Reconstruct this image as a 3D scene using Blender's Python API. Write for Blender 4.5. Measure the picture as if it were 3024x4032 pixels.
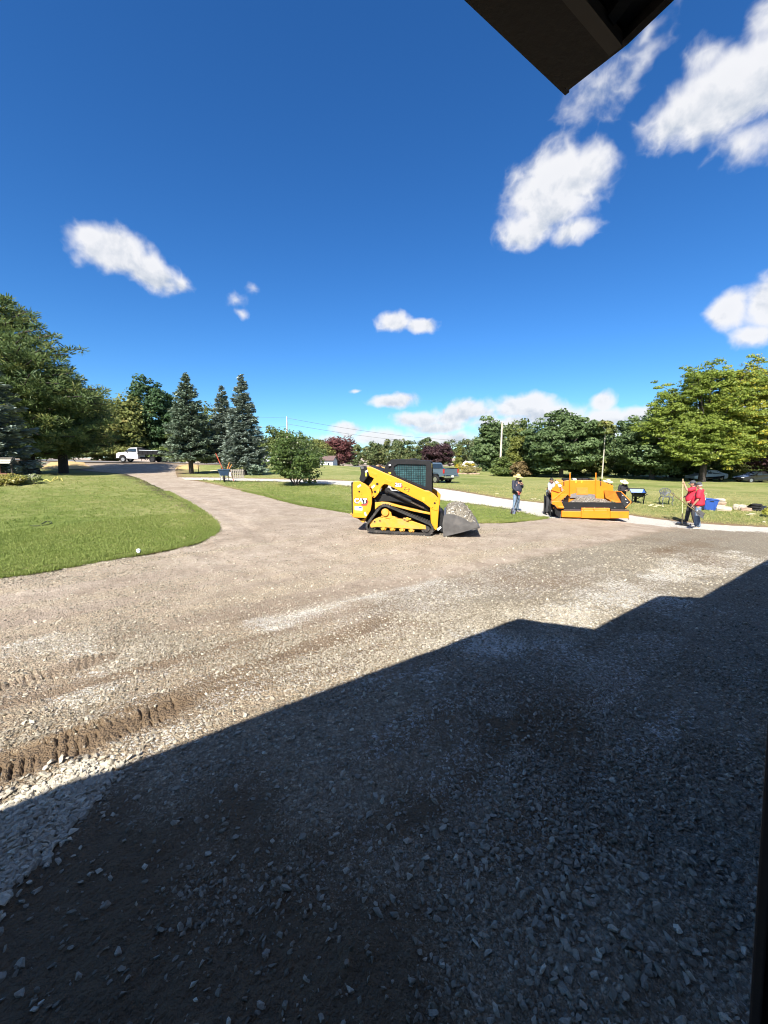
import bpy, bmesh, math, random
import numpy as np
from mathutils import Vector, Matrix, Euler
from mathutils.geometry import delaunay_2d_cdt

random.seed(7)
RNG = np.random.default_rng(7)
SC = bpy.context.scene
COL = SC.collection
for _o in list(bpy.data.objects):
    bpy.data.objects.remove(_o)
R = math.radians

# ---------------------------------------------------------------- camera
FPX = 1573.0                      # focal length in pixels of the 3024 x 4032 photograph
PITCH = math.atan(216.0 / FPX)    # camera tipped slightly down
EYE = Vector((0.0, 0.0, 2.30))
cam_data = bpy.data.cameras.new('camera')
cam_data.sensor_fit = 'VERTICAL'
cam_data.sensor_height = 24.0
cam_data.lens = FPX / 4032.0 * 24.0
cam_data.clip_start = 0.05
cam_data.clip_end = 6000.0
cam = bpy.data.objects.new('camera', cam_data)
cam.location = EYE
cam.rotation_euler = (math.pi / 2 - PITCH, 0, 0)
COL.objects.link(cam)
SC.camera = cam

# ---------------------------------------------------------------- sun and sky
SUN_EL = R(43.6)
SUN_AZ_SHADOW = R(18.1)           # shadows run away from the camera, a little to the right
SX, SY = math.sin(SUN_AZ_SHADOW), math.cos(SUN_AZ_SHADOW)
sun_data = bpy.data.lights.new('sun', 'SUN')
sun_data.energy = 5.0
sun_data.angle = R(0.53)
sun_data.color = (1.0, 0.955, 0.88)
sun = bpy.data.objects.new('sun', sun_data)
sun.location = (-20, -60, 60)
_ld = Vector((SX * math.cos(SUN_EL), SY * math.cos(SUN_EL), -math.sin(SUN_EL)))
sun.rotation_euler = _ld.to_track_quat('-Z', 'Y').to_euler()
COL.objects.link(sun)
SC.view_settings.view_transform = 'Standard'
SC.view_settings.look = 'None'
SC.view_settings.gamma = 1.0
SC.view_settings.use_curve_mapping = False
SC.view_settings.exposure = 1.25
SC.cycles.use_denoising = True
SC.cycles.filter_width = 1.05
SC.cycles.max_bounces = 5
SC.cycles.diffuse_bounces = 3
SC.cycles.use_adaptive_sampling = True
SC.cycles.adaptive_threshold = 0.02
SC.cycles.transparent_max_bounces = 8


def ray(px, py):
    u = (px - 1512.0) / FPX
    v = (2016.0 - py) / FPX
    return Vector((u, math.cos(PITCH) + v * math.sin(PITCH), -math.sin(PITCH) + v * math.cos(PITCH)))


def at(px, py, depth):
    """the point that the photograph shows at a pixel, so many metres ahead"""
    d = ray(px, py)
    return EYE + d * (depth / d.y)


# ---- sky: Nishita plus cumulus clouds laid out over directions of the sky
world = bpy.data.worlds.new('World')
SC.world = world
world.use_nodes = True
world.cycles.sampling_method = 'MANUAL'
world.cycles.sample_map_resolution = 512
WT = world.node_tree
WT.nodes.clear()
_N, _L = WT.nodes, WT.links


def wn(kind, **kw):
    n = _N.new(kind)
    for k, v in kw.items():
        setattr(n, k, v)
    return n


def wm(op, a, b=None, c=None, clamp=False):
    n = wn('ShaderNodeMath', operation=op)
    n.use_clamp = clamp
    for i, x in enumerate((a, b, c)):
        if x is None:
            continue
        if isinstance(x, (int, float)):
            n.inputs[i].default_value = x
        else:
            _L.new(x, n.inputs[i])
    return n.outputs[0]


def wv(op, a, b=None, scale=None):
    n = wn('ShaderNodeVectorMath', operation=op)
    for i, x in enumerate((a, b)):
        if x is None:
            continue
        if isinstance(x, (tuple, list, Vector)):
            n.inputs[i].default_value = tuple(x)
        else:
            _L.new(x, n.inputs[i])
    if scale is not None:
        n.inputs['Scale'].default_value = scale
    return n


SKY_STRENGTH = 0.056
sky = wn('ShaderNodeTexSky', sky_type='NISHITA')
sky.sun_disc = False
sky.sun_elevation = SUN_EL
# the sun stands opposite to where shadows run
sky.sun_rotation = math.atan2(-SX, -SY)
sky.altitude = 300.0
sky.air_density = 1.0
sky.dust_density = 0.15
sky.ozone_density = 3.2
hsv = wn('ShaderNodeHueSaturation')
hsv.inputs['Saturation'].default_value = 1.22
hsv.inputs['Value'].default_value = 1.0
_L.new(sky.outputs[0], hsv.inputs['Color'])
tc = wn('ShaderNodeTexCoord')
D = tc.outputs['Generated']

# (pixel x, pixel y, half width px, half height px, turn in degrees, weight)   -- photograph pixels
CLOUDS = [
    (440, 985, 185, 125, -18, 1.0), (580, 1065, 170, 92, -24, 0.95), (345, 930, 90, 60, -10, 0.85), (700, 1110, 75, 55, -35, 0.55),
    (930, 1185, 42, 36, 0, .26), (950, 1238, 36, 28, -20, .42), (995, 1140, 34, 30, -50, .2),
    (1560, 1268, 95, 58, 0, .95), (1660, 1285, 85, 45, 0, .9),
    (2190, 740, 235, 200, 8, 1.05), (2320, 660, 120, 120, 15, .85), (2080, 900, 150, 110, 20, .85), (2270, 915, 120, 60, 10, .62),
    (2690, 450, 210, 135, 28, .78), (2860, 370, 300, 185, 28, 1.05), (3060, 250, 260, 200, 30, 1.1), (2940, 560, 170, 110, 10, .36),
    (2330, 390, 140, 140, 25, .30), (2520, 260, 70, 230, -28, .38), (2560, 120, 60, 170, -35, .36), (2780, 240, 110, 110, 30, .38), (3000, 90, 80, 140, 0, .40),
    (3040, 1190, 170, 130, 20, 1.0), (2860, 1225, 120, 90, 15, .9), (2960, 1310, 120, 70, 10, .7), (3080, 1090, 80, 90, 0, .8),
    (1540, 1580, 120, 32, 0, .9), (1600, 1568, 70, 30, 0, .7), (1408, 1543, 26, 10, 0, .5),
    (1370, 1690, 85, 36, 0, .85), (1650, 1650, 130, 42, 0, .9), (1790, 1640, 120, 55, 0, .85), (1860, 1620, 130, 50, 0, .8), (1720, 1680, 160, 32, 0, .8),
    (1500, 1720, 190, 46, 0, .8), (1750, 1730, 200, 46, 0, .85), (1330, 1740, 120, 30, 0, .6),
    (2060, 1600, 190, 66, 0, 1.0), (2170, 1640, 190, 70, 0, .9), (1980, 1680, 180, 60, 0, .8), (2370, 1585, 66, 60, 0, .95), (2390, 1650, 140, 70, 0, .9), (2500, 1640, 160, 50, 0, .8),
    (2800, 1650, 260, 70, 0, .8), (2300, 1720, 380, 50, 0, .75), (3150, 1600, 220, 90, 0, .8),
    # unseen clouds just outside the frame, added to whiten the sky light
    (-420, 1120, 200, 90, -10, 1.0), (-900, 1560, 260, 70, 0, .9), (3700, 700, 300, 170, 15, 1.0), (4300, 1500, 360, 90, 0, .9),
]
# more unseen clouds all round, added to make the shade less blue: (azimuth, elevation, half width, half height in degrees, turn, weight)
for (az, el, hw, hh, turn, wgt) in [(75, 38, 13, 7, 10, 1), (112, 24, 15, 7, 0, 1), (140, 48, 15, 9, -10, 1), (178, 30, 17, 8, 0, 1), (-150, 44, 14, 9, 15, 1),
                                    (-78, 46, 14, 9, -15, 1), (95, 62, 14, 9, 30, 1), (25, 76, 10, 8, 0, 1), (-120, 68, 13, 9, 0, 1), (-100, 18, 14, 6, 0, 1), (85, 12, 18, 5, 0, 1), (-160, 12, 20, 6, 0, 1)]:
    CLOUDS.append(('d', R(az), R(el), R(hw), R(hh), turn, wgt))
# domain warp so that no outline stays an ellipse
warp = wn('ShaderNodeTexNoise', noise_dimensions='3D')
warp.inputs['Scale'].default_value = 9.0
warp.inputs['Detail'].default_value = 4.0
_L.new(D, warp.inputs['Vector'])
wc = wv('SUBTRACT', warp.outputs['Color'], (0.5, 0.5, 0.5))
ws = wv('SCALE', wc.outputs[0], scale=0.042)
DW = wv('ADD', D, ws.outputs[0]).outputs[0]
field = None
belly = None
for cl_ in CLOUDS:
    if cl_[0] == 'd':
        _, az, el, hw, hh, turn, wgt = cl_
        c = Vector((math.sin(az) * math.cos(el), math.cos(az) * math.cos(el), math.sin(el)))
        rgt = Vector((math.cos(az), -math.sin(az), 0))
        upv = rgt.cross(c)
        kx = ky = 1.0
    else:
        cx, cy, hw, hh, turn, wgt = cl_
        c = ray(cx, cy)
        c.normalize()
        rgt = (ray(cx + 20, cy).normalized() - ray(cx - 20, cy).normalized()) / 40.0
        upv = (ray(cx, cy - 20).normalized() - ray(cx, cy + 20).normalized()) / 40.0
        kx, ky = rgt.length, upv.length
        rgt.normalize()
        upv = (upv - rgt * upv.dot(rgt)).normalized()
    t = R(turn)
    a = rgt * math.cos(t) + upv * math.sin(t)
    b = -rgt * math.sin(t) + upv * math.cos(t)
    ra = hw / wgt * math.hypot(kx * math.cos(t), ky * math.sin(t))
    rb = hh / wgt * math.hypot(kx * math.sin(t), ky * math.cos(t))
    # keep q small only near the centre: subtract the centre's own projection
    da = wm('SUBTRACT', wv('DOT_PRODUCT', DW, a / ra).outputs['Value'], c.dot(a) / ra)
    db = wm('SUBTRACT', wv('DOT_PRODUCT', DW, b / rb).outputs['Value'], c.dot(b) / rb)
    q2 = wm('MULTIPLY_ADD', db, db, wm('MULTIPLY', da, da))
    g = wm('SUBTRACT', wgt, wm('SQRT', q2))
    field = g if field is None else wm('SMOOTH_MAX', field, g, 0.12)
    if cl_[0] != 'd' and hw > 90:      # sunlit top and shaded underside of the larger clouds
        term = wm('MULTIPLY', wm('MAXIMUM', g, 0.0), wm('DIVIDE', db, wgt))
        belly = term if belly is None else wm('ADD', belly, term)
field = wm('MAXIMUM', field, -1.0)
fb = wn('ShaderNodeTexNoise', noise_dimensions='3D')
fb.inputs['Scale'].default_value = 13.0
fb.inputs['Detail'].default_value = 7.0
fb.inputs['Roughness'].default_value = 0.6
fb.inputs['Distortion'].default_value = 0.25
_L.new(D, fb.inputs['Vector'])
fb2 = wn('ShaderNodeTexNoise', noise_dimensions='3D')
fb2.inputs['Scale'].default_value = 13.0
fb2.inputs['Detail'].default_value = 5.0
fb2.inputs['Roughness'].default_value = 0.5
fb2.inputs['Distortion'].default_value = 0.25
_shift = wv('ADD', D, (0.0, -0.006, 0.016))
_L.new(_shift.outputs[0], fb2.inputs['Vector'])
n1 = wm('SUBTRACT', fb.outputs['Fac'], 0.5)
dens = wm('MULTIPLY_ADD', n1, 1.25, wm('MULTIPLY', field, 1.9))
vor = wn('ShaderNodeTexNoise', noise_dimensions='3D')
vor.inputs['Scale'].default_value = 21.0
vor.inputs['Detail'].default_value = 3.0
vor.inputs['Roughness'].default_value = 0.5
_L.new(DW, vor.inputs['Vector'])
bil = wm('SUBTRACT', 0.14, wm('ABSOLUTE', wm('SUBTRACT', vor.outputs['Fac'], 0.5)))
dens = wm('MULTIPLY_ADD', bil, 1.6, dens)
dens = wm('SUBTRACT', dens, 0.12)
alpha = wn('ShaderNodeMapRange', interpolation_type='SMOOTHSTEP')
alpha.inputs['From Min'].default_value = 0.0
alpha.inputs['From Max'].default_value = 1.0
_L.new(dens, alpha.inputs['Value'])
# relief of the cloud tops against the light from above and behind
rel = wm('SUBTRACT', fb.outputs['Fac'], fb2.outputs['Fac'])
lit = wm('MULTIPLY_ADD', bil, 1.4, wm('MULTIPLY_ADD', rel, 2.6, wm('MULTIPLY_ADD', belly, 0.9, 0.84)), clamp=True)
thick = wn('ShaderNodeMapRange')
thick.inputs['From Min'].default_value = 0.25
thick.inputs['From Max'].default_value = 1.5
_L.new(dens, thick.inputs['Value'])
lit = wm('MULTIPLY', lit, wm('MULTIPLY_ADD', thick.outputs[0], -0.10, 1.0))
ccol = wn('ShaderNodeMix', data_type='RGBA')
ccol.inputs['A'].default_value = (0.40, 0.49, 0.62, 1)
ccol.inputs['B'].default_value = (0.98, 0.98, 1.0, 1)
_L.new(lit, ccol.inputs['Factor'])
bg_sky = wn('ShaderNodeBackground')
bg_sky.inputs['Strength'].default_value = SKY_STRENGTH
tint = wn('ShaderNodeMix', data_type='RGBA', blend_type='MULTIPLY')
tint.inputs['Factor'].default_value = 1.0
tint.inputs['B'].default_value = (0.64, 0.98, 1.28, 1)      # the deep blue of a clear, dry day
_L.new(hsv.outputs[0], tint.inputs['A'])
_L.new(tint.outputs['Result'], bg_sky.inputs['Color'])
bg_cl = wn('ShaderNodeBackground')
bg_cl.inputs['Strength'].default_value = 0.42
_L.new(ccol.outputs['Result'], bg_cl.inputs['Color'])
mixw = wn('ShaderNodeMixShader')
_L.new(wm('MULTIPLY', alpha.outputs[0], 0.96), mixw.inputs[0])
_L.new(bg_sky.outputs[0], mixw.inputs[1])
_L.new(bg_cl.outputs[0], mixw.inputs[2])
wout = wn('ShaderNodeOutputWorld')
_L.new(mixw.outputs[0], wout.inputs['Surface'])

# ---------------------------------------------------------------- terrain heights
# spot heights read off the photograph: pixel where the ground is seen, metres ahead
_SPOT = [(1570, 2110, 10.9), (2310, 2052, 14.8), (2740, 2082, 14.9), (2025, 2020, 18.6), (1730, 1903, 40.0), (2780, 1896, 52.0),
         (560, 1821, 59.0), (140, 1868, 40.0), (760, 1868, 44.0), (970, 1873, 42.0), (1165, 1912, 30.0), (2210, 1880, 60.0), (2560, 1886, 55.0),
         (1300, 1837, 110.0), (1840, 1842, 110.0), (1500, 1836, 160.0), (890, 1828, 68.0), (10, 1811, 60.0), (-600, 1800, 62.0), (3300, 1905, 55.0), (30, 1880, 27.0),
         (500, 2000, 15.6), (3024, 2076, 14.6), (700, 1885, 33.0)]
_ctl = [(0, 0, 0), (-3, 4, 0), (3, 4, 0), (0, 8, 0.0), (-6, 8, 0.02), (7, 8, -0.05), (-12, 12, 0.05), (-30, 20, 0.3), (40, 20, -0.5), (0, -30, 0), (-40, -10, 0), (40, -20, 0)]
for (_px, _py, _d) in _SPOT:
    _p = at(_px, _py, _d)
    _ctl.append((_p.x, _p.y, _p.z))
CTL = np.array(_ctl)


def hgt(x, y):
    """ground height, smooth"""
    x = np.asarray(x, float)
    y = np.asarray(y, float)
    num = np.zeros(np.broadcast(x, y).shape)
    den = np.zeros_like(num)
    for (cx, cy, cz) in CTL:
        s2 = 4.0 + 0.012 * (cx * cx + cy * cy)
        w = 1.0 / ((x - cx) ** 2 + (y - cy) ** 2 + s2) ** 2 * s2 * s2 / s2
        num += w * cz
        den += w
    z = num / den
    far = np.clip((np.hypot(x, y) - 120.0) / 200.0, 0, 1)
    return z * (1 - far) + (-0.9) * far


def hz(x, y):
    return float(hgt(x, y))


def G(px, py, lift=0.0):
    """where the ray through a pixel meets the ground"""
    d = ray(px, py)
    lo, hi = 0.5, 1200.0
    t = 0.5
    prev = t
    while t < hi:
        p = EYE + d * t
        if p.z < hz(p.x, p.y):
            break
        prev = t
        t *= 1.03
    a, b = prev, t
    for _ in range(30):
        m = (a + b) / 2
        p = EYE + d * m
        if p.z < hz(p.x, p.y):
            b = m
        else:
            a = m
    p = EYE + d * b
    return Vector((p.x, p.y, hz(p.x, p.y) + lift))


def GD(px, depth):
    """ground point at a pixel column and a distance ahead"""
    x = (px - 1512.0) / FPX * depth
    return Vector((x, depth, hz(x, depth)))


# ---------------------------------------------------------------- smooth numpy noise
_PERM = RNG.random((256, 256))


def vnoise(x, y):
    xi = np.floor(x).astype(int)
    yi = np.floor(y).astype(int)
    xf = x - xi
    yf = y - yi
    u = xf * xf * (3 - 2 * xf)
    v = yf * yf * (3 - 2 * yf)
    a = _PERM[xi & 255, yi & 255]
    b = _PERM[(xi + 1) & 255, yi & 255]
    c = _PERM[xi & 255, (yi + 1) & 255]
    d = _PERM[(xi + 1) & 255, (yi + 1) & 255]
    return (a * (1 - u) + b * u) * (1 - v) + (c * (1 - u) + d * u) * v


def fbm(x, y, oct=4, rough=0.5):
    s = 0.0
    amp = 1.0
    tot = 0.0
    for i in range(oct):
        s = s + amp * vnoise(x * 2 ** i + 17.3 * i, y * 2 ** i + 9.1 * i)
        tot += amp
        amp *= rough
    return s / tot


# ---------------------------------------------------------------- materials
MATS = {}


class NT:
    def __init__(self, name):
        self.m = bpy.data.materials.new(name)
        self.m.use_nodes = True
        self.t = self.m.node_tree
        self.t.nodes.clear()
        self.out = self.n('ShaderNodeOutputMaterial')

    def n(self, kind, **kw):
        nd = self.t.nodes.new(kind)
        for k, v in kw.items():
            if k in nd.bl_rna.properties:
                setattr(nd, k, v)
        return nd

    def put(self, sock, x):
        if x is None:
            return
        if hasattr(x, 'links'):
            self.t.links.new(x, sock)
        elif isinstance(x, (tuple, list)) and sock.type == 'RGBA':
            sock.default_value = tuple(x) + ((1,) if len(x) == 3 else ())
        else:
            sock.default_value = x

    def math(self, op, a, b=None, c=None, clamp=False):
        nd = self.n('ShaderNodeMath', operation=op)
        nd.use_clamp = clamp
        for i, x in enumerate((a, b, c)):
            self.put(nd.inputs[i], x)
        return nd.outputs[0]

    def mix(self, f, a, b, blend='MIX'):
        nd = self.n('ShaderNodeMix', data_type='RGBA', blend_type=blend)
        self.put(nd.inputs['Factor'], f)
        self.put(nd.inputs['A'], a)
        self.put(nd.inputs['B'], b)
        return nd.outputs['Result']

    def ramp(self, f, lo, hi, a=0.0, b=1.0):
        nd = self.n('ShaderNodeMapRange')
        self.put(nd.inputs['Value'], f)
        for k, v in (('From Min', lo), ('From Max', hi), ('To Min', a), ('To Max', b)):
            nd.inputs[k].default_value = v
        return nd.outputs[0]

    def noise(self, scale, detail=4, rough=0.55, vec=None, dist=0.0):
        nd = self.n('ShaderNodeTexNoise')
        nd.inputs['Scale'].default_value = scale
        nd.inputs['Detail'].default_value = detail
        nd.inputs['Roughness'].default_value = rough
        nd.inputs['Distortion'].default_value = dist
        if vec is not None:
            self.t.links.new(vec, nd.inputs['Vector'])
        return nd

    def obj(self):
        return self.n('ShaderNodeTexCoord').outputs['Object']

    def geo(self):
        return self.n('ShaderNodeNewGeometry').outputs['Position']

    def attr(self, name, kind='GEOMETRY'):
        nd = self.n('ShaderNodeAttribute', attribute_type=kind)
        nd.attribute_name = name
        return nd

    def bump(self, h, strength=0.3, dist=0.01):
        nd = self.n('ShaderNodeBump')
        nd.inputs['Strength'].default_value = strength
        nd.inputs['Distance'].default_value = dist
        self.put(nd.inputs['Height'], h)
        return nd.outputs[0]

    def bsdf(self, col, rough=0.6, metal=0.0, normal=None, spec=None, coat=None, trans=None, alpha=None):
        b = self.n('ShaderNodeBsdfPrincipled')
        self.put(b.inputs['Base Color'], col)
        self.put(b.inputs['Roughness'], rough)
        self.put(b.inputs['Metallic'], metal)
        if spec is not None:
            self.put(b.inputs['Specular IOR Level'], spec)
        if coat is not None:
            self.put(b.inputs['Coat Weight'], coat)
            b.inputs['Coat Roughness'].default_value = 0.12
        if trans is not None:
            self.put(b.inputs['Transmission Weight'], trans)
        if normal is not None:
            self.put(b.inputs['Normal'], normal)
        return b

    def surf(self, s):
        self.t.links.new(s if not hasattr(s, 'outputs') else s.outputs[0], self.out.inputs['Surface'])
        return self.m


def mat(name, col, rough=0.6, metal=0.0, var=0.18, scale=6.0, bump=0.0, bscale=40.0, dirt=0.0, dirtcol=(0.16, 0.125, 0.09), coat=None, spec=None):
    """painted / cloth / metal surface with blotches, fine grain and optional dust that has its own shape"""
    if name in MATS:
        return MATS[name]
    k = NT(name)
    co = k.obj()
    n = k.noise(scale, 5, 0.6, co)
    dark = tuple(c * (1 - var) for c in col)
    lite = tuple(min(1, c * (1 + var)) for c in col)
    c = k.mix(k.ramp(n.outputs['Fac'], 0.3, 0.7), dark, lite)
    rg = rough
    if dirt > 0:
        n2 = k.noise(scale * 0.6, 8, 0.72, co, 0.4)
        f = k.ramp(n2.outputs['Fac'], 0.62 - dirt * 0.3, 0.80 - dirt * 0.2)
        f = k.math('MULTIPLY', f, min(1.0, 0.35 + dirt), clamp=True)
        c = k.mix(f, c, dirtcol)
        rg = k.mix(f, (rough,) * 3, (0.9, 0.9, 0.9))
    nm = None
    if bump > 0:
        n3 = k.noise(bscale, 4, 0.6, co)
        nm = k.bump(n3.outputs['Fac'], bump, 0.01)
    MATS[name] = k.surf(k.bsdf(c, rg, metal, nm, coat=coat, spec=spec))
    return MATS[name]


def glass_mat(name, col=(0.02, 0.03, 0.035), rough=0.06):
    """dark window glass: reflective, shows little of the inside"""
    if name in MATS:
        return MATS[name]
    k = NT(name)
    n = k.noise(3.0, 2, 0.5, k.obj())
    c = k.mix(n.outputs['Fac'], tuple(x * 0.7 for x in col), tuple(x * 1.4 for x in col))
    MATS[name] = k.surf(k.bsdf(c, rough, 0.0, spec=0.8, coat=0.4))
    return MATS[name]


# ---------------------------------------------------------------- mesh collecting
class MB:
    def __init__(self):
        self.v = []
        self.f = []

    def add(self, vs, fs, M=None):
        o = len(self.v)
        if M is not None:
            vs = [M @ Vector(p) for p in vs]
        self.v += [tuple(p) for p in vs]
        self.f += [tuple(i + o for i in f) for f in fs]
        return self

    def box(self, c, s, rot=None, M=None):
        hx, hy, hz_ = s[0] / 2, s[1] / 2, s[2] / 2
        vs = [Vector((x, y, z)) for x in (-hx, hx) for y in (-hy, hy) for z in (-hz_, hz_)]
        if rot is not None:
            e = Euler(rot).to_matrix()
            vs = [e @ p for p in vs]
        vs = [p + Vector(c) for p in vs]
        return self.add(vs, [(0, 1, 3, 2), (4, 6, 7, 5), (0, 4, 5, 1), (2, 3, 7, 6), (0, 2, 6, 4), (1, 5, 7, 3)], M)

    def cyl(self, p0, p1, r0, r1=None, n=14, caps=True, M=None):
        r1 = r0 if r1 is None else r1
        return self.tube([p0, p1], [r0, r1], n, caps, M)

    def tube(self, pts, r, n=8, caps=True, M=None):
        pts = [Vector(p) for p in pts]
        rs = [r] * len(pts) if isinstance(r, (int, float)) else list(r)
        vs, fs = [], []
        ref = None
        for i, p in enumerate(pts):
            a = pts[max(0, i - 1)]
            b = pts[min(len(pts) - 1, i + 1)]
            t = (b - a)
            t = t.normalized() if t.length > 1e-9 else Vector((0, 0, 1))
            if ref is None:
                ref = t.orthogonal().normalized()
            ref = (ref - t * ref.dot(t))
            ref = ref.normalized() if ref.length > 1e-6 else t.orthogonal().normalized()
            bi = t.cross(ref)
            for k in range(n):
                an = 2 * math.pi * k / n
                vs.append(p + (ref * math.cos(an) + bi * math.sin(an)) * rs[i])
        for i in range(len(pts) - 1):
            for k in range(n):
                k2 = (k + 1) % n
                fs.append((i * n + k, i * n + k2, (i + 1) * n + k2, (i + 1) * n + k))
        if caps:
            fs.append(tuple(range(n - 1, -1, -1)))
            o = (len(pts) - 1) * n
            fs.append(tuple(range(o, o + n)))
        return self.add(vs, fs, M)

    def prism(self, pts, y0, y1, M=None):
        """outline in x,z pushed through along y"""
        n = len(pts)
        vs = [(p[0], y0, p[1]) for p in pts] + [(p[0], y1, p[1]) for p in pts]
        ar = sum(pts[i][0] * pts[(i + 1) % n][1] - pts[(i + 1) % n][0] * pts[i][1] for i in range(n))
        idx = list(range(n))
        a, b = tuple(idx), tuple(i + n for i in reversed(idx))
        fs = [a, b] + [(i, i + n, (i + 1) % n + n, (i + 1) % n) for i in range(n)]
        if (ar < 0) == (y1 > y0):
            fs = [tuple(reversed(f)) for f in fs]
        return self.add(vs, fs, M)

    def ring(self, outer, inner, y0, y1, M=None):
        """closed band between two outlines (x,z) of equal count"""
        n = len(outer)
        vs = [(p[0], y0, p[1]) for p in outer] + [(p[0], y1, p[1]) for p in outer]
        vs += [(p[0], y0, p[1]) for p in inner] + [(p[0], y1, p[1]) for p in inner]
        fs = []
        for i in range(n):
            j = (i + 1) % n
            fs += [(i, j, n + j, n + i), (2 * n + i, 3 * n + i, 3 * n + j, 2 * n + j), (i, 2 * n + i, 2 * n + j, j), (n + i, n + j, 3 * n + j, 3 * n + i)]
        return self.add(vs, fs, M)

    def ellip(self, c, r, nu=14, nv=9, M=None):
        vs, fs = [], []
        c = Vector(c)
        for j in range(nv + 1):
            th = math.pi * j / nv
            for i in range(nu):
                ph = 2 * math.pi * i / nu
                vs.append(c + Vector((r[0] * math.sin(th) * math.cos(ph), r[1] * math.sin(th) * math.sin(ph), r[2] * math.cos(th))))
        for j in range(nv):
            for i in range(nu):
                k = (i + 1) % nu
                fs.append((j * nu + i, (j + 1) * nu + i, (j + 1) * nu + k, j * nu + k))
        return self.add(vs, fs, M)

    def lathe(self, prof, c=(0, 0, 0), n=20, axis='z', M=None):
        vs, fs = [], []
        for (r, h) in prof:
            for i in range(n):
                a = 2 * math.pi * i / n
                if axis == 'z':
                    vs.append((c[0] + r * math.cos(a), c[1] + r * math.sin(a), c[2] + h))
                else:
                    vs.append((c[0] + r * math.cos(a), c[1] + h, c[2] + r * math.sin(a)))
        for j in range(len(prof) - 1):
            for i in range(n):
                k = (i + 1) % n
                fs.append((j * n + i, j * n + k, (j + 1) * n + k, (j + 1) * n + i))
        if prof[0][0] > 1e-4:
            fs.append(tuple(range(n - 1, -1, -1)))
        if prof[-1][0] > 1e-4:
            o = (len(prof) - 1) * n
            fs.append(tuple(range(o, o + n)))
        return self.add(vs, fs, M)

    def quadgrid(self, fn, nu, nv, M=None):
        vs = [fn(i / nu, j / nv) for j in range(nv + 1) for i in range(nu + 1)]
        fs = [(j * (nu + 1) + i, j * (nu + 1) + i + 1, (j + 1) * (nu + 1) + i + 1, (j + 1) * (nu + 1) + i) for j in range(nv) for i in range(nu)]
        return self.add(vs, fs, M)

    def build(self, name, material, parent=None, loc=None, rotz=0.0, smooth=False, bevel=0.0, seg=2, fix=True):
        me = bpy.data.meshes.new(name)
        me.from_pydata(self.v, [], self.f)
        if fix:
            bm = bmesh.new()
            bm.from_mesh(me)
            bmesh.ops.remove_doubles(bm, verts=bm.verts, dist=1e-5)
            bmesh.ops.recalc_face_normals(bm, faces=bm.faces)
            bm.to_mesh(me)
            bm.free()
        o = bpy.data.objects.new(name, me)
        COL.objects.link(o)
        me.materials.append(material)
        if smooth:
            me.polygons.foreach_set('use_smooth', [True] * len(me.polygons))
            if smooth is not True:
                me.set_sharp_from_angle(angle=R(smooth))
        if bevel:
            b = o.modifiers.new('edge', 'BEVEL')
            b.width = bevel
            b.segments = seg
            b.limit_method = 'ANGLE'
            b.angle_limit = R(40)
        if parent is not None:
            o.parent = parent
        if loc is not None:
            o.location = loc
        if rotz:
            o.rotation_euler.z = rotz
        return o


def tag(o, label=None, cat=None, group=None, kind=None):
    if label:
        o['label'] = label
    if cat:
        o['category'] = cat
    if group:
        o['group'] = group
    if kind:
        o['kind'] = kind
    return o


def thing(name, label, cat, loc=(0, 0, 0), rotz=0.0, group=None):
    o = bpy.data.objects.new(name, None)
    o.empty_display_size = 0.2
    COL.objects.link(o)
    o.location = loc
    o.rotation_euler.z = rotz
    return tag(o, label, cat, group)


def np_mesh(name, verts, quads=None, tris=None, material=None, parent=None, smooth=False, attrs=None):
    """fast mesh from arrays; attrs = {name: (domain, type, array)}"""
    me = bpy.data.meshes.new(name)
    verts = np.asarray(verts, np.float32)
    faces = quads if quads is not None else tris
    k = 4 if quads is not None else 3
    faces = np.asarray(faces, np.int32)
    me.vertices.add(len(verts))
    me.vertices.foreach_set('co', verts.ravel())
    me.loops.add(faces.size)
    me.loops.foreach_set('vertex_index', faces.ravel())
    me.polygons.add(len(faces))
    me.polygons.foreach_set('loop_start', np.arange(0, faces.size, k, dtype=np.int32))
    if smooth:
        me.polygons.foreach_set('use_smooth', np.ones(len(faces), bool))
    for an, (dom, ty, arr) in (attrs or {}).items():
        a = me.attributes.new(an, ty, dom)
        key = 'color' if 'COLOR' in ty else ('vector' if ty == 'FLOAT_VECTOR' else 'value')
        a.data.foreach_set(key, np.asarray(arr, np.float32).ravel())
    me.update()
    me.validate()
    o = bpy.data.objects.new(name, me)
    COL.objects.link(o)
    if material:
        me.materials.append(material)
    if parent is not None:
        o.parent = parent
    return o


def copy_tree(o, parent=None):
    c = o.copy()
    COL.objects.link(c)
    c.parent = parent
    for ch in list(o.children):
        copy_tree(ch, c)
    return c


def inside(poly, x, y):
    """points in polygon, vectorised"""
    x = np.asarray(x, float)
    y = np.asarray(y, float)
    res = np.zeros(x.shape, bool)
    n = len(poly)
    for i in range(n):
        x0, y0 = poly[i][0], poly[i][1]
        x1, y1 = poly[(i + 1) % n][0], poly[(i + 1) % n][1]
        c = ((y0 > y) != (y1 > y)) & (x < (x1 - x0) * (y - y0) / (y1 - y0 + 1e-12) + x0)
        res ^= c
    return res


def line_dist(poly, x, y, closed=True):
    """distance to a polyline"""
    d = np.full(np.shape(x), 1e9)
    n = len(poly)
    for i in range(n if closed else n - 1):
        ax, ay = poly[i][0], poly[i][1]
        bx, by = poly[(i + 1) % n][0], poly[(i + 1) % n][1]
        dx, dy = bx - ax, by - ay
        t = np.clip(((x - ax) * dx + (y - ay) * dy) / (dx * dx + dy * dy + 1e-12), 0, 1)
        d = np.minimum(d, np.hypot(x - ax - t * dx, y - ay - t * dy))
    return d


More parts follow.
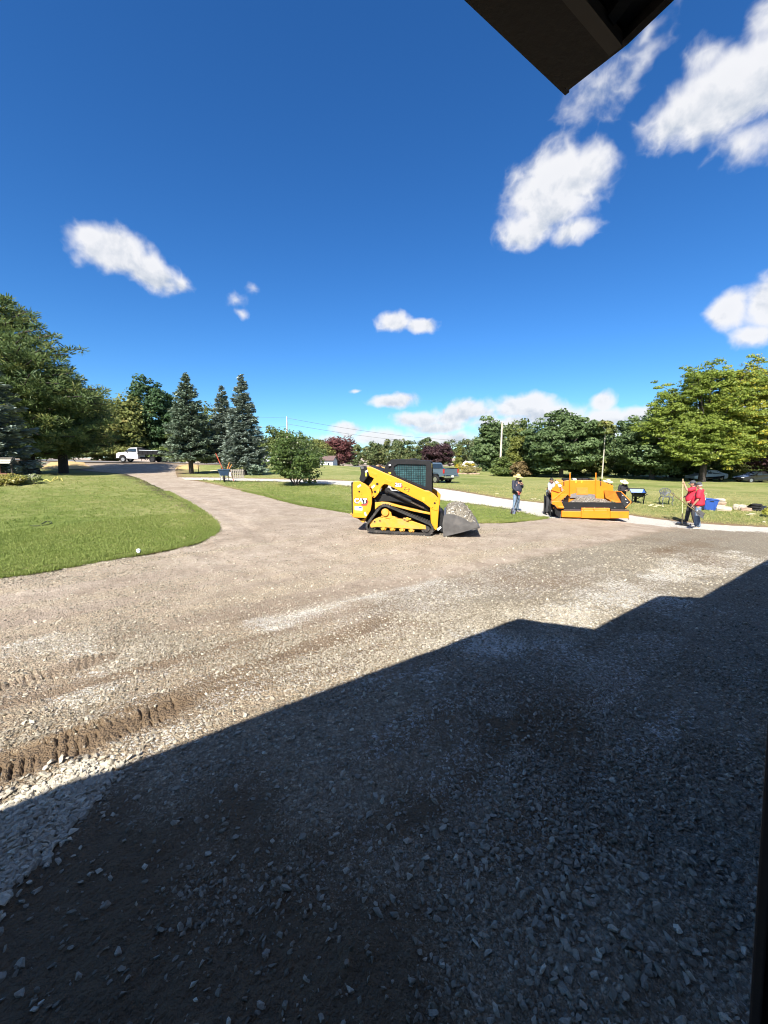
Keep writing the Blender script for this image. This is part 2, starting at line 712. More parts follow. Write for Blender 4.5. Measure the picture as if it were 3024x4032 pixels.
def smoothline(pts, k=6):
    """Catmull-Rom through 2D points, open"""
    P = [Vector((p[0], p[1])) for p in pts]
    P = [P[0] * 2 - P[1]] + P + [P[-1] * 2 - P[-2]]
    out = []
    for i in range(1, len(P) - 2):
        for s in range(k):
            t = s / k
            a, b, c, d = P[i - 1], P[i], P[i + 1], P[i + 2]
            out.append(0.5 * ((2 * b) + (c - a) * t + (2 * a - 5 * b + 4 * c - d) * t * t + (3 * b - a - 3 * c + d) * t ** 3))
    out.append(P[-2])
    return [(p.x, p.y) for p in out]


def text_part(name, body, size, material, parent, M, extrude=0.002, squash=1.0, bold=0.0):
    cu = bpy.data.curves.new(name, 'FONT')
    cu.body = body
    cu.size = size
    cu.extrude = extrude
    cu.offset = bold
    cu.align_x = 'CENTER'
    cu.align_y = 'CENTER'
    t = bpy.data.objects.new(name + '_tmp', cu)
    COL.objects.link(t)
    bpy.context.view_layer.update()
    dg = bpy.context.evaluated_depsgraph_get()
    me = bpy.data.meshes.new_from_object(t.evaluated_get(dg))
    bpy.data.objects.remove(t)
    me.transform(Matrix.Diagonal((squash, 1, 1, 1)))
    me.transform(M)
    o = bpy.data.objects.new(name, me)
    me.materials.clear()
    me.materials.append(material)
    COL.objects.link(o)
    o.parent = parent
    return o

# ---------------------------------------------------------------- the ground and its zones
def gxy(pts):
    return [(lambda p: (p.x, p.y))(G(a, b)) for a, b in pts]


# edge of the lawn on the left of the drive (from the near left corner round the nose and back along the drive)
L_EDGE = smoothline(gxy([(-700, 2400), (-250, 2320), (0, 2276), (200, 2246), (420, 2206), (600, 2176), (720, 2152), (800, 2124), (843, 2092), (838, 2062), (800, 2026), (740, 1985), (660, 1940), (590, 1905), (545, 1884), (500, 1868)]), 6)
# right edge of the drive = edge of the strip of lawn between drive and path
M_EDGE = smoothline(gxy([(735, 1889), (800, 1899), (880, 1916), (1000, 1943), (1150, 1981), (1290, 2006), (1450, 2030), (1700, 2052), (1900, 2060), (2060, 2052), (2150, 2041)]), 5)
# the pale gravel path
P_LOW = smoothline(gxy([(735, 1889), (900, 1893), (1100, 1897), (1300, 1908), (1500, 1933), (1740, 1971), (1900, 1990), (2020, 2008), (2150, 2041)]), 5)
P_UP = smoothline(gxy([(700, 1880), (850, 1881), (1000, 1884), (1200, 1889), (1400, 1896), (1600, 1909), (1750, 1926), (1900, 1950), (2050, 1972), (2180, 1985), (2330, 2005), (2480, 2028), (2700, 2056), (2870, 2068), (3024, 2078), (3300, 2095), (4200, 2140)]), 5)
DRIVE_L = [p for p in L_EDGE]
SHADE_FOOT = None

lawn_left_poly = L_EDGE + gxy([(300, 1846), (180, 1840), (-200, 1836), (-1200, 1830)]) + [(-60, 25), (-60, 8)]
lawn_mid_poly = list(M_EDGE) + list(reversed(P_LOW))[1:-1]
_far_r = [(120, 12), (160, 60), (160, 170), (-150, 200), (-170, 110)]
ROAD_MID = smoothline([(p.x, p.y) for p in (GD(-2600, 64), GD(-1200, 63), GD(-300, 62), GD(0, 61.5), GD(300, 61), GD(560, 61.5), GD(760, 64), GD(900, 70), GD(1100, 82), GD(1300, 98), GD(1500, 116), GD(1900, 150), GD(2700, 220))], 6)


def offset_line(ln, d):
    out = []
    for i, p in enumerate(ln):
        a = Vector(ln[max(0, i - 1)])
        b = Vector(ln[min(len(ln) - 1, i + 1)])
        t = (b - a).normalized()
        out.append((p[0] - t.y * d, p[1] + t.x * d))
    return out


ROAD_NEAR = offset_line(ROAD_MID, -3.3)
ROAD_FAR = offset_line(ROAD_MID, 3.3)
# lawn beyond path and drive: from the drive mouth along the path's upper edge, out to the right, back along the road
lawn_far_poly = list(P_UP)[::1] + [(120, 18), (150, 120)] + [p for p in reversed(ROAD_NEAR) if -12.5 < p[0] < 95] + gxy([(770, 1832), (690, 1850)])
lawn_leftback_poly = gxy([(0, 1832), (150, 1838), (300, 1847), (380, 1856)])  # strip that joins the mulch, built with the left lawn

YARD_EDGE = smoothline(gxy([(1380, 2352), (1500, 2325), (1700, 2275), (2000, 2205), (2240, 2150), (2420, 2110), (2560, 2092)]), 4)   # straight seam of the newly spread gravel
TRK = [G(-260, 3118), G(42, 3010), G(245, 2940), G(400, 2887), G(548, 2823), G(700, 2774)]      # track print in the dirt, lower left
TRK2 = [G(-260, 2800), G(0, 2700), G(230, 2630), G(420, 2585)]
PALE = [(lambda p: (p.x, p.y))(G(a, b)) for a, b in [(-200, 3420), (-60, 3210), (100, 3130), (240, 3050), (370, 2985), (440, 3040), (400, 3130), (330, 3230), (160, 3400), (0, 3520), (-200, 3640)]]


def zones(x, y):
    """per point: (dirt, pale, coarse) 0..1 -- what lies there, not how it is lit"""
    n_big = fbm(x * 0.55 + 3, y * 0.55, 4)
    n_mid = fbm(x * 2.1 + 11, y * 2.1 + 5, 4)
    r = np.hypot(x, y)
    dirt = np.full(np.shape(x), 0.25)
    # streaks that follow the way machines drove: along the seam direction
    a, b = Vector(YARD_EDGE[0]), Vector(YARD_EDGE[-1])
    tdir = (b - a).normalized()
    s = (x - a.x) * tdir.x + (y - a.y) * tdir.y
    q = -(x - a.x) * tdir.y + (y - a.y) * tdir.x       # + : on the drive side
    streak = fbm(s * 0.16 + 40, q * 1.9 + 3, 5, 0.6)
    fresh = np.clip(-q / 0.35 + (n_mid - 0.5) * 1.2, 0, 1)      # newly spread gravel on the camera's side of the seam
    fresh = fresh * np.clip((x + 0.6 + (n_mid - .5) * 3 + (y - 5) * 0.35) / 1.6, 0, 1)
    drive = 1 - fresh
    dirt = drive * np.clip(0.36 + 0.50 * (r - 5) / 8 + (streak - 0.5) * 2.8, 0.03, 1) + fresh * np.clip(0.26 + 1.1 * (n_big - .5) + .7 * (streak - .5), 0, 1)
    pale = np.clip((streak - 0.5) * 3.0 + (n_big - 0.5) * 2.0, 0, 1) * np.clip((14 - r) / 6, 0, 1) * 0.75
    # pale spill of stone along the seam's near end
    d = line_dist(gxy([(1130, 2440), (1300, 2370), (1480, 2330), (1640, 2280)]), x, y, False)
    pale = np.maximum(pale, np.clip(1.1 - d / 0.55 + (n_mid - 0.5) * 1.6, 0, 1))
    d = line_dist(gxy([(1850, 2560), (2250, 2420), (2620, 2280), (2900, 2190)]), x, y, False)
    pale = np.maximum(pale, 0.7 * np.clip(1.0 - d / 0.9 + (n_mid - 0.5) * 2.2, 0, 1))
    d = line_dist(gxy([(-100, 2560), (250, 2540), (480, 2620), (300, 2720)]), x, y, False)
    pale = np.maximum(pale, 0.6 * np.clip(1.0 - d / 0.5 + (n_mid - 0.5) * 2.2, 0, 1))
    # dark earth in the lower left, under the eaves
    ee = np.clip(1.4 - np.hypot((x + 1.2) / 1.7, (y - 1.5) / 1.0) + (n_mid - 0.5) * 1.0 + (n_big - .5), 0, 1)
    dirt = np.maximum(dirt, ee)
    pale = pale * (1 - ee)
    bare = np.clip(1.2 - line_dist([(p.x, p.y) for p in TRK], x, y, False) / 0.33 + (n_mid - 0.5) * 0.7, 0, 1)
    bare2 = np.clip(1.0 - line_dist([(p.x, p.y) for p in TRK2], x, y, False) / 0.30 + (n_mid - 0.5) * 1.6, 0, 1)
    bare = np.maximum(bare, .8 * bare2)
    dirt = np.maximum(dirt, bare)
    pale = pale * (1 - bare)
    soil = np.clip((fbm(x * .8 + 70, y * .95 + 13, 4, .55) - .50) / .17, 0, 1) * np.clip((5.0 - r) / 1.6, 0, 1)
    dirt = np.maximum(dirt, .85 * soil * (.6 + .8 * n_mid))
    pale = pale * (1 - soil)
    coarse = np.clip(1 - dirt, 0, 1)
    # earth along the cut edge of the turf
    le = line_dist(L_EDGE, x, y, False)
    me_ = line_dist(M_EDGE, x, y, False)
    cut = np.clip(1.3 - np.minimum(le, me_) / 0.35 + (n_mid - 0.5), 0, 1)
    red = np.maximum(cut * .6, np.clip((r - 4.2) / 3.5, 0, 1) * np.clip(drive, 0, 1) * (0.62 + .75 * n_big))
    pathm = inside(list(P_UP) + list(reversed(P_LOW)), x, y).astype(float)
    ring_r = np.clip((x - 7.5) / 1.5, 0, 1) * np.clip((1.6 - line_dist(P_UP, x, y, False)) / 1.0, 0, 1)
    pathm = np.maximum(pathm, ring_r)
    dirt = dirt * (1 - 0.85 * pathm)
    red = np.clip(red, 0, 1) * (1 - pathm)
    pale = np.maximum(pale, pathm * 0.9)
    roadm = np.clip(1.5 - line_dist(ROAD_MID, x, y, False) / 7.5, 0, 1) * 0.8
    pale = np.maximum(pale, roadm)
    red = red * (1 - roadm)
    return dirt, pale, red, coarse, fresh


def relief(x, y):
    """small height changes of the yard: heaps, ruts, print of a rubber track"""
    z = (fbm(x * 1.3, y * 1.3, 4) - 0.5) * 0.06 + (fbm(x * 7 + 5, y * 7, 3) - 0.5) * 0.030 + (fbm(x * 24 + 5, y * 24, 3) - 0.5) * 0.018
    fade = np.clip((34 - np.hypot(x, y)) / 12, 0, 1)
    for pts, amp in ((TRK, 1.0), (TRK2, 0.6)):
        for i in range(len(pts) - 1):
            a, b = pts[i], pts[i + 1]
            t = Vector((b.x - a.x, b.y - a.y))
            L = t.length
            t /= L
            s = (x - a.x) * t.x + (y - a.y) * t.y
            q = -(x - a.x) * t.y + (y - a.y) * t.x
            on = (s >= 0) & (s <= L)
            s0 = s + sum((Vector((pts[j + 1].x - pts[j].x, pts[j + 1].y - pts[j].y))).length for j in range(i))
            wv_ = np.clip((0.20 - np.abs(q)) / 0.02, 0, 1) * on
            lug = np.clip((np.abs(((s0 / 0.066) % 1.0) - 0.5) - 0.30) / 0.08, 0, 1)
            brk = np.clip((fbm(x * 9 + 3, y * 9 + 8, 2) - 0.38) / 0.16, 0, 1) * np.clip((2.9 - s0) / 1.1, 0.15, 1) * (0.55 + .9 * fbm(x * 2.3, y * 2.3, 2))
            z = z + wv_ * amp * (-0.010 - 0.036 * lug * brk)
            z = z + amp * on * np.clip(1 - np.abs(np.abs(q) - 0.22) / 0.05, 0, 1) * 0.008
    # wheel ruts that swing from the drive into the yard
    for off in (0.0, 1.7):
        ln = offset_line(smoothline(gxy([(640, 1905), (800, 1980), (980, 2080), (1120, 2150), (1350, 2210)]), 4), -off)
        d = line_dist(ln, x, y, False)
        z = z - 0.02 * np.exp(-(d / 0.25) ** 2) + 0.012 * np.exp(-((d - 0.4) / 0.15) ** 2)
    return z * fade


def gravel_material():
    k = NT('gravel_ground')
    pos = k.geo()
    zn = k.attr('zone')
    sep = k.n('ShaderNodeSeparateColor')
    k.t.links.new(zn.outputs['Color'], sep.inputs[0])
    dirt, pale, red = sep.outputs[0], sep.outputs[1], sep.outputs[2]
    vo = k.n('ShaderNodeTexVoronoi', feature='F1')
    vo.inputs['Scale'].default_value = 42.0
    wob = k.noise(30, 2, 0.5, pos)
    off = k.n('ShaderNodeVectorMath', operation='SCALE')
    off.inputs['Scale'].default_value = 0.02
    k.t.links.new(wob.outputs['Color'], off.inputs[0])
    av = k.n('ShaderNodeVectorMath', operation='ADD')
    k.t.links.new(pos, av.inputs[0])
    k.t.links.new(off.outputs[0], av.inputs[1])
    k.t.links.new(av.outputs[0], vo.inputs['Vector'])
    sc = k.n('ShaderNodeSeparateColor')
    k.t.links.new(vo.outputs['Color'], sc.inputs[0])
    vo2 = k.n('ShaderNodeTexVoronoi', feature='F1')
    vo2.inputs['Scale'].default_value = 110.0
    k.t.links.new(pos, vo2.inputs['Vector'])
    sc2 = k.n('ShaderNodeSeparateColor')
    k.t.links.new(vo2.outputs['Color'], sc2.inputs[0])
    grain = k.noise(220, 3, 0.7, pos)
    blot = k.noise(1.7, 5, 0.6, pos)
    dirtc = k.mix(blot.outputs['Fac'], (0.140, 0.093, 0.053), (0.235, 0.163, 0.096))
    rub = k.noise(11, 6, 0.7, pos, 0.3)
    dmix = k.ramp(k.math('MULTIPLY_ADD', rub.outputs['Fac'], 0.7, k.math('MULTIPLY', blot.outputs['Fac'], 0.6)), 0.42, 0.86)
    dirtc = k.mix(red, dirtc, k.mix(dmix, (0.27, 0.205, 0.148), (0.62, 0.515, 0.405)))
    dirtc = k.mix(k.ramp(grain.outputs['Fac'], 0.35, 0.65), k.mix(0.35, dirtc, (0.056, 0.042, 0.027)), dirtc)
    # stone colours: grey-tan to pale grey, one per stone
    fre = zn.outputs['Alpha']
    st = k.mix(sc.outputs[0], k.mix(fre, (0.233, 0.183, 0.125), (0.182, 0.162, 0.122)), k.mix(fre, (0.522, 0.432, 0.302), (0.401, 0.367, 0.293)))
    st = k.mix(k.math('GREATER_THAN', sc.outputs[1], 0.93), st, (0.615, 0.551, 0.411))
    stf = k.mix(sc2.outputs[0], k.mix(fre, (0.224, 0.174, 0.118), (0.172, 0.152, 0.114)), k.mix(fre, (0.504, 0.413, 0.289), (0.382, 0.349, 0.275)))
    st = k.mix(k.ramp(sc.outputs[2], 0.3, 0.4), stf, st)
    gap = k.ramp(vo.outputs['Distance'], 0.25, 0.55)
    st = k.mix(k.math('MULTIPLY', gap, 0.45), st, dirtc)
    pl = k.mix(sc.outputs[0], (0.428, 0.400, 0.339), (0.672, 0.634, 0.560))
    st = k.mix(k.ramp(k.math('MULTIPLY_ADD', sc.outputs[2], -0.75, pale), 0.02, 0.16), st, pl)
    # ragged edge between earth and stones
    f = k.math('MULTIPLY_ADD', k.math('SUBTRACT', sc2.outputs[1], 0.5), 0.5, dirt)
    f = k.ramp(f, 0.30, 0.72)
    col = k.mix(f, st, dirtc)
    hgt_ = k.math('MULTIPLY', vo.outputs['Distance'], -1.0)
    hh = k.math('MULTIPLY_ADD', grain.outputs['Fac'], 0.35, k.math('MULTIPLY_ADD', k.math('MULTIPLY', vo2.outputs['Distance'], -0.5), 1.0, hgt_))
    nm = k.bump(hh, 1.0, 0.022)
    return k.surf(k.bsdf(col, 0.92, 0, nm, spec=0.25))


def lawn_material(name='lawn_turf', dry=0.0):
    k = NT(name)
    pos = k.geo()
    big = k.noise(0.16, 5, 0.6, pos)
    mid = k.noise(1.6, 5, 0.65, pos)
    st = k.n('ShaderNodeMapping')
    st.inputs['Scale'].default_value = (0.35, 2.2, 1.0)
    k.t.links.new(pos, st.inputs['Vector'])
    streak = k.noise(0.9, 4, 0.6, st.outputs[0])
    fine = k.noise(36, 4, 0.75, pos)
    g1 = k.mix(k.ramp(mid.outputs['Fac'], 0.3, 0.7), (0.125, 0.170, 0.034), (0.218, 0.255, 0.064))
    g2 = k.mix(k.ramp(mid.outputs['Fac'], 0.3, 0.7), (0.26, 0.272, 0.088), (0.38, 0.350, 0.145))
    f = k.math('ADD', k.ramp(big.outputs['Fac'], 0.38, 0.62), k.ramp(streak.outputs['Fac'], 0.4, 0.7, -0.25, 0.35))
    zn = k.attr('dry')
    f = k.math('ADD', f, k.ramp(zn.outputs['Fac'], 0, 1, -0.35, 0.40), clamp=True)
    c = k.mix(f, g1, g2)
    c = k.mix(k.ramp(fine.outputs['Fac'], 0.34, 0.62), k.mix(0.55, c, (0.035, 0.05, 0.012)), c)
    wear = k.attr('wear')
    c = k.mix(wear.outputs['Fac'], c, (0.17, 0.12, 0.075))
    nm = k.bump(fine.outputs['Fac'], 0.9, 0.05)
    return k.surf(k.bsdf(c, 0.85, 0, nm, spec=0.15))


GRAVEL = gravel_material()
TURF = lawn_material()

# one sheet for the whole ground, finely meshed near the doorway and coarser towards the horizon
_th = np.radians(np.concatenate([np.linspace(-180, -66, 40)[:-1], np.linspace(-66, -52, 45)[:-1], np.linspace(-52, -20, 215)[:-1], np.linspace(-20, 66, 290), np.linspace(66, 180, 40)[1:]]))
_rr = np.concatenate([[0.05, 0.3, 0.6, 0.85], np.geomspace(1.1, 3.2, 150)[:-1], np.geomspace(3.2, 5.6, 190)[:-1], np.geomspace(5.6, 14.0, 150), np.geomspace(14.2, 60, 110), np.geomspace(62, 2500, 60)])
_TT, _RR = np.meshgrid(_th, _rr)
_X, _Y = _RR * np.sin(_TT), _RR * np.cos(_TT)
_Z = hgt(_X, _Y) + relief(_X, _Y)
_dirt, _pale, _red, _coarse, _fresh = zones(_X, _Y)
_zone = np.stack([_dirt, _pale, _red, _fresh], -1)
_nr, _nt = _X.shape
_i = np.arange(_nr * _nt).reshape(_nr, _nt)
_quads = np.stack([_i[:-1, :-1], _i[:-1, 1:], _i[1:, 1:], _i[1:, :-1]], -1).reshape(-1, 4)[:, ::-1]
ground = np_mesh('ground', np.stack([_X, _Y, _Z], -1).reshape(-1, 3), quads=_quads, material=GRAVEL, smooth=True,
                 attrs={'zone': ('POINT', 'FLOAT_COLOR', _zone.reshape(-1, 4))})
tag(ground, 'brown dirt and grey gravel yard and drive', kind='structure')


def sheet(name, poly, material, lift, step_near, ragged=0.0, skirt=0.0, rim=0.25, dryfn=None):
    """a sheet over a polygon of the ground that follows its height"""
    P = []
    n = len(poly)
    for i in range(n):
        a, b = Vector(poly[i]), Vector(poly[(i + 1) % n])
        r = max(6.0, min(a.length, b.length))
        st = max(0.10, step_near * 0.5 * r / 10.0)
        m = max(1, int((b - a).length / st))
        for j in range(m):
            P.append(a + (b - a) * (j / m))
    B = np.array([(p.x, p.y) for p in P])
    if ragged:
        nx = (fbm(B[:, 0] * 3.1, B[:, 1] * 3.1, 4) - 0.5) * 2 * ragged
        ny = (fbm(B[:, 0] * 3.1 + 50, B[:, 1] * 3.1 + 20, 4) - 0.5) * 2 * ragged
        B = B + np.stack([nx, ny], -1)
    nb = len(B)
    # interior points, spacing growing with distance
    pts = []
    lo, hi = B.min(0), B.max(0)
    rmax = np.hypot(B[:, 0], B[:, 1]).max()
    r = max(3.0, np.hypot(B[:, 0], B[:, 1]).min() * 0.6)
    while r < rmax * 1.05:
        st = step_near * r / 10.0
        nt = max(6, int(2 * math.pi * r / st))
        th = np.linspace(0, 2 * math.pi, nt, endpoint=False) + (r * 7.13 % 1)
        x, y = r * np.sin(th), r * np.cos(th)
        k = (x > lo[0]) & (x < hi[0]) & (y > lo[1]) & (y < hi[1])
        x, y = x[k], y[k]
        if len(x):
            k = inside(B, x, y)
            x, y = x[k], y[k]
        if len(x):
            k = line_dist(B[::2], x, y) > 0.35 * st
            pts.append(np.stack([x[k], y[k]], -1))
        r += st
    I = np.concatenate(pts) if pts else np.zeros((0, 2))
    V2 = [Vector(p) for p in B] + [Vector(p) for p in I]
    vo, ed, fa, *_ = delaunay_2d_cdt(V2, [(i, (i + 1) % nb) for i in range(nb)], [], 1, 1e-5)
    V = np.array([(p.x, p.y) for p in vo])
    de = line_dist(B[::2], V[:, 0], V[:, 1])
    z = hgt(V[:, 0], V[:, 1]) + lift * np.clip(0.45 + 0.55 * de / rim, 0, 1)
    if ragged:
        z = z + (fbm(V[:, 0] * 1.1, V[:, 1] * 1.1, 3) - 0.5) * 0.05 * np.clip(de / 0.6, 0, 1)
    verts = np.stack([V[:, 0], V[:, 1], z], -1)
    tris = np.array([f for f in fa if len(f) == 3])
    # make all face up
    a, b, c = verts[tris[:, 0]], verts[tris[:, 1]], verts[tris[:, 2]]
    up = np.cross(b - a, c - a)[:, 2] < 0
    tris[up] = tris[up][:, ::-1]
    if skirt:
        cnt = {}
        for f in tris:
            for i in range(3):
                e = (int(f[i]), int(f[(i + 1) % 3]))
                cnt[e] = cnt.get(e, 0) + 1
        bd = [e for e in cnt if (e[1], e[0]) not in cnt]
        ids = sorted({i for e in bd for i in e})
        mp = {i: len(verts) + j for j, i in enumerate(ids)}
        low = verts[ids].copy()
        low[:, 2] -= lift * 0.5 + skirt
        verts = np.concatenate([verts, low])
        ext = []
        for (p, q) in bd:
            ext += [(q, p, mp[p]), (q, mp[p], mp[q])]
        tris = np.concatenate([tris, np.array(ext)])
        de = np.concatenate([de, np.zeros(len(ids))])
        V = verts[:, :2]
    dry = np.clip(dryfn(V[:, 0], V[:, 1]), 0, 1) if dryfn else np.full(len(verts), 0.5)
    wear = np.clip(1.15 - de / 0.16 + (fbm(V[:, 0] * 4, V[:, 1] * 4, 3) - 0.5) * 1.6, 0, 1) if ragged else np.zeros(len(verts))
    return np_mesh(name, verts, tris=tris, material=material, smooth=False if skirt else True,
                   attrs={'dry': ('POINT', 'FLOAT', dry), 'wear': ('POINT', 'FLOAT', wear)})


lawn_l = sheet('lawn', lawn_left_poly, TURF, 0.05, 0.30, ragged=0.15, skirt=0.05, dryfn=lambda x, y: 0.36 + np.clip((y - 12) / 40, 0, .5) + (fbm(x * .4, y * .4, 3) - .5) * 2.2)
tag(lawn_l, 'green mown lawn left of the drive', kind='structure')
lawn_m = sheet('lawn', lawn_mid_poly, TURF, 0.05, 0.30, ragged=0.13, skirt=0.05, dryfn=lambda x, y: 0.30 + (fbm(x * .4, y * .4, 3) - .5) + np.clip((x - 3) / 15, -.1, .25))
tag(lawn_m, 'strip of lawn between drive and path', kind='structure')
lawn_f = sheet('lawn', lawn_far_poly, TURF, 0.05, 0.6, ragged=0.05, skirt=0.05, dryfn=lambda x, y: 0.75 + (fbm(x * .3, y * .3, 3) - .5) * 1.2 - np.clip((18 - y) / 6, 0, .5))
tag(lawn_f, 'broad dry lawn beyond the path', kind='structure')

# the public road on the far side
k = NT('asphalt')
_p = k.geo()
_n1 = k.noise(0.6, 5, 0.6, _p)
_n2 = k.noise(60, 3, 0.7, _p)
_c = k.mix(_n1.outputs['Fac'], (0.12, 0.118, 0.115), (0.21, 0.205, 0.20))
_c = k.mix(k.ramp(_n2.outputs['Fac'], .3, .7), k.mix(.4, _c, (.05, .05, .05)), _c)
ASPHALT = k.surf(k.bsdf(_c, 0.85, 0, k.bump(_n2.outputs['Fac'], .4, .01)))
_rb = MB()
_nr = len(ROAD_MID)
_vs = []
for i in range(_nr):
    for t in np.linspace(0, 1, 5):
        x = ROAD_NEAR[i][0] * (1 - t) + ROAD_FAR[i][0] * t
        y = ROAD_NEAR[i][1] * (1 - t) + ROAD_FAR[i][1] * t
        _vs.append((x, y, hz(x, y) + 0.10 + 0.05 * math.sin(math.pi * t)))
_rb.add(_vs, [(i * 5 + j, i * 5 + j + 1, (i + 1) * 5 + j + 1, (i + 1) * 5 + j) for i in range(_nr - 1) for j in range(4)])
road = _rb.build('road', ASPHALT, fix=False)
tag(road, 'grey asphalt road passing behind the lawn', kind='structure')


def on_lawn(x, y):
    return inside(lawn_left_poly, x, y) | inside(lawn_mid_poly, x, y) | inside(lawn_far_poly, x, y)

# ---------------------------------------------------------------- the building whose doorway the camera stands in
# its eaves are fixed by the corner seen at the top of the picture and by the edge of its shadow on the yard
TAN = math.tan(SUN_EL)


def back(p, z):
    """the point at height z that throws its shadow on p"""
    k = (z - p.z) / TAN
    return Vector((p.x - SX * k, p.y - SY * k, z))


EAVE_Z = EYE.z + 1.4
S_left, S_apex, S_notch, S_b2, S_b3, S_b4 = [G(*p) for p in ((0, 3212), (2040, 2440), (2352, 2487), (2600, 2351), (2765, 2361), (3024, 2208))]
P_C = back(S_apex, EAVE_Z)
E_L = back(S_left, EAVE_Z)
EV = Vector((P_C.x - E_L.x, P_C.y - E_L.y, 0)).normalized()      # along the eaves, away to the right
NV = Vector((EV.y, -EV.x, 0))                                     # from the eaves into the building
UP = Vector((0, 0, 1))


def BP(e, n, z):
    """building coordinates: along the eaves from the camera, inwards from the camera, height"""
    return EV * e + NV * n + UP * z


CE, CN = P_C.dot(EV), P_C.dot(NV)


def rake_to(start, shadow):
    """roof slope: from an eave corner to the point on its rake that throws the next shadow corner"""
    z0 = start.z
    lo, hi = 0.0, 3.0
    for _ in range(40):
        m = (lo + hi) / 2
        p = back(shadow, z0 + m)
        if (p - start).dot(EV) > 0:
            lo = m
        else:
            hi = m
    return back(shadow, z0 + lo)


def bbox_part(name, material, parent, e0, e1, n0, n1, z0, z1, bevel=0.0):
    b = MB()
    vs = [BP(e, n, z) for e in (e0, e1) for n in (n0, n1) for z in (z0, z1)]
    b.add(vs, [(0, 1, 3, 2), (4, 6, 7, 5), (0, 4, 5, 1), (2, 3, 7, 6), (0, 2, 6, 4), (1, 5, 7, 3)])
    return b.build(name, material, parent, bevel=bevel)


def slab(name, material, parent, pts, thick):
    b = MB()
    n = len(pts)
    vs = list(pts) + [p + UP * thick for p in pts]
    b.add(vs, [tuple(range(n)), tuple(range(2 * n - 1, n - 1, -1))] + [(i, (i + 1) % n, (i + 1) % n + n, i + n) for i in range(n)])
    return b.build(name, material, parent)


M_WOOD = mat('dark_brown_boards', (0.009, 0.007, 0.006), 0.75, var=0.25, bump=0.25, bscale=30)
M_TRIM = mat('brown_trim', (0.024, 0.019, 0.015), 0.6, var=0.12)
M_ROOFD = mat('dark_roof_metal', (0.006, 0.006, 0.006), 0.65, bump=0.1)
M_SLAB = mat('floor_concrete', (0.25, 0.24, 0.225), 0.85, var=0.15, bump=0.2)
barn = thing('barn', 'dark brown building with overhanging eaves, its corner against the sky', 'building', (0, 0, 0))
N1 = rake_to(P_C, S_notch)
slope = (N1 - P_C)
RISE, RUN = slope.z, slope.dot(NV)
MS = RISE / RUN
W_OUT = -0.06                     # outer face of the wall: the camera stands just inside the doorway
E_END = CE - 0.36                 # gable wall
E_FAR = CE - 11.0
DEPTH = 7.0


def rz_(n):
    return EAVE_Z + (n - CN) * MS


# roof: two slopes, deck, rafters, eaves board and trim
ridge_n = CN + DEPTH / 2 + 0.9
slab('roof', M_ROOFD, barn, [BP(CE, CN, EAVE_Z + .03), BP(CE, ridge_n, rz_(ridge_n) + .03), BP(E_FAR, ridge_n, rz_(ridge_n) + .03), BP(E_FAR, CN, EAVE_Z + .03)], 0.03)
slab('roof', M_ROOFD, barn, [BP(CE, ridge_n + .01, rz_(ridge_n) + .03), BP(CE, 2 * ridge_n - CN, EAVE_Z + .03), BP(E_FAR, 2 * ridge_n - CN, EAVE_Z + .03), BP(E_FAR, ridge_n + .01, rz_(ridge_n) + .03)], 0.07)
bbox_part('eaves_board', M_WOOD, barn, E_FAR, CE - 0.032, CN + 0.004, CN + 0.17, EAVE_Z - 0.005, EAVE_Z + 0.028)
bbox_part('gutter_lip', M_WOOD, barn, E_FAR, CE + 0.012, CN - 0.016, CN + 0.001, EAVE_Z - 0.0, EAVE_Z + 0.03)
bbox_part('trim_strip', M_TRIM, barn, E_FAR, CE - 0.032, CN + 0.172, CN + 0.215, EAVE_Z - 0.02, EAVE_Z + 0.02)
for e in np.arange(CE - 0.10, E_FAR + 0.5, -0.61):
    b = MB()
    vs = []
    for n in (CN + 0.22, ridge_n - 0.01):
        for de in (0, -0.045):
            for dz in (-0.11, 0.022):
                vs.append(BP(e + de, n, rz_(n) + dz))
    b.add(vs, [(0, 1, 3, 2), (4, 6, 7, 5), (0, 4, 5, 1), (2, 3, 7, 6), (0, 2, 6, 4), (1, 5, 7, 3)])
    b.build('rafter', M_ROOFD, barn)
# boxed soffit under the eaves
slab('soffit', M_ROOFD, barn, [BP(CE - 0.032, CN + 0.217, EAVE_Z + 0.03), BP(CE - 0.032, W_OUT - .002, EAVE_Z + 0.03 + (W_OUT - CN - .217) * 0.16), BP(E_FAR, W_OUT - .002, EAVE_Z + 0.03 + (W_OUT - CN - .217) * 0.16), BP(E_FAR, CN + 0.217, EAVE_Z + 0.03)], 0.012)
# barge board closing the gable overhang
zs = EAVE_Z + 0.03 + (W_OUT - CN - .217) * 0.16
b = MB()
pts_ = [(CN + .005, EAVE_Z - .003), (CN + .217, EAVE_Z - .003), (W_OUT, zs - .02), (W_OUT + 1.2, rz_(W_OUT + 1.2) - .12), (ridge_n, rz_(ridge_n) - .12), (ridge_n, rz_(ridge_n) + .025), (CN + .005, EAVE_Z + .025)]
n_ = len(pts_)
b.add([BP(CE - .002, n, z) for n, z in pts_] + [BP(CE - .03, n, z) for n, z in pts_], [tuple(range(n_)), tuple(range(2 * n_ - 1, n_ - 1, -1))] + [(i, (i + 1) % n_, (i + 1) % n_ + n_, i + n_) for i in range(n_)])
b.build('barge_board', M_WOOD, barn)
# walls round the doorway
def on_wall(px, py, n):
    d = ray(px, py)
    return EYE + d * (n / d.dot(NV))


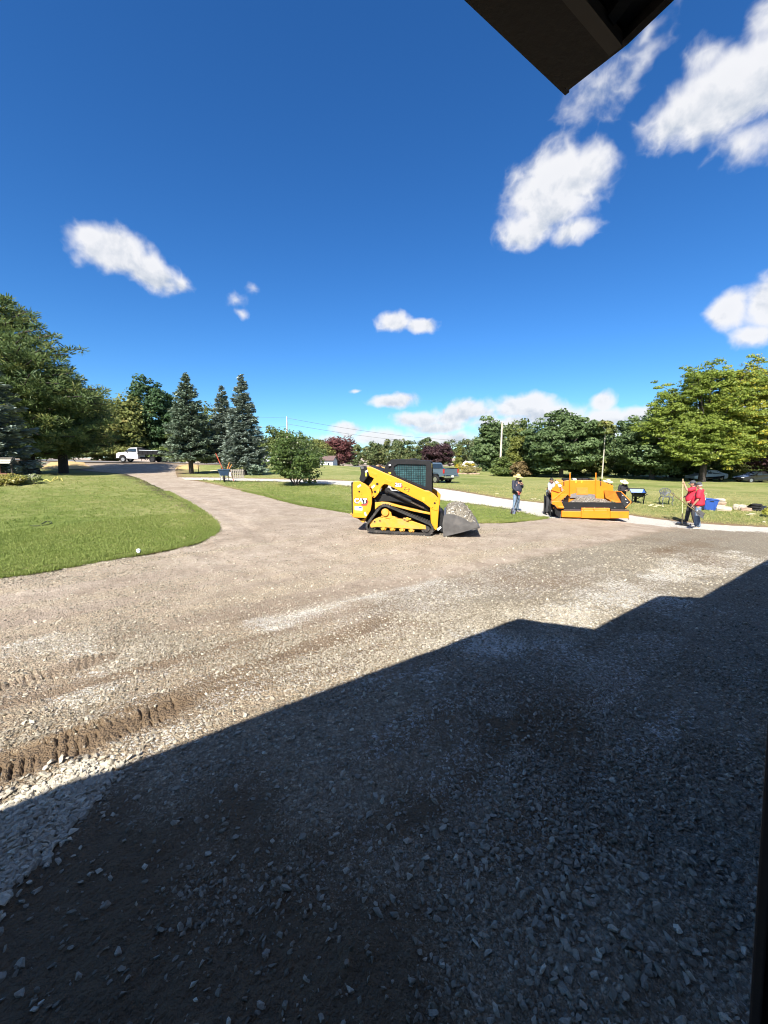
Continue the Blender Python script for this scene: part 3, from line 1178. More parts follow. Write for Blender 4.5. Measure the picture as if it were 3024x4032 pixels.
# door post: its edge leans a little in the picture
a_, b_ = at(3018, 2880, 0.62), at(2946, 4032, 0.62)
dirp = (b_ - a_) / (b_.z - a_.z)
top, bot = a_ + dirp * (3.10 - a_.z), a_ + dirp * (-0.05 - a_.z)
b = MB()
vs = []
for p in (bot, top):
    for de in (0.0, 0.19):
        for dn in (0.0, 0.018):
            vs.append(p + EV * de + NV * dn)
b.add(vs, [(0, 1, 3, 2), (4, 6, 7, 5), (0, 4, 5, 1), (2, 3, 7, 6), (0, 2, 6, 4), (1, 5, 7, 3)])
b.build('door_post', M_WOOD, barn, bevel=0.004)

JAMB_E = max(bot.dot(EV), top.dot(EV))
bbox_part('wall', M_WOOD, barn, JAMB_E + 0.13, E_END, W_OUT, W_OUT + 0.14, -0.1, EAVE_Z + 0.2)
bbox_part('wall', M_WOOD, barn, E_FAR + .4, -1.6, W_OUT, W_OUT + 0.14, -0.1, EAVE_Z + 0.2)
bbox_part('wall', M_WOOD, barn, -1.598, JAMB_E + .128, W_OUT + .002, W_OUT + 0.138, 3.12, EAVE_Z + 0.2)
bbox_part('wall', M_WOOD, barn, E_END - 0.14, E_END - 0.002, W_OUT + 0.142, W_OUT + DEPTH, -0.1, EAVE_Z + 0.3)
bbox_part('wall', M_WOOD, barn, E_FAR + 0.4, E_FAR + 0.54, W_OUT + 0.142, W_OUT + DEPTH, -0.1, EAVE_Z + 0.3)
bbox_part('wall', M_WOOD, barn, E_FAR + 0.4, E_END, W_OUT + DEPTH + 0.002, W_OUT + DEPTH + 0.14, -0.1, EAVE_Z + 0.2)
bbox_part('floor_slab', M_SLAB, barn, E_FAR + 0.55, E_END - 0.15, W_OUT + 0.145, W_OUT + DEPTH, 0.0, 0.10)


# the next wings of the building to the right: seen here only by their shadows
for (sa, sb, sc, elen) in ((S_notch, S_b2, S_b3, 0.0), (S_b3, S_b4, None, 12.0)):
    a0, b0 = back(sa, EAVE_Z - 0.25), back(sb, EAVE_Z - 0.25)
    b0 = b0 + EV * elen
    n0 = (a0.dot(NV) + b0.dot(NV)) / 2
    e0, e1 = a0.dot(EV) - 0.6, b0.dot(EV)
    if sc is not None:
        t = rake_to(b0, sc)
        ms = (t.z - b0.z) / (t - b0).dot(NV)
    zz = EAVE_Z - 0.25
    slab('roof', M_ROOFD, barn, [a0 - EV * 0.6, b0, b0 + NV * 3 + UP * 3 * ms, a0 - EV * 0.6 + NV * 3 + UP * 3 * ms], 0.08)
    bbox_part('wall', M_WOOD, barn, e0 + .7, e1 - 0.3, n0 + 0.5, n0 + 0.62, -0.3, zz + 0.25)
    bbox_part('wall', M_WOOD, barn, e1 - 0.42, e1 - 0.302, n0 + 0.622, n0 + 3.0, -0.3, zz + 0.3)

# ---------------------------------------------------------------- trees, shrubs and hedges
def leaf_material(name, c_dark, c_light, c_alt=None, alt=0.0, trans=0.35):
    if name in MATS:
        return MATS[name]
    k = NT(name)
    t = k.attr('tint').outputs['Fac']
    c = k.mix(t, c_dark, c_light)
    if c_alt:
        c = k.mix(k.ramp(k.attr('tint2').outputs['Fac'], 1 - alt - 0.15, 1 - alt + 0.1), c, c_alt)
    d = k.bsdf(c, 0.55, 0, spec=0.35)
    tr = k.n('ShaderNodeBsdfTranslucent')
    k.put(tr.inputs['Color'], k.mix(0.5, c, c_light, 'MIX'))
    mx = k.n('ShaderNodeMixShader')
    mx.inputs[0].default_value = trans
    k.t.links.new(d.outputs[0], mx.inputs[1])
    k.t.links.new(tr.outputs[0], mx.inputs[2])
    MATS[name] = k.surf(mx)
    return MATS[name]


BARK = mat('bark_grey', (0.085, 0.068, 0.055), 0.9, var=0.35, scale=9, bump=0.8, bscale=22)
BARK_DK = mat('bark_dark', (0.04, 0.032, 0.027), 0.92, var=0.35, scale=8, bump=0.8, bscale=18)
BARK_WH = mat('bark_pale', (0.42, 0.38, 0.32), 0.8, var=0.25, scale=12, bump=0.3)


def rand_dirs(n, rng):
    v = rng.normal(size=(n, 3))
    return v / np.linalg.norm(v, axis=1, keepdims=True)


def cards(C, A, B, sx, sy, fold=0.0):
    """quads: centre C, long axis A, cross axis B (unit), half sizes"""
    sx = sx[:, None]
    sy = sy[:, None]
    a, b = A * sx, B * sy
    n = np.cross(A, B) * fold * sy
    V = np.stack([C - a, C - b * 1.0 + n, C + a, C + b * 1.0 + n], 1)
    return V.reshape(-1, 3)


def leaf_obj(name, V, tint, tint2, material, parent):
    n = len(V) // 4
    q = np.arange(n * 4).reshape(n, 4)
    return np_mesh(name, V, quads=q, material=material, parent=parent,
                   attrs={'tint': ('POINT', 'FLOAT', np.repeat(tint, 4)), 'tint2': ('POINT', 'FLOAT', np.repeat(tint2, 4))})


def clump_leaves(centers, radii, per, size, rng, flat=0.75, lean=0.5, aspect=0.62):
    """leaves over the skins of many small rounded clumps"""
    m = len(centers)
    idx = np.repeat(np.arange(m), per)
    n = len(idx)
    d = rand_dirs(n, rng)
    d[:, 2] = np.where(d[:, 2] < -0.3, d[:, 2] * 0.35, d[:, 2])
    r = radii[idx] * (0.55 + 0.5 * rng.random(n) ** 0.6)
    off = d * r[:, None]
    off[:, 2] *= flat
    C = centers[idx] + off
    nrm = d * (1 - lean) + rand_dirs(n, rng) * lean + np.array([0, 0, 0.35])
    nrm /= np.linalg.norm(nrm, axis=1, keepdims=True)
    A = np.cross(nrm, rand_dirs(n, rng))
    A /= np.linalg.norm(A, axis=1, keepdims=True) + 1e-9
    B = np.cross(nrm, A)
    s = size * (0.6 + 0.8 * rng.random(n))
    ct = rng.random(m)[idx]
    tint = np.clip(0.45 * ct + 0.55 * rng.random(n), 0, 1)
    tint2 = np.clip(0.6 * rng.random(m)[idx] + 0.4 * rng.random(n), 0, 1)
    return cards(C, A, B, s, s * aspect, 0.25), tint, tint2


def limb(mb, p0, p1, r0, r1, rng, bow=0.12, k=4, n=6):
    p0, p1 = Vector(p0), Vector(p1)
    L = (p1 - p0).length
    pts, rs = [], []
    o = Vector(rng.normal(size=3)) * L * bow
    for i in range(k + 1):
        t = i / k
        pts.append(p0.lerp(p1, t) + o * math.sin(math.pi * t) * 0.5 + Vector((0, 0, L * 0.06 * math.sin(math.pi * t))))
        rs.append(r0 * (1 - t) + r1 * t)
    mb.tube(pts, rs, n)


def broadleaf(name, label, base, H, rx, crown0, material, seed, nclump=150, per=110, leaf=0.16, bark=None, cat='tree', group=None, shape=0.0, ry=None, trunk_r=None,
              clump_r=0.16, lean=0.5, flat=0.75, stems=1, gap=0.25, bottom=0.55, limbs=14, tip=0.0, rot=0.0, lowflat=0.0):
    rng = np.random.default_rng(seed)
    t = thing(name, label, cat, base, rot, group)
    ry = ry or rx
    ch = (H - crown0)
    # clump centres on and inside an uneven ovoid
    d = rand_dirs(nclump * 3, rng)
    lump = 1 + gap * (np.sin(d[:, 0] * 3.1 + seed) * np.cos(d[:, 1] * 2.7 + seed * 2) + 0.6 * np.sin(d[:, 2] * 5 + d[:, 0] * 4 + seed))
    rad = (0.35 + 0.65 * rng.random(len(d)) ** 0.45) * lump
    zc = d[:, 2] * rad
    z = np.where(zc > 0, zc * (1 - bottom), zc * bottom) + bottom
    wid = 1.0 - shape * np.clip(z, 0, 1) - tip * np.clip(z - .6, 0, 1)
    C = np.stack([d[:, 0] * rad * rx * wid, d[:, 1] * rad * ry * wid, crown0 + z * ch * 0.93], -1)
    C = C[C[:, 2] > crown0 - 0.02 * H][:nclump]
    rr = clump_r * (rx + ch * 0.5) * (0.6 + 0.7 * rng.random(len(C)))
    V, ti, t2 = clump_leaves(C, rr, per, leaf, rng, flat, lean)
    V[:, 2] = np.maximum(V[:, 2], 0.03)
    leaf_obj('crown', V, ti, t2, material, t)
    mb = MB()
    tr = trunk_r or H * 0.02
    order = rng.permutation(len(C))[:limbs]
    fork = crown0 + ch * 0.22
    for s in range(stems):
        a = 2 * math.pi * s / max(1, stems) + seed
        o = Vector((math.cos(a), math.sin(a), 0)) * (0 if stems == 1 else rx * 0.16)
        ft = Vector((o.x * 2.0, o.y * 2.0, fork))
        b0 = o * 0.4
        mb.tube([b0 + Vector((0, 0, -0.25)), b0 + Vector((0, 0, 0.12)), b0.lerp(ft, 0.5), ft, ft + Vector((o.x * .5, o.y * .5, ch * 0.55))], [tr * 1.45, tr * 1.1, tr * 0.9, tr * 0.75, tr * 0.2], 9)
    for i in order:
        c = C[i]
        s = i % stems
        a = 2 * math.pi * s / max(1, stems) + seed
        o = Vector((math.cos(a), math.sin(a), 0)) * (0 if stems == 1 else rx * 0.32)
        h0 = crown0 + (fork - crown0) * rng.random() + max(0.0, (c[2] - fork)) * 0.35
        limb(mb, (o.x, o.y, max(h0, .3)), c, tr * 0.42, tr * 0.10, rng)
    mb.build('trunk', bark or BARK, t, smooth=True, fix=False)
    return t


def pine(name, label, base, H, rx, crown0, material, seed, whorls=15, leaf=0.26, group=None, trunk_r=None, lean=0.0, n_per=7, tufts=26, bark=None, top=0.12, rot=0.0, full=False):
    """soft-needled pine: upswept boughs carrying round puffs of needles"""
    rng = np.random.default_rng(seed)
    t = thing(name, label, 'tree', base, rot, group)
    mb = MB()
    tr = trunk_r or H * 0.022
    mb.tube([(0, 0, -0.3), (0.0, 0, 0.15), (lean * .3, 0, crown0), (lean * .7, 0, H * .6), (lean * .8, 0, H * 0.97)], [tr * 1.5, tr * 1.12, tr * .95, tr * .55, tr * .08], 9)
    Cs, Rs = [], []
    for w in range(whorls):
        f = (w + 0.5 * rng.random()) / whorls
        z = crown0 + (H - crown0) * f
        prof = (1 - f) ** 0.75 * (0.72 + 0.28 * math.sin(math.pi * min(1, f * 2.2 + .25))) + top * (1 - f)
        if full:
            prof = (1 - f ** 2.2) ** 0.9 * (0.86 + .14 * min(1, f * 5)) + .03
        L0 = rx * prof
        k = max(4, int(n_per * (0.6 + 0.6 * (1 - f))))
        for j in range(k):
            a = 2 * math.pi * (j + rng.random() * 0.8) / k + w * 1.3
            L = L0 * ((0.60 if full else 0.72) + (0.58 if full else 0.42) * rng.random())
            rise = L * (0.05 + 0.28 * f + 0.10 * rng.random())
            x0 = lean * min(1, z / H)
            p1 = Vector((x0 + math.cos(a) * L, math.sin(a) * L, z + rise))
            limb(mb, (x0, 0, z), p1, tr * 0.30 * (1 - .6 * f), tr * 0.06, rng, 0.05, 3, 5)
            m = max(2, int(1 + L / (rx * 0.13)))
            for q in range(m):
                s = 0.38 + 0.66 * (q + rng.random() * .5) / m
                side = (rng.random() - .5) * L * 0.38 * s
                c = np.array([x0 + math.cos(a) * L * s - math.sin(a) * side, math.sin(a) * L * s + math.cos(a) * side, z + rise * s * s + (rng.random() - .3) * 0.25])
                Cs.append(c)
                Rs.append(rx * (.098 if full else .115) * (0.7 + 0.6 * rng.random()))
    Cs.append(np.array([lean * .8, 0, H * 0.97]))
    Rs.append(rx * 0.09)
    C, Rr = np.array(Cs), np.array(Rs)
    m = len(C)
    idx = np.repeat(np.arange(m), tufts)
    n = len(idx)
    d = rand_dirs(n, rng)
    d[:, 2] = d[:, 2] * 0.7 + 0.35
    d /= np.linalg.norm(d, axis=1, keepdims=True)
    P = C[idx] + d * (Rr[idx] * (0.35 + 0.65 * rng.random(n)))[:, None] * np.array([1, 1, .7])
    B = np.cross(d, rand_dirs(n, rng))
    B /= np.linalg.norm(B, axis=1, keepdims=True) + 1e-9
    s = leaf * (0.6 + 0.8 * rng.random(n))
    V = cards(P + d * s[:, None] * .5, d, B, s, s * 0.20, 0.2)
    tint = np.clip(0.68 * rng.random(m)[idx] + 0.42 * rng.random(n) - .05, 0, 1)
    leaf_obj('crown', V, tint, np.clip(.7 * rng.random(m)[idx] + .3 * rng.random(n), 0, 1), material, t)
    mb.build('trunk', bark or BARK_DK, t, smooth=True, fix=False)
    return t


def spruce(name, label, base, H, rx, crown0, material, seed, whorls=24, group=None, trunk_r=None, leaf=0.20, per_m=16, bark=None, n_per=9, droop=0.28, rot=0.0):
    """layered drooping boughs, each a flat fan of short twigs"""
    rng = np.random.default_rng(seed)
    t = thing(name, label, 'tree', base, rot, group)
    mb = MB()
    tr = trunk_r or H * 0.016
    mb.tube([(0, 0, -0.3), (0, 0, 0.12), (0, 0, H * .5), (0, 0, H * .99)], [tr * 1.4, tr * 1.1, tr * .7, tr * .07], 9)
    Ps, As, Bs, Ss, Ts = [], [], [], [], []
    for w in range(whorls):
        f = (w + 0.6 * rng.random()) / whorls
        z = crown0 + (H - crown0) * f ** 0.92
        L0 = rx * (1 - f) ** 0.88 * (1.0 if f > 0.12 else 0.86 + f) + 0.12
        k = max(4, int(n_per * (0.55 + 0.55 * (1 - f))))
        for j in range(k):
            a = 2 * math.pi * (j + rng.random() * 0.7) / k + w * 2.4
            z = crown0 + (H - crown0) * min(0.985, max(0, f + (rng.random() - .5) * 1.5 / whorls)) ** 0.92
            L = L0 * (0.62 + 0.46 * rng.random())
            ca, sa = math.cos(a), math.sin(a)
            # bough curve: out and down, tip lifted
            def bp(s):
                return np.array([ca * L * s, sa * L * s, z + L * (0.16 * f * s - droop * (1 - .6 * f) * (s - 0.55 * s ** 3))])
            mb.tube([bp(0), bp(0.4), bp(0.75), bp(1.0)], [tr * .26 * (1 - .6 * f), tr * .18 * (1 - .6 * f), tr * .1 * (1 - .6 * f), tr * .03], 5)
            m = max(6, int(per_m * L))
            s = 0.10 + 0.92 * rng.random(m) ** 0.7
            cen = np.array([bp(x) for x in s])
            half = L * 0.46 * (1.08 - s) + 0.12
            lat = (rng.random(m) * 2 - 1) * half
            cen[:, 0] += -sa * lat
            cen[:, 1] += ca * lat
            cen[:, 2] += -np.abs(lat) * 0.30 + (rng.random(m) - .62) * 0.34
            out = np.stack([ca - sa * np.sign(lat) * .75, sa + ca * np.sign(lat) * .75, -0.18 + 0.35 * rng.random(m) + 0 * lat], -1)
            out += rng.normal(size=(m, 3)) * 0.22
            out /= np.linalg.norm(out, axis=1, keepdims=True)
            nrm = np.array([0, 0, 1.0]) + rng.normal(size=(m, 3)) * 0.45
            b = np.cross(nrm, out)
            b /= np.linalg.norm(b, axis=1, keepdims=True) + 1e-9
            Ps.append(cen)
            As.append(out)
            Bs.append(b)
            Ss.append(leaf * (0.6 + 0.8 * rng.random(m)))
            Ts.append(np.clip(0.35 * rng.random() + 0.65 * rng.random(m), 0, 1))
    P, A, B, S, T = map(np.concatenate, (Ps, As, Bs, Ss, Ts))
    V = cards(P, A, B, S, S * 0.40, 0.35)
    leaf_obj('crown', V, T, RNG.random(len(T)), material, t)
    mb.build('trunk', bark or BARK, t, smooth=True, fix=False)
    return t


LF_PINE = leaf_material('pine_needles', (0.042, 0.080, 0.028), (0.160, 0.220, 0.066), (0.25, 0.255, 0.07), .22)
LF_PINE2 = leaf_material('pine_needles_dark', (0.027, 0.062, 0.027), (0.088, 0.150, 0.053))
LF_BLUE = leaf_material('blue_spruce_needles', (0.085, 0.118, 0.092), (0.300, 0.355, 0.290), trans=0.15)
LF_SPR = leaf_material('spruce_needles', (0.073, 0.114, 0.073), (0.268, 0.333, 0.235), trans=0.15)
LF_MAPLE = leaf_material('maple_leaves', (0.050, 0.090, 0.030), (0.175, 0.240, 0.095))
LF_LOCUST = leaf_material('locust_leaves', (0.115, 0.165, 0.026), (0.285, 0.345, 0.060), (0.48, 0.41, 0.05), .24, trans=.45)
LF_YEL = leaf_material('yellow_green_leaves', (0.11, 0.14, 0.036), (0.25, 0.262, 0.080), (0.31, 0.26, .085), .15)
LF_ARB = leaf_material('arborvitae_leaves', (0.094, 0.119, 0.025), (0.219, 0.231, 0.050))
LF_PLUM = leaf_material('plum_leaves', (0.027, 0.015, 0.018), (0.094, 0.045, 0.050))
LF_PLUMR = leaf_material('red_plum_leaves', (0.069, 0.025, 0.027), (0.200, 0.075, 0.069), (0.125, 0.125, 0.037), .15)
LF_MID = leaf_material('mixed_leaves', (0.069, 0.106, 0.031), (0.194, 0.231, 0.075))
LF_HEDGE = leaf_material('hedge_leaves', (0.056, 0.094, 0.022), (0.175, 0.219, 0.056))
LF_MAG = leaf_material('magnolia_leaves', (0.037, 0.075, 0.020), (0.131, 0.181, 0.044), (0.625, 0.575, 0.450), .02)
LF_BROWN = leaf_material('brownish_leaves', (0.125, 0.088, 0.037), (0.250, 0.181, 0.075))


def px_m(depth):
    return depth / FPX


def hpx(base, top_py):
    """height that reaches a pixel row from a base point"""
    d = ray(1512, top_py)
    return EYE.z + d.z / d.y * base.y - base.z


def tb(px, depth):
    return GD(px, depth)


# --- left side
b = tb(-70, 31)
spruce('spruce_tree', 'blue grey spruce at the left edge, its boughs over the lawn', b, hpx(b, 1215), 4.3, 0.9, LF_BLUE, 11, whorls=27, leaf=0.21, per_m=40, n_per=11, trunk_r=.3)
b = tb(132, 40)
pine('pine_tree', 'big white pine with thick leaning trunk, tallest tree on the left', b, hpx(b, 1178), 6.9, 1.6, LF_PINE, 21, whorls=24, leaf=0.20, trunk_r=0.62, lean=-1.0, n_per=11, tufts=52, full=True)
b = tb(256, 41)
pine('pine_tree', 'shorter white pine with the thinner dark trunk, overhanging the drive mouth', b, hpx(b, 1450), 4.6, 2.2, LF_PINE, 22, whorls=12, leaf=0.20, trunk_r=0.40, n_per=10, tufts=52, lean=.3, full=True)
b = tb(470, 76)
broadleaf('leafy_tree', 'yellow green leafy tree behind the road between the pines', b, hpx(b, 1545), 5.5, 0.6, LF_YEL, 31, nclump=170, per=70, leaf=0.28, bottom=.5)
b = tb(385, 78)
broadleaf('leafy_tree', 'thin grey green tree peeping out behind the white pine', b, hpx(b, 1520), 4.0, 2.0, LF_MID, 32, nclump=70, per=60, leaf=0.26)
b = tb(606, 80)
broadleaf('pine_tree', 'dark broad pine behind the white truck', b, hpx(b, 1478), 5.3, 0.4, LF_PINE2, 23, nclump=300, per=80, leaf=.26, bottom=.42, shape=.22, clump_r=.085, gap=.2, bark=BARK_DK, trunk_r=.35)
b = tb(690, 84)
pine('pine_tree', 'dark pine half hidden behind the first small spruce', b, hpx(b, 1560), 5.4, 0.4, LF_PINE2, 24, whorls=14, leaf=0.42, trunk_r=.35, n_per=8, tufts=22, top=.3)
b = tb(770, 82)
broadleaf('leafy_tree', 'dim green tree behind the spruces and the road', b, hpx(b, 1640), 5.0, 0.3, LF_MID, 33, nclump=110, per=60, leaf=.28)
for i, (px, d, tp, w, lf, lab) in enumerate([
        (470, 72, 1755, 3.4, LF_YEL, 'pale green roadside bush in front of the white truck'),
        (395, 71, 1745, 3.0, LF_MID, 'grey green roadside bush beside the thin pine trunk'),
        (300, 72, 1740, 3.2, LF_HEDGE, 'green roadside bush seen between the two pine trunks'),
        (190, 72, 1742, 3.0, LF_HEDGE, 'bright leafy bush right of the thick pine trunk'),
        (70, 72, 1735, 3.4, LF_MID, 'dark bush behind the blue spruce, left of the thick trunk'),
        (690, 73, 1755, 3.2, LF_HEDGE, 'dark roadside bush at the white truck tail'),
        (840, 80, 1745, 3.6, LF_MID, 'dusky bush behind the road between the spruce trunks')]):
    b = tb(px, d)
    broadleaf('roadside_bush', lab, b, hpx(b, tp), w, 0.05, lf, 60 + i, nclump=70, per=55, leaf=.20, cat='bush', trunk_r=.06, limbs=6, group='bushes along the road')
for i, (px, d, tp, w) in enumerate([(-150, 80, 1500, 6), (60, 84, 1480, 6), (230, 82, 1560, 5), (-420, 76, 1400, 7)]):
    b = tb(px, d)
    pine('pine_tree', ['dark pine behind the road at the far left edge', 'dark pine behind the thick pine trunk', 'dark pine behind the thin pine trunk', 'tall dark pine out beyond the left edge'][i], b, hpx(b, tp), w, 0.5, LF_PINE2, 40 + i, whorls=12, leaf=.42, n_per=8, tufts=16, trunk_r=.3, top=.3)
b = tb(757, 44.5)
spruce('spruce_tree', 'grey green spruce with bare lower trunk beside the drive', b, hpx(b, 1468), 3.15, 2.1, LF_SPR, 12, whorls=25, leaf=.17, per_m=60, n_per=11, trunk_r=.24)
b = tb(893, 47)
spruce('spruce_tree', 'narrow blue spruce standing behind the other two', b, hpx(b, 1518), 2.5, 1.6, LF_BLUE, 13, whorls=24, leaf=.17, per_m=60, n_per=10, trunk_r=.25, bark=BARK_DK)
b = tb(968, 42.5)
spruce('spruce_tree', 'blue spruce with a skirt of boughs, nearest the magnolia bush', b, hpx(b, 1474), 2.65, 1.2, LF_BLUE, 14, whorls=27, leaf=.165, per_m=62, n_per=11, trunk_r=.2)
b = tb(785, 45.5)
broadleaf('sapling', 'small bright leafy sapling under the grey green spruce', b, 3.4, 1.3, 1.2, LF_YEL, 35, nclump=40, per=40, leaf=.11, cat='sapling', trunk_r=.04)
b = G(1165, 1913)
broadleaf('magnolia_bush', 'round dark green bush with many stems on the middle lawn', b, hpx(b, 1703), 2.35, 0.35, LF_MAG, 36, nclump=150, per=75, leaf=.085, cat='bush', stems=4, trunk_r=.055, bottom=.45, clump_r=.13, limbs=20, gap=.3)
b = GD(1010, 41.5)
broadleaf('low_bush', 'low dark bush at the foot of the nearest blue spruce', b, 1.35, 1.0, 0.05, LF_SPR, 37, nclump=40, per=50, leaf=.09, cat='bush', trunk_r=.03, limbs=4)

# --- far middle
for i, (px, d, tp, hw, lf, lab) in enumerate([
        (1335, 118, 1716, 4.6, LF_PLUMR, 'reddish plum tree behind the small white house'),
        (1716, 104, 1747, 3.5, LF_PLUM, 'dark purple round tree behind the pickup cab'),
        (1095, 95, 1690, 4.5, LF_MID, 'green tree left behind the magnolia bush'),
        (1190, 105, 1725, 5.0, LF_MID, 'green tree straight behind the magnolia bush'),
        (1260, 112, 1735, 4.0, LF_YEL, 'pale green tree between magnolia bush and red plum')]):
    b = tb(px, d)
    broadleaf('far_tree', lab, b, hpx(b, tp), hw, 0.3, lf, 70 + i, nclump=130, per=60, leaf=.26, trunk_r=.2, bottom=.5)

# --- right side
b = tb(1925, 82)
broadleaf('tall_oak', 'tall dark columnar tree standing left of the wooden utility pole', b, hpx(b, 1637), 3.3, 0.2, LF_MAPLE, 81, nclump=240, per=90, leaf=.26, bottom=.45, shape=.25, trunk_r=.3, clump_r=.11)
b = tb(2035, 64)
broadleaf('arborvitae', 'yellow green cone shaped arborvitae right of the wooden pole', b, hpx(b, 1695), 2.4, 0.05, LF_ARB, 82, nclump=170, per=90, leaf=.16, bottom=.3, shape=.55, trunk_r=.12, clump_r=.10, limbs=4)
b = tb(2062, 66)
broadleaf('arborvitae', 'second yellow green arborvitae touching the round maple', b, hpx(b, 1730), 2.2, 0.05, LF_ARB, 83, nclump=150, per=80, leaf=.16, bottom=.3, shape=.55, trunk_r=.12, clump_r=.10, limbs=4)
b = tb(2020, 88)
broadleaf('leafy_tree', 'dull green tree top showing above the arborvitae', b, hpx(b, 1655), 4.0, 0.5, LF_MID, 84, nclump=110, per=70, leaf=.28, gap=.4)
b = G(2208, 1881)
broadleaf('maple_tree', 'round dense maple behind the left end of the paver', b, hpx(b, 1612), 5.3, 0.9, LF_MAPLE, 85, nclump=330, per=110, leaf=.20, bottom=.45, trunk_r=.32, clump_r=.085, gap=.14)
b = tb(2330, 66)
broadleaf('leafy_tree', 'smaller dark tree between the two maples', b, hpx(b, 1700), 3.2, 0.3, LF_MAPLE, 86, nclump=130, per=70, leaf=.2, trunk_r=.2)
b = G(2370, 1886)
broadleaf('birch_sapling', 'slim sapling with thin pale trunk and small airy crown', b, hpx(b, 1640), 1.5, hpx(b, 1715), LF_YEL, 87, nclump=26, per=45, leaf=.17, bark=BARK_WH, trunk_r=.085, gap=.5, clump_r=.14)
b = G(2565, 1888)
broadleaf('maple_tree', 'dark spreading maple just left of the locust tree', b, hpx(b, 1590), 4.6, 0.9, LF_MAPLE, 88, nclump=290, per=110, leaf=.19, bottom=.42, trunk_r=.33, clump_r=.09, gap=.2)
b = tb(2640, 62)
broadleaf('maple_tree', 'dark maple hidden behind the locust crown', b, hpx(b, 1620), 5.0, 0.8, LF_MAPLE, 89, nclump=200, per=80, leaf=.22, trunk_r=.3)


def locust():
    """airy honey locust: forked trunk, long level limbs, flat sprays of small leaves"""
    rng = np.random.default_rng(90)
    base = G(2762, 1898)
    H = hpx(base, 1412)
    t = thing('locust_tree', 'tall airy yellow green locust tree with forked trunk by the white car', 'tree', base)
    mb = MB()
    fork = Vector((0.15, 0, 3.2))
    mb.tube([(0, 0, -0.3), (0.0, 0, .2), (0.05, 0, 1.8), fork], [.55, .42, .36, .34], 10)
    Cs, Rs = [], []
    mains = [(-3.0, -2.4, 3.0), (2.6, -2.6, 3.2), (6.6, -1.8, 3.6), (-1.0, 1.5, 12.8), (4.6, 0.5, 14.8), (8.4, .4, 14.0), (-4.8, -1.8, 4.4), (4.2, -2.4, 4.8), (8.2, -1.2, 5.4), (-6.4, -0.6, 5.4), (-5.6, 0.5, 9.2), (-4.4, .8, 11.4), (-2.2, -2.0, 7.0), (6.4, 1.8, 13.6), (2.0, 1.0, 12.6), (8.6, 1.4, 11.2), (11.5, 0, 9.5), (-3.0, -1.5, 12.6), (0.2, 0.6, 14.4), (3.6, -0.8, 13.8), (7.0, 0.6, 12.2), (9.2, -0.5, 9.4), (-4.6, -1.8, 6.0), (5.2, -2.2, 8.2), (1.2, -2.6, 10.2), (-6.8, 1.0, 7.0), (10.5, 1.2, 6.6), (3.5, 2.6, 11.0), (-1.6, 2.2, 9.0)]
    sc = H / 15.0
    for m in mains:
        tip = Vector(m) * sc
        mid = fork.lerp(tip, 0.45) + Vector((0, 0, 0.9))
        pts = [fork, fork.lerp(mid, .5) + Vector((rng.normal() * .15, 0, .2)), mid, mid.lerp(tip, .55) + Vector((0, 0, .25)), tip]
        mb.tube(pts, [.24, .18, .13, .08, .03], 7)
        for q in range(19):
            s = 0.22 + 0.72 * rng.random()
            p = pts[2].lerp(tip, s) if s > .4 else pts[1].lerp(pts[2], s + .4)
            d = Vector((rng.normal(), rng.normal() * .9, rng.normal() * .28 + .12)).normalized()
            L = (0.9 + 1.5 * rng.random()) * sc
            e = p + d * L
            limb(mb, p, e, .045, .012, rng, .08, 3, 5)
            for z in range(5):
                c = p.lerp(e, 0.45 + 0.6 * rng.random()) + Vector((rng.normal() * .40, rng.normal() * .40, rng.normal() * .42))
                Cs.append(np.array(c))
                Rs.append((0.42 + 0.35 * rng.random()) * sc)
    C, Rr = np.array(Cs), np.array(Rs)
    V, ti, t2 = clump_leaves(C, Rr, 44, 0.14, rng, flat=0.50, lean=0.35, aspect=.5)
    # leaves turn yellower towards the right-hand limbs
    t2 = np.clip(t2 + (V[::4, 0] - 3.0) * 0.05, 0, 1)
    leaf_obj('crown', V, ti, t2, LF_LOCUST, t)
    mb.build('trunk', BARK_DK, t, smooth=True, fix=False)


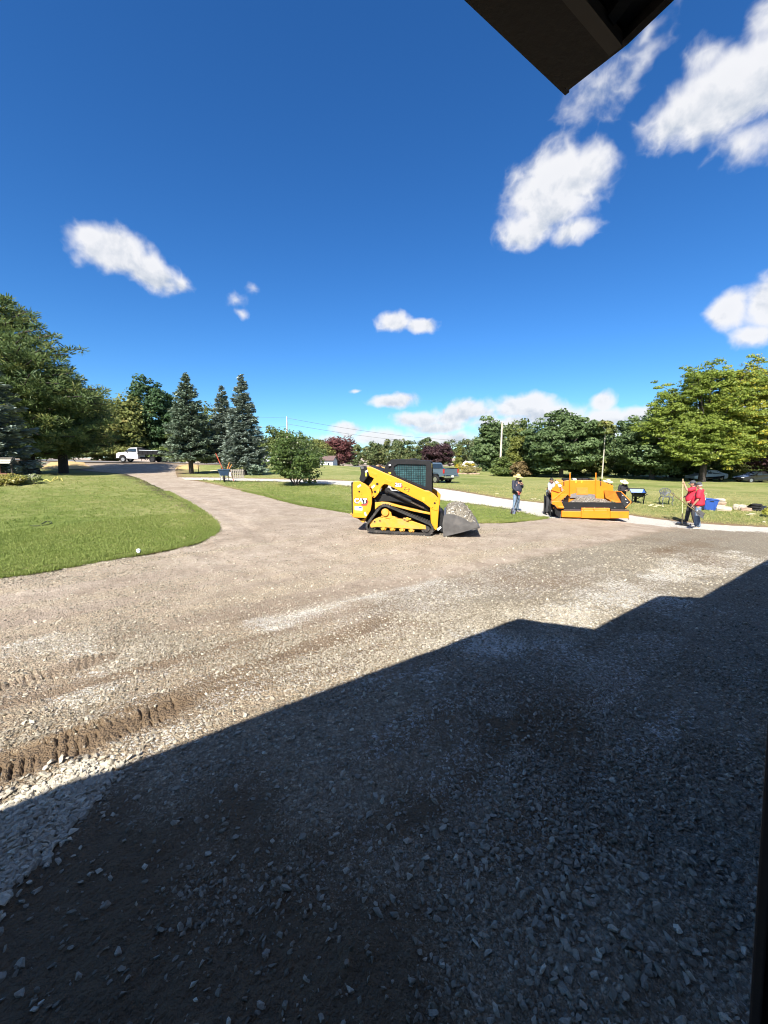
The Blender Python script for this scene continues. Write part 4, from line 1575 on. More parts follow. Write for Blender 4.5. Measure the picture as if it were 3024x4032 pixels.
locust()
b = tb(3040, 50)
broadleaf('plum_tree', 'dark purple plum tree at the right edge by the black car', b, hpx(b, 1690), 3.0, 1.3, LF_PLUM, 91, nclump=130, per=70, leaf=.15, trunk_r=.16, stems=1)
b = tb(3190, 56)
broadleaf('leafy_tree', 'leafy tree beyond the right edge of the lawn', b, 9.0, 5.0, 1.0, LF_LOCUST, 92, nclump=160, per=70, leaf=.18)
for i, (px, d, tp, w, lf, lab) in enumerate([
        (1975, 62, 1800, 1.7, LF_HEDGE, 'low green shrub at the foot of the wooden pole'),
        (2043, 61, 1812, 1.5, LF_BROWN, 'brownish low shrub in front of the arborvitae'),
        (2105, 62, 1795, 1.9, LF_HEDGE, 'green shrub left of the round maple trunk'),
        (2165, 68, 1790, 2.2, LF_HEDGE, 'hedge shrub behind the round maple trunk, on its left'),
        (2260, 66, 1785, 2.4, LF_HEDGE, 'hedge shrub behind the round maple trunk, on its right'),
        (2345, 65, 1770, 2.4, LF_YEL, 'yellowish shrub behind the slim sapling'),
        (2420, 64, 1765, 2.4, LF_HEDGE, 'green shrub above the straw hats'),
        (2490, 62, 1775, 2.3, LF_HEDGE, 'green shrub left of the dark maple trunk'),
        (2620, 60, 1770, 2.4, LF_HEDGE, 'green shrub right of the dark maple trunk'),
        (2695, 60, 1775, 2.3, LF_HEDGE, 'green shrub behind the nose of the white car'),
        (2800, 60, 1760, 2.6, LF_HEDGE, 'green shrub behind the roof of the white car'),
        (2880, 60, 1770, 2.4, LF_YEL, 'yellowish shrub between the white and the black car'),
        (2960, 61, 1765, 2.6, LF_HEDGE, 'green shrub behind the black car'),
        (3050, 62, 1760, 2.8, LF_HEDGE, 'green shrub at the right edge behind the plum tree')]):
    b = tb(px, d)
    broadleaf('hedge_shrub', lab, b, hpx(b, tp), w, 0.05, lf, 120 + i, nclump=75, per=75, leaf=.13, cat='shrub', trunk_r=.05, limbs=5, group='shrubs along the far edge of the lawn', bottom=.4, shape=.25)
b = tb(1805, 100)
broadleaf('flower_shrub', 'yellow flowering shrub in front of the white shed', GD(1830, 74), 1.9, 1.7, 0.05, leaf_material('yellow_flower', (0.30, 0.23, 0.02), (0.55, 0.42, 0.03), (.25, .24, .08), .4), 141, nclump=50, per=60, leaf=.10, cat='shrub', trunk_r=.03, limbs=4)
broadleaf('tall_grass', 'tan dry grasses round the bed by the shed', GD(1850, 70), 1.2, 1.6, 0.02, leaf_material('dry_grass', (0.20, .17, .06), (.36, .31, .13)), 142, nclump=50, per=50, leaf=.10, cat='plant', trunk_r=.02, limbs=3)
broadleaf('small_conifer', 'small bright green cone shaped conifer left of the white shed', tb(1804, 100), 5.6, 1.0, .05, LF_ARB, 143, nclump=60, per=60, leaf=.16, bottom=.3, shape=.8, cat='conifer', trunk_r=.06, limbs=3)

# --- the far wood closes the view: a mass of distant trees
rng = np.random.default_rng(200)
Cs, Rs = [], []
for i in range(170):
    if i < 110:
        px = 1000 + 1150 * rng.random()
        d = 150 + 50 * rng.random()
        top = 1752 - 30 * rng.random() + (14 if 1380 < px < 1500 else 0)
    elif i < 140:
        px, d, top = 2050 + 2200 * rng.random(), 90 + 30 * rng.random(), 1700 - 20 * rng.random()
    else:
        px, d, top = 900 - 2600 * rng.random(), 100 + 30 * rng.random(), 1640 - 40 * rng.random()
    b = GD(px, d)
    H = (1800 - top) / FPX * d + 2.9
    w = H * (0.26 + .12 * rng.random())
    for q in range(16):
        f = rng.random()
        r = w * math.sin(math.pi * min(1, .18 + .8 * f)) * (rng.random() ** .5)
        a = rng.random() * 6.28
        Cs.append((b.x + r * math.cos(a), b.y + r * math.sin(a), b.z + H * (.06 + .90 * f)))
        Rs.append(H * .13 * (.7 + .6 * rng.random()))
V, ti, t2 = clump_leaves(np.array(Cs), np.array(Rs), 44, 0.42, rng)
woods = leaf_obj('woods', V, ti, t2, leaf_material('far_wood_leaves', (0.050, 0.080, 0.030), (0.150, 0.185, 0.070), (0.20, 0.20, .075), .25), None)
tag(woods, 'distant green wood closing the far side of the field', 'woods', kind='stuff')

# ---------------------------------------------------------------- machines
YEL = mat('machine_yellow', (0.62, 0.272, 0.012), 0.42, var=0.06, scale=3, dirt=0.10, dirtcol=(0.32, 0.22, 0.10), coat=0.15)
YELD = mat('dusty_yellow', (0.60, 0.28, 0.025), 0.6, var=0.10, scale=5, dirt=0.45, dirtcol=(0.34, 0.25, 0.15))
BLK = mat('machine_black', (0.016, 0.016, 0.017), 0.6, spec=0.18, var=0.2, dirt=0.12, dirtcol=(0.10, 0.085, 0.07))
RUB = mat('dusty_rubber', (0.040, 0.038, 0.036), 0.9, spec=.15, var=0.25, dirt=0.4, dirtcol=(0.17, 0.145, 0.12))
STEEL = mat('worn_steel', (0.19, 0.185, 0.18), 0.42, 0.75, var=0.25, scale=4, dirt=0.35, dirtcol=(0.20, 0.175, 0.15))
CHROME = mat('bright_steel', (0.60, 0.60, 0.60), 0.22, 1.0, var=0.1)
WHITE = mat('white_paint', (0.78, 0.78, 0.77), 0.35, var=0.04, coat=0.2)
WSTK = mat('white_sticker', (0.82, 0.82, 0.80), 0.5, var=0.03)
YSTK = mat('yellow_sticker', (0.85, 0.68, 0.04), 0.5, var=0.03)
REDD = mat('red_decal', (0.62, 0.05, 0.04), 0.45, var=0.04)
BLUED = mat('blue_decal', (0.06, 0.10, 0.35), 0.45, var=0.04)
GLASS = glass_mat('cab_glass', (0.018, 0.035, 0.038))
HEAP = None


def heap_material():
    k = NT('heap_gravel')
    pos = k.obj()
    vo = k.n('ShaderNodeTexVoronoi', feature='F1')
    vo.inputs['Scale'].default_value = 30.0
    k.t.links.new(pos, vo.inputs['Vector'])
    sc = k.n('ShaderNodeSeparateColor')
    k.t.links.new(vo.outputs['Color'], sc.inputs[0])
    c = k.mix(sc.outputs[0], (0.10, 0.088, 0.066), (0.25, 0.22, 0.17))
    c = k.mix(k.math('GREATER_THAN', sc.outputs[1], 0.90), c, (0.45, 0.43, 0.39))
    return k.surf(k.bsdf(c, 0.9, 0, k.bump(k.math('MULTIPLY', vo.outputs['Distance'], -1.0), 1.0, 0.03)))


HEAP = heap_material()


def heap(name, label, parent_m, fn, nu, nv, loc, rotz, seed):
    """a mound of crushed stone over a floor outline"""
    rng = np.random.default_rng(seed)
    o = thing(name, label, 'gravel', loc, rotz)
    mb = MB()
    mb.quadgrid(fn, nu, nv)
    mb.build('mound', HEAP, o, smooth=False, fix=False)
    st = MB()
    for i in range(170):
        u, v = rng.random() * .9 + .05, rng.random() * .9 + .05
        p = Vector(fn(u, v))
        r = 0.018 + 0.03 * rng.random() ** 2
        M = Matrix.Translation(p) @ Euler(tuple(rng.random(3) * 6)).to_matrix().to_4x4() @ Matrix.Diagonal((r, r * (.5 + .5 * rng.random()), r * (.4 + .4 * rng.random()), 1))
        st.add([(1, .1, .2), (-.9, .4, 0), (-.2, -1, .1), (.2, .9, -.2), (0, .1, 1), (.1, -.1, -1)], [(0, 3, 4), (3, 1, 4), (1, 2, 4), (2, 0, 4), (3, 0, 5), (1, 3, 5), (2, 1, 5), (0, 2, 5)], M)
    so = st.build('loose_stones', HEAP, o, fix=False)
    so['kind'] = 'stuff'
    return o


def hull(circles, n=26):
    """outline round circles (x, z, r), counter-clockwise"""
    pts = []
    for (x, z, r) in circles:
        for k in range(n):
            a = 2 * math.pi * k / n
            pts.append((x + r * math.cos(a), z + r * math.sin(a)))
    pts = sorted(set(pts))

    def half(ps):
        h = []
        for p in ps:
            while len(h) > 1 and (h[-1][0] - h[-2][0]) * (p[1] - h[-2][1]) - (h[-1][1] - h[-2][1]) * (p[0] - h[-2][0]) <= 0:
                h.pop()
            h.append(p)
        return h
    lo, up = half(pts), half(pts[::-1])
    return lo[:-1] + up[:-1]


def resample(poly, n):
    P = [Vector(p) for p in poly]
    L = [0.0]
    for i in range(len(P)):
        L.append(L[-1] + (P[(i + 1) % len(P)] - P[i]).length)
    out = []
    j = 0
    for i in range(n):
        s = L[-1] * i / n
        while L[j + 1] < s:
            j += 1
        t = (s - L[j]) / (L[j + 1] - L[j] + 1e-9)
        out.append(P[j].lerp(P[(j + 1) % len(P)], t))
    return out


def track_loop(circles, thick, lugs, lug_h):
    """outer outline with lugs and inner outline, same count"""
    n = lugs * 4
    outer = resample(hull([(x, z, r + thick) for x, z, r in circles]), n)
    c = sum(outer, Vector((0, 0))) / n
    O, I = [], []
    for i, p in enumerate(outer):
        a, b = outer[i - 1], outer[(i + 1) % n]
        t = (b - a).normalized()
        nr = Vector((t.y, -t.x))
        if nr.dot(p - c) < 0:
            nr = -nr
        O.append(p - nr * (0 if i % 4 in (0, 1) else lug_h))
        I.append(p - nr * (thick + lug_h))
    return [(p.x, p.y) for p in O], [(p.x, p.y) for p in I]


def skid_steer():
    K = 362.0

    def Q(cx, cy):
        return ((cx - 690.0) / K, (928.0 - cy) / K)

    def poly(pts):
        return [Q(a, b) for a, b in pts]
    base = G(1572, 2106)
    yaw = R(-9.0)
    # the near side stands at y = -0.84 in its own frame
    org = base + Vector((-math.sin(yaw) * 0.84, math.cos(yaw) * 0.84, 0))
    org.z = hz(org.x, org.y)
    t = thing('track_loader', 'yellow compact track loader with black cab and loaded bucket', 'loader', org, yaw)
    for s in (-1, 1):
        y0, y1 = (-0.84, -0.44) if s < 0 else (0.44, 0.84)
        yi = -0.46 if s < 0 else 0.46
        yo = -0.80 if s < 0 else 0.80
        o, i = track_loop([(*Q(540, 702), 0.20), (*Q(398, 850), 0.135), (*Q(968, 862), 0.165)], 0.045, 62, 0.022)
        mb = MB()
        mb.ring(o, i, y0, y1)
        tk = mb.build('track', RUB, t)
        # undercarriage beam
        mb = MB()
        mb.prism(poly([(388, 792), (470, 756), (520, 760), (585, 775), (640, 752), (672, 770), (730, 772), (800, 780), (958, 828), (966, 868), (800, 868), (640, 862), (450, 858), (388, 866), (372, 830)]), min(yi, yo) + .03, max(yi, yo) - .03)
        fr = mb.build('undercarriage_frame', YELD, t, bevel=0.012)
        mb = MB()
        mb.cyl((*Q(770, 762), 0)[:1] + (yo * 0.98,) + (Q(770, 762)[1],), (Q(770, 762)[0], yo * 1.0 + .02 * s, Q(770, 762)[1]), .05, n=14)
        mb.cyl((Q(730, 762)[0], yo * .97, Q(730, 762)[1]), (Q(808, 766)[0], yo * .97, Q(808, 766)[1]), .03, n=10)
        mb.build('pivot_pin', YELD, fr, smooth=30)
        c = Q(540, 702)
        mb = MB()
        n = 17
        prof = []
        for k in range(n * 2):
            r = 0.205 if k % 2 else 0.175
            prof.append((c[0] + r * math.cos(math.pi * k / n), c[1] + r * math.sin(math.pi * k / n)))
        mb.prism(prof, yi + (.10 * s), yi + (.16 * s))
        sp = mb.build('sprocket', BLK, t)
        mb = MB()
        mb.lathe([(0.10, 0), (0.115, .02 * s), (.115, .12 * s), (.095, .15 * s), (0.0001, .155 * s)], (c[0], yo - .14 * s, c[1]), 22, 'y')
        mb.build('final_drive', YELD, sp, smooth=35)
        mb = MB()
        mb.prism(poly([(505, 735), (490, 745), (520, 760), (640, 775), (660, 762), (640, 745), (608, 738), (600, 700), (580, 690), (560, 740)]), yo - .10 * s, yo - .04 * s)
        mb.build('drive_bracket', YELD, fr, bevel=.008)
        for (cx, cy, r, nm) in ((398, 850, .125, 'idler_wheel'), (968, 862, .155, 'idler_wheel'), (520, 868, .085, 'track_roller'), (615, 871, .085, 'track_roller'), (715, 875, .085, 'track_roller'), (812, 880, .085, 'track_roller')):
            q = Q(cx, cy)
            mb = MB()
            mb.lathe([(0.02, 0), (r * .55, .004 * s), (r * .62, -.03 * s), (r, -.035 * s), (r, -.12 * s), (.02, -.13 * s)], (q[0], yo - .035 * s, q[1]), 22, 'y')
            mb.build(nm, YELD if 'track' in nm else RUB, t, smooth=35)
        for (cx, cy) in ((485, 790), (430, 800), (742, 770), (770, 770), (800, 772)):
            q = Q(cx, cy)
            mb = MB()
            mb.cyl((q[0], yo - .05 * s, q[1]), (q[0], yo - .015 * s, q[1]), .022, n=8)
            mb.build('bolt', BLK, fr)
        # fender along the top of the track
        mb = MB()
        mb.prism(poly([(425, 605), (500, 596), (560, 600), (700, 640), (1000, 700), (1000, 722), (820, 690), (640, 645), (520, 622), (470, 640), (425, 680)]), min(s * .40, s * .66), max(s * .40, s * .66))
        mb.build('fender', YELD, t, bevel=.01)
    # chassis: black lower body between the tracks and yellow sides
    mb = MB()
    mb.prism(poly([(280, 790), (300, 560), (430, 520), (600, 522), (760, 560), (930, 620), (1005, 665), (1010, 800), (930, 845), (330, 850)]), -0.40, 0.40)
    mb.build('chassis', BLK, t, bevel=.015)
    mb = MB()
    mb.prism(poly([(430, 520), (600, 520), (770, 560), (900, 602), (990, 660), (990, 690), (870, 650), (690, 600), (560, 590), (440, 600)]), -0.62, 0.62)
    mb.build('upper_frame', BLK, t, bevel=.015)
    # engine end
    mb = MB()
    mb.prism(poly([(196, 392), (262, 380), (330, 420), (385, 465), (396, 540), (394, 615), (380, 690), (328, 772), (270, 800), (215, 772), (192, 768)]), -0.60, 0.60)
    mb.build('engine_body', BLK, t, bevel=.012)
    for s in (-1, 1):
        mb = MB()
        mb.prism(poly([(200, 388), (262, 379), (322, 412), (386, 460), (396, 540), (394, 615), (380, 690), (330, 771), (192, 766), (192, 420)]), min(s * .602, s * .70), max(s * .602, s * .70))
        p = mb.build('engine_side_panel', YEL, t, bevel=.012)
        yy = .70 * s
        for (cx, cy, r) in ((262, 492, .028), (255, 428, .012), (275, 440, .012), (330, 712, .012), (324, 735, .012), (215, 480, .006), (290, 500, .006), (215, 520, .006), (286, 520, .006), (372, 600, .007), (350, 700, .007), (215, 760, .006), (262, 760, .006), (230, 550, .006)):
            q = Q(cx, cy)
            mb = MB()
            mb.cyl((q[0], yy, q[1]), (q[0], yy + .004 * s, q[1]), r, n=12)
            mb.build('bolt', BLK, p)
        for (cx, cy, an) in ((262, 433, -.5), (326, 726, 1.3)):
            q = Q(cx, cy)
            mb = MB()
            mb.box((0, 0, 0), (.115, .004, .05))
            lab = mb.build('lifting_label', WSTK, p, loc=(q[0], yy + .003 * s, q[1]))
            lab.rotation_euler = (0, an, 0)
    mb = MB()
    mb.prism(poly([(172, 398), (196, 396), (192, 728), (176, 728)]), -0.66, 0.66)
    rd = mb.build('rear_door', BLK, t, bevel=.01)
    mb = MB()
    mb.prism(poly([(185, 766), (330, 772), (300, 826), (282, 824), (240, 790), (150, 742), (150, 728), (190, 730)]), -0.58, 0.58)
    mb.build('rear_bumper', YELD, t, bevel=.01)
    mb = MB()
    for j in range(7):
        z = Q(0, 470 + 26 * j)[1]
        mb.box((Q(171, 0)[0], 0, z), (.012, 1.0, .022))
    mb.build('rear_grille', BLK, rd)
    # lift arms
    arm = [(348, 232), (388, 232), (450, 258), (700, 362), (945, 468), (985, 472), (1042, 506), (1096, 560), (1088, 662), (1060, 672), (1030, 664), (925, 588), (700, 482), (560, 412), (532, 410), (505, 430), (488, 468), (468, 512), (432, 552), (412, 548), (404, 528), (412, 492), (398, 452), (366, 430), (398, 396), (424, 352), (380, 330)]
    for s in (-1, 1):
        y0, y1 = sorted((s * .70, s * .80))
        mb = MB()
        mb.prism(poly(arm), y0, y1)
        la = mb.build('lift_arm', YEL, t, bevel=.014)
        mb = MB()
        mb.prism(poly([(1000, 640), (1088, 655), (1082, 780), (1078, 858), (1058, 872), (1034, 846), (1010, 790)]), y0 + .012, y1 - .012)
        mb.build('arm_drop', YEL, la, bevel=.012)
        yy = s * .80
        for (cx, cy, r) in ((460, 408, .037), (436, 487, .035), (1046, 595, .030), (420, 535, .014), (1027, 640, .012), (1060, 565, .010), (385, 430, .014)):
            q = Q(cx, cy)
            mb = MB()
            mb.cyl((q[0], yy - .002 * s, q[1]), (q[0], yy + .006 * s, q[1]), r, n=16)
            mb.build('pin', BLK, la)
        for (pts) in ([(402, 288), (455, 306), (452, 330), (400, 312)], [(540, 352), (612, 380), (600, 402), (545, 384)], [(862, 512), (925, 548), (918, 570), (890, 555)]):
            mb = MB()
            mb.prism(poly(pts), min(yy, yy + .006 * s), max(yy, yy + .006 * s))
            mb.build('pressed_rib', YEL, la, bevel=.004)
        q = Q(418, 434)
        mb = MB()
        mb.box((0, 0, 0), (.11, .004, .05))
        l = mb.build('lifting_label', WSTK, la, loc=(q[0], yy + .004 * s, q[1]))
        l.rotation_euler = (0, -.75, 0)
        for (cx, cy, w, h) in ((932, 555, .055, .10), (470, 478, .04, .09)):
            q = Q(cx, cy)
            mb = MB()
            mb.box((q[0], yy + .003 * s, q[1]), (w, .004, h))
            mb.build('warning_label', YSTK, la)
        # black tower link at the back of the arm
        mb = MB()
        mb.prism(poly([(272, 240), (290, 226), (318, 226), (372, 252), (384, 278), (372, 310), (340, 352), (310, 392), (280, 386), (262, 360), (282, 300)]), min(s * .58, s * .695), max(s * .58, s * .695))
        tl = mb.build('tower_link', BLK, t, bevel=.012)
        yl = s * .695
        q = Q(297, 243)
        mb = MB()
        mb.cyl((q[0], yl, q[1]), (q[0], yl + .02 * s, q[1]), .045, n=16)
        mb.build('pin', STEEL, tl, smooth=30)
        q = Q(345, 278)
        mb = MB()
        mb.box((0, 0, 0), (.11, .004, .05))
        l = mb.build('lifting_label', WSTK, tl, loc=(q[0], yl + .003 * s, q[1]))
        l.rotation_euler = (0, -.55, 0)
        q = Q(334, 316)
        mb = MB()
        mb.box((q[0], yl + .003 * s, q[1]), (.045, .004, .085))
        mb.build('warning_label', YSTK, tl)
        # lift cylinder
        a, b2 = Q(560, 478), Q(935, 650)
        mb = MB()
        mb.cyl((a[0], s * .69, a[1]), (a[0] * .35 + b2[0] * .65, s * .69, a[1] * .35 + b2[1] * .65), .052, n=14)
        cy = mb.build('lift_cylinder', BLK, t, smooth=35)
        mb = MB()
        mb.cyl((a[0] * .35 + b2[0] * .65, s * .69, a[1] * .35 + b2[1] * .65), (b2[0], s * .69, b2[1]), .024, n=10)
        mb.build('cylinder_rod', CHROME, cy, smooth=35)
        mb = MB()
        mb.lathe([(.085, 0), (.085, .05 * s), (.06, .075 * s), (.03, .078 * s)], (a[0], s * .645, a[1]), 18, 'y')
        mb.build('cylinder_eye', BLK, cy, smooth=35)
        # tilt cylinder at the front
        a, b2 = Q(1020, 560), Q(1110, 760)
        mb = MB()
        mb.cyl((a[0], s * .52, a[1]), (b2[0], s * .52, b2[1]), .04, n=12)
        mb.build('tilt_cylinder', BLK, t, smooth=35)
    mb = MB()
    mb.prism(poly([(1010, 600), (1060, 600), (1070, 660), (1015, 660)]), -0.70, 0.70)
    mb.build('arm_crossmember', YEL, t, bevel=.01)
    mb = MB()
    mb.prism(poly([(300, 262), (352, 250), (360, 300), (310, 318)]), -0.58, 0.58)
    mb.build('rear_crossmember', BLK, t, bevel=.01)
    # hood between the arms
    mb = MB()
    mb.prism(poly([(345, 240), (360, 236), (400, 238), (500, 275), (505, 300), (430, 420), (330, 420), (280, 380)]), -0.50, 0.50)
    mb.build('engine_hood', BLK, t, bevel=.02)
    mb = MB()
    mb.tube([(Q(420, 250)[0], .2, Q(0, 260)[1]), (Q(420, 250)[0], .2, Q(0, 236)[1]), (Q(440, 250)[0], .2, Q(0, 232)[1])], .035, 10)
    mb.build('exhaust', mat('rusty_iron', (.12, .055, .03), .8, .3), t, smooth=40)
    # cab: posts and roof as a frame, side screens, glass
    cab_o = [(505, 290), (520, 240), (545, 192), (592, 160), (780, 160), (900, 172), (985, 174), (1000, 184), (1008, 300), (1012, 480), (1002, 505), (945, 470), (640, 345), (515, 292)]
    side_in = [(612, 262), (618, 230), (650, 206), (945, 212), (948, 442), (700, 346), (640, 322)]
    for s in (-1, 1):
        y0, y1 = sorted((s * .40, s * .47))
        bmv = MB()
        # frame ring: outer outline to window outline, matched by angle
        o = resample(poly(cab_o), 96)
        inn = resample(poly(side_in), 96)
        c = sum((Vector(p) for p in poly(side_in)), Vector((0, 0))) / len(side_in)
        oo = sorted(o, key=lambda p: math.atan2(p.y - c.y, p.x - c.x))
        ii = []
        ip = [Vector(p) for p in poly(side_in)]
        for p in oo:
            d = (p - c)
            best = None
            for k in range(len(ip)):
                a, b2 = ip[k], ip[(k + 1) % len(ip)]
                e = b2 - a
                den = d.x * e.y - d.y * e.x
                if abs(den) < 1e-9:
                    continue
                tt = ((a.x - c.x) * e.y - (a.y - c.y) * e.x) / den
                u = ((a.x - c.x) * d.y - (a.y - c.y) * d.x) / den
                if tt > 0 and -1e-6 <= u <= 1 + 1e-6 and (best is None or tt > best):
                    best = tt
            ii.append(c + d * min(best or .7, .97))
        bmv.ring([(p.x, p.y) for p in oo], [(p.x, p.y) for p in ii], y0, y1)
        cf = bmv.build('cab_side_frame', BLK, t)
        sc = MB()
        ys = s * .445
        xa, xb = Q(615, 0)[0], Q(945, 0)[0]
        zt, zb = Q(0, 208)[1], Q(0, 440)[1]
        for k in range(19):
            x = xa + (xb - xa) * k / 18
            zlow = max(zb, Q(0, 322)[1] + (zb - Q(0, 322)[1]) * (k / 18.0) * 1.0)
            sc.box((x, ys, (zt + zlow) / 2), (.008, .008, zt - zlow))
        for k in range(11):
            z = zt + (zb - zt) * k / 10
            fx = 0 if z > Q(0, 322)[1] else (Q(0, 322)[1] - z) / (Q(0, 322)[1] - zb)
            sc.box(((xa + (xb - xa) * fx + xb) / 2, ys, z), ((xb - xa) * (1 - fx) + .01, .008, .008))
        so = sc.build('window_guard', BLK, cf)
        so['kind'] = 'stuff'
        mb = MB()
        mb.prism(poly(side_in), min(s * .415, s * .420), max(s * .415, s * .420))
        mb.build('side_window', mat('cab_window_glass', (.05, .12, .13), .15, var=.5, scale=8, spec=.8), t)
    mb = MB()
    mb.prism(poly([(545, 194), (592, 158), (790, 156), (905, 168), (988, 172), (1000, 186), (985, 196), (790, 190), (610, 190), (560, 214)]), -0.46, 0.46)
    rf = mb.build('cab_roof', BLK, t, bevel=.02)
    mb = MB()
    mb.prism(poly([(770, 148), (835, 150), (838, 170), (772, 166)]), -0.25, 0.25)
    mb.build('roof_vent', BLK, rf, bevel=.008)
    mb = MB()
    mb.prism(poly([(992, 200), (1000, 200), (1006, 478), (998, 478)]), -0.40, 0.40)
    mb.build('front_door_glass', GLASS, t)
    mb = MB()
    mb.prism(poly([(520, 290), (545, 205), (556, 210), (532, 292)]), -0.40, 0.40)
    mb.build('rear_window', GLASS, t)
    mb = MB()
    mb.prism(poly([(700, 420), (860, 420), (866, 300), (845, 298), (830, 392), (700, 396)]), -0.25, 0.25)
    mb.build('operator_seat', mat('seat_black', (.03, .03, .03), .8), t, bevel=.03)
    q = Q(572, 298)
    for s in (-1, 1):
        mb = MB()
        mb.box((q[0], s * .472, q[1]), (.07, .004, .04))
        mb.build('warning_label', YSTK, t)
    mb = MB()
    mb.tube([(Q(548, 0)[0], -.43, Q(0, 262)[1]), (Q(570, 0)[0], -.50, Q(0, 236)[1]), (Q(572, 0)[0], -.50, Q(0, 222)[1])], .012, 6)
    wl = mb.build('work_light', BLK, t)
    mb = MB()
    mb.box((Q(574, 0)[0], -.50, Q(0, 219)[1]), (.06, .05, .045))
    mb.build('lamp_lens', WSTK, wl, bevel=.01)
    # quick coupler and bucket
    mb = MB()
    mb.prism(poly([(1060, 700), (1110, 700), (1140, 740), (1150, 900), (1120, 910), (1080, 870), (1050, 840)]), -0.55, 0.55)
    mb.build('quick_coupler', BLK, t, bevel=.015)
    q = Q(1095, 852)
    mb = MB()
    mb.box((0, 0, 0), (.13, .004, .055))
    l = mb.build('lifting_label', WSTK, t, loc=(q[0], -.80, q[1]))
    l.rotation_euler = (0, -.75, 0)
    W = 0.90
    bk = bpy.data.objects.new('bucket', None)
    COL.objects.link(bk)
    bk.parent = t
    outp = poly([(1140, 716), (1128, 800), (1138, 928), (1200, 914), (1320, 880), (1492, 826)])
    inp = poly([(1158, 712), (1146, 800), (1156, 908), (1210, 897), (1320, 864), (1492, 822)])
    mb = MB()
    mb.ring(outp + [inp[-1]] + inp[::-1][1:], outp + [inp[-1]] + inp[::-1][1:], -W, W) if False else mb.prism(outp + inp[::-1], -W, W)
    mb.build('bucket_shell', STEEL, bk)
    for s in (-1, 1):
        mb = MB()
        mb.prism(poly([(1140, 716), (1168, 700), (1200, 698), (1262, 708), (1340, 738), (1398, 778), (1405, 842), (1320, 870), (1210, 905), (1150, 922), (1134, 860), (1132, 790)]), min(s * (W - .03), s * W + .002 * s), max(s * (W - .03), s * W + .002 * s))
        sp = mb.build('bucket_side', STEEL, bk)
        mb = MB()
        mb.prism(poly([(1398, 778), (1440, 772), (1482, 806), (1492, 826), (1450, 842), (1405, 848)]), min(s * (W - .032), s * W + .004 * s), max(s * (W - .032), s * W + .004 * s))
        mb.build('side_cutter', STEEL, sp)
    mb = MB()
    mb.prism(poly([(1420, 842), (1494, 818), (1494, 830), (1425, 858)]), -W - .004, W + .004)
    mb.build('cutting_edge', STEEL, bk)
    # decals on the camera side
    face = lambda q, y: Matrix.Translation((q[0], y, q[1])) @ Euler((math.pi / 2, 0, 0)).to_matrix().to_4x4()
    yb = -.7035
    hexp = poly([(284, 560), (336, 560), (360, 596), (338, 638), (288, 638), (268, 598)])
    mb = MB()
    mb.prism(hexp, yb, yb + .002)
    mb.build('emblem', REDD, t)
    mb = MB()
    mb.prism(poly([(286, 566), (330, 566), (350, 596), (332, 622), (290, 622), (272, 598)]), yb - .002, yb - .0005)
    mb.build('emblem', mat('decal_black', (.012, .012, .012), .5), t)
    text_part('lettering', 'CAT', .19, mat('decal_black', (.012, .012, .012), .5), t, face(Q(276, 590), yb - .003), .0015, .98, .020)
    text_part('lettering', 'CAT', .19, WSTK, t, face(Q(276, 590), yb - .006), .0015, .98, .008)
    mb = MB()
    mb.prism(poly([(252, 618), (298, 618), (274, 586)]), yb - .010, yb - .008)
    mb.build('emblem', YSTK, t)
    mb = MB()
    mb.prism(poly([(212, 644), (294, 650), (294, 690), (212, 686)]), yb, yb + .002)
    pl = mb.build('label_plate', WSTK, t)
    mb = MB()
    mb.prism(poly([(258, 650), (288, 652), (288, 668), (258, 666)]), yb - .003, yb - .001)
    mb.build('label_flag', BLUED, pl)
    for k in range(3):
        mb = MB()
        mb.prism(poly([(216, 652 + 11 * k), (254, 654 + 11 * k), (254, 658 + 11 * k), (216, 656 + 11 * k)]), yb - .003, yb - .001)
        mb.build('label_stripe', REDD, pl)
    mb = MB()
    mb.prism(poly([(212, 688), (292, 692), (292, 714), (212, 712)]), yb, yb + .002)
    mb.build('label_plate', YSTK, t)
    ya = -.803
    text_part('lettering', '255', .135, mat('decal_black', (.012, .012, .012), .5), t, face(Q(676, 417), ya) @ Matrix.Rotation(-.40 * .35, 4, 'Z'), .0015, .9, .016)
    text_part('lettering', '255', .135, WSTK, t, face(Q(676, 417), ya - .004) @ Matrix.Rotation(-.40 * .35, 4, 'Z'), .0015, .9, .005)
    mb = MB()
    mb.prism(poly([(706, 412), (716, 416), (721, 432), (712, 446), (702, 442)]), ya, ya + .002)
    mb.build('emblem', REDD, t)
    for (a, b2) in ((742, 436), (738, 454)):
        mb = MB()
        mb.prism(poly([(a, b2), (a + 50, b2 + 16), (a + 48, b2 + 30), (a - 2, b2 + 12)]), ya, ya + .002)
        w = mb.build('label_plate', mat('decal_black', (.012, .012, .012), .5), t)
        mb = MB()
        mb.prism(poly([(a + 6, b2 + 7), (a + 44, b2 + 19), (a + 43, b2 + 23), (a + 5, b2 + 11)]), ya - .003, ya - .001)
        mb.build('label_stripe', YSTK, w)
    # stone carried in the bucket
    x0, x1 = Q(1158, 0)[0], Q(1490, 0)[0]
    topc = [(1158, 690), (1175, 655), (1230, 636), (1290, 628), (1350, 640), (1400, 690), (1450, 760), (1488, 818)]

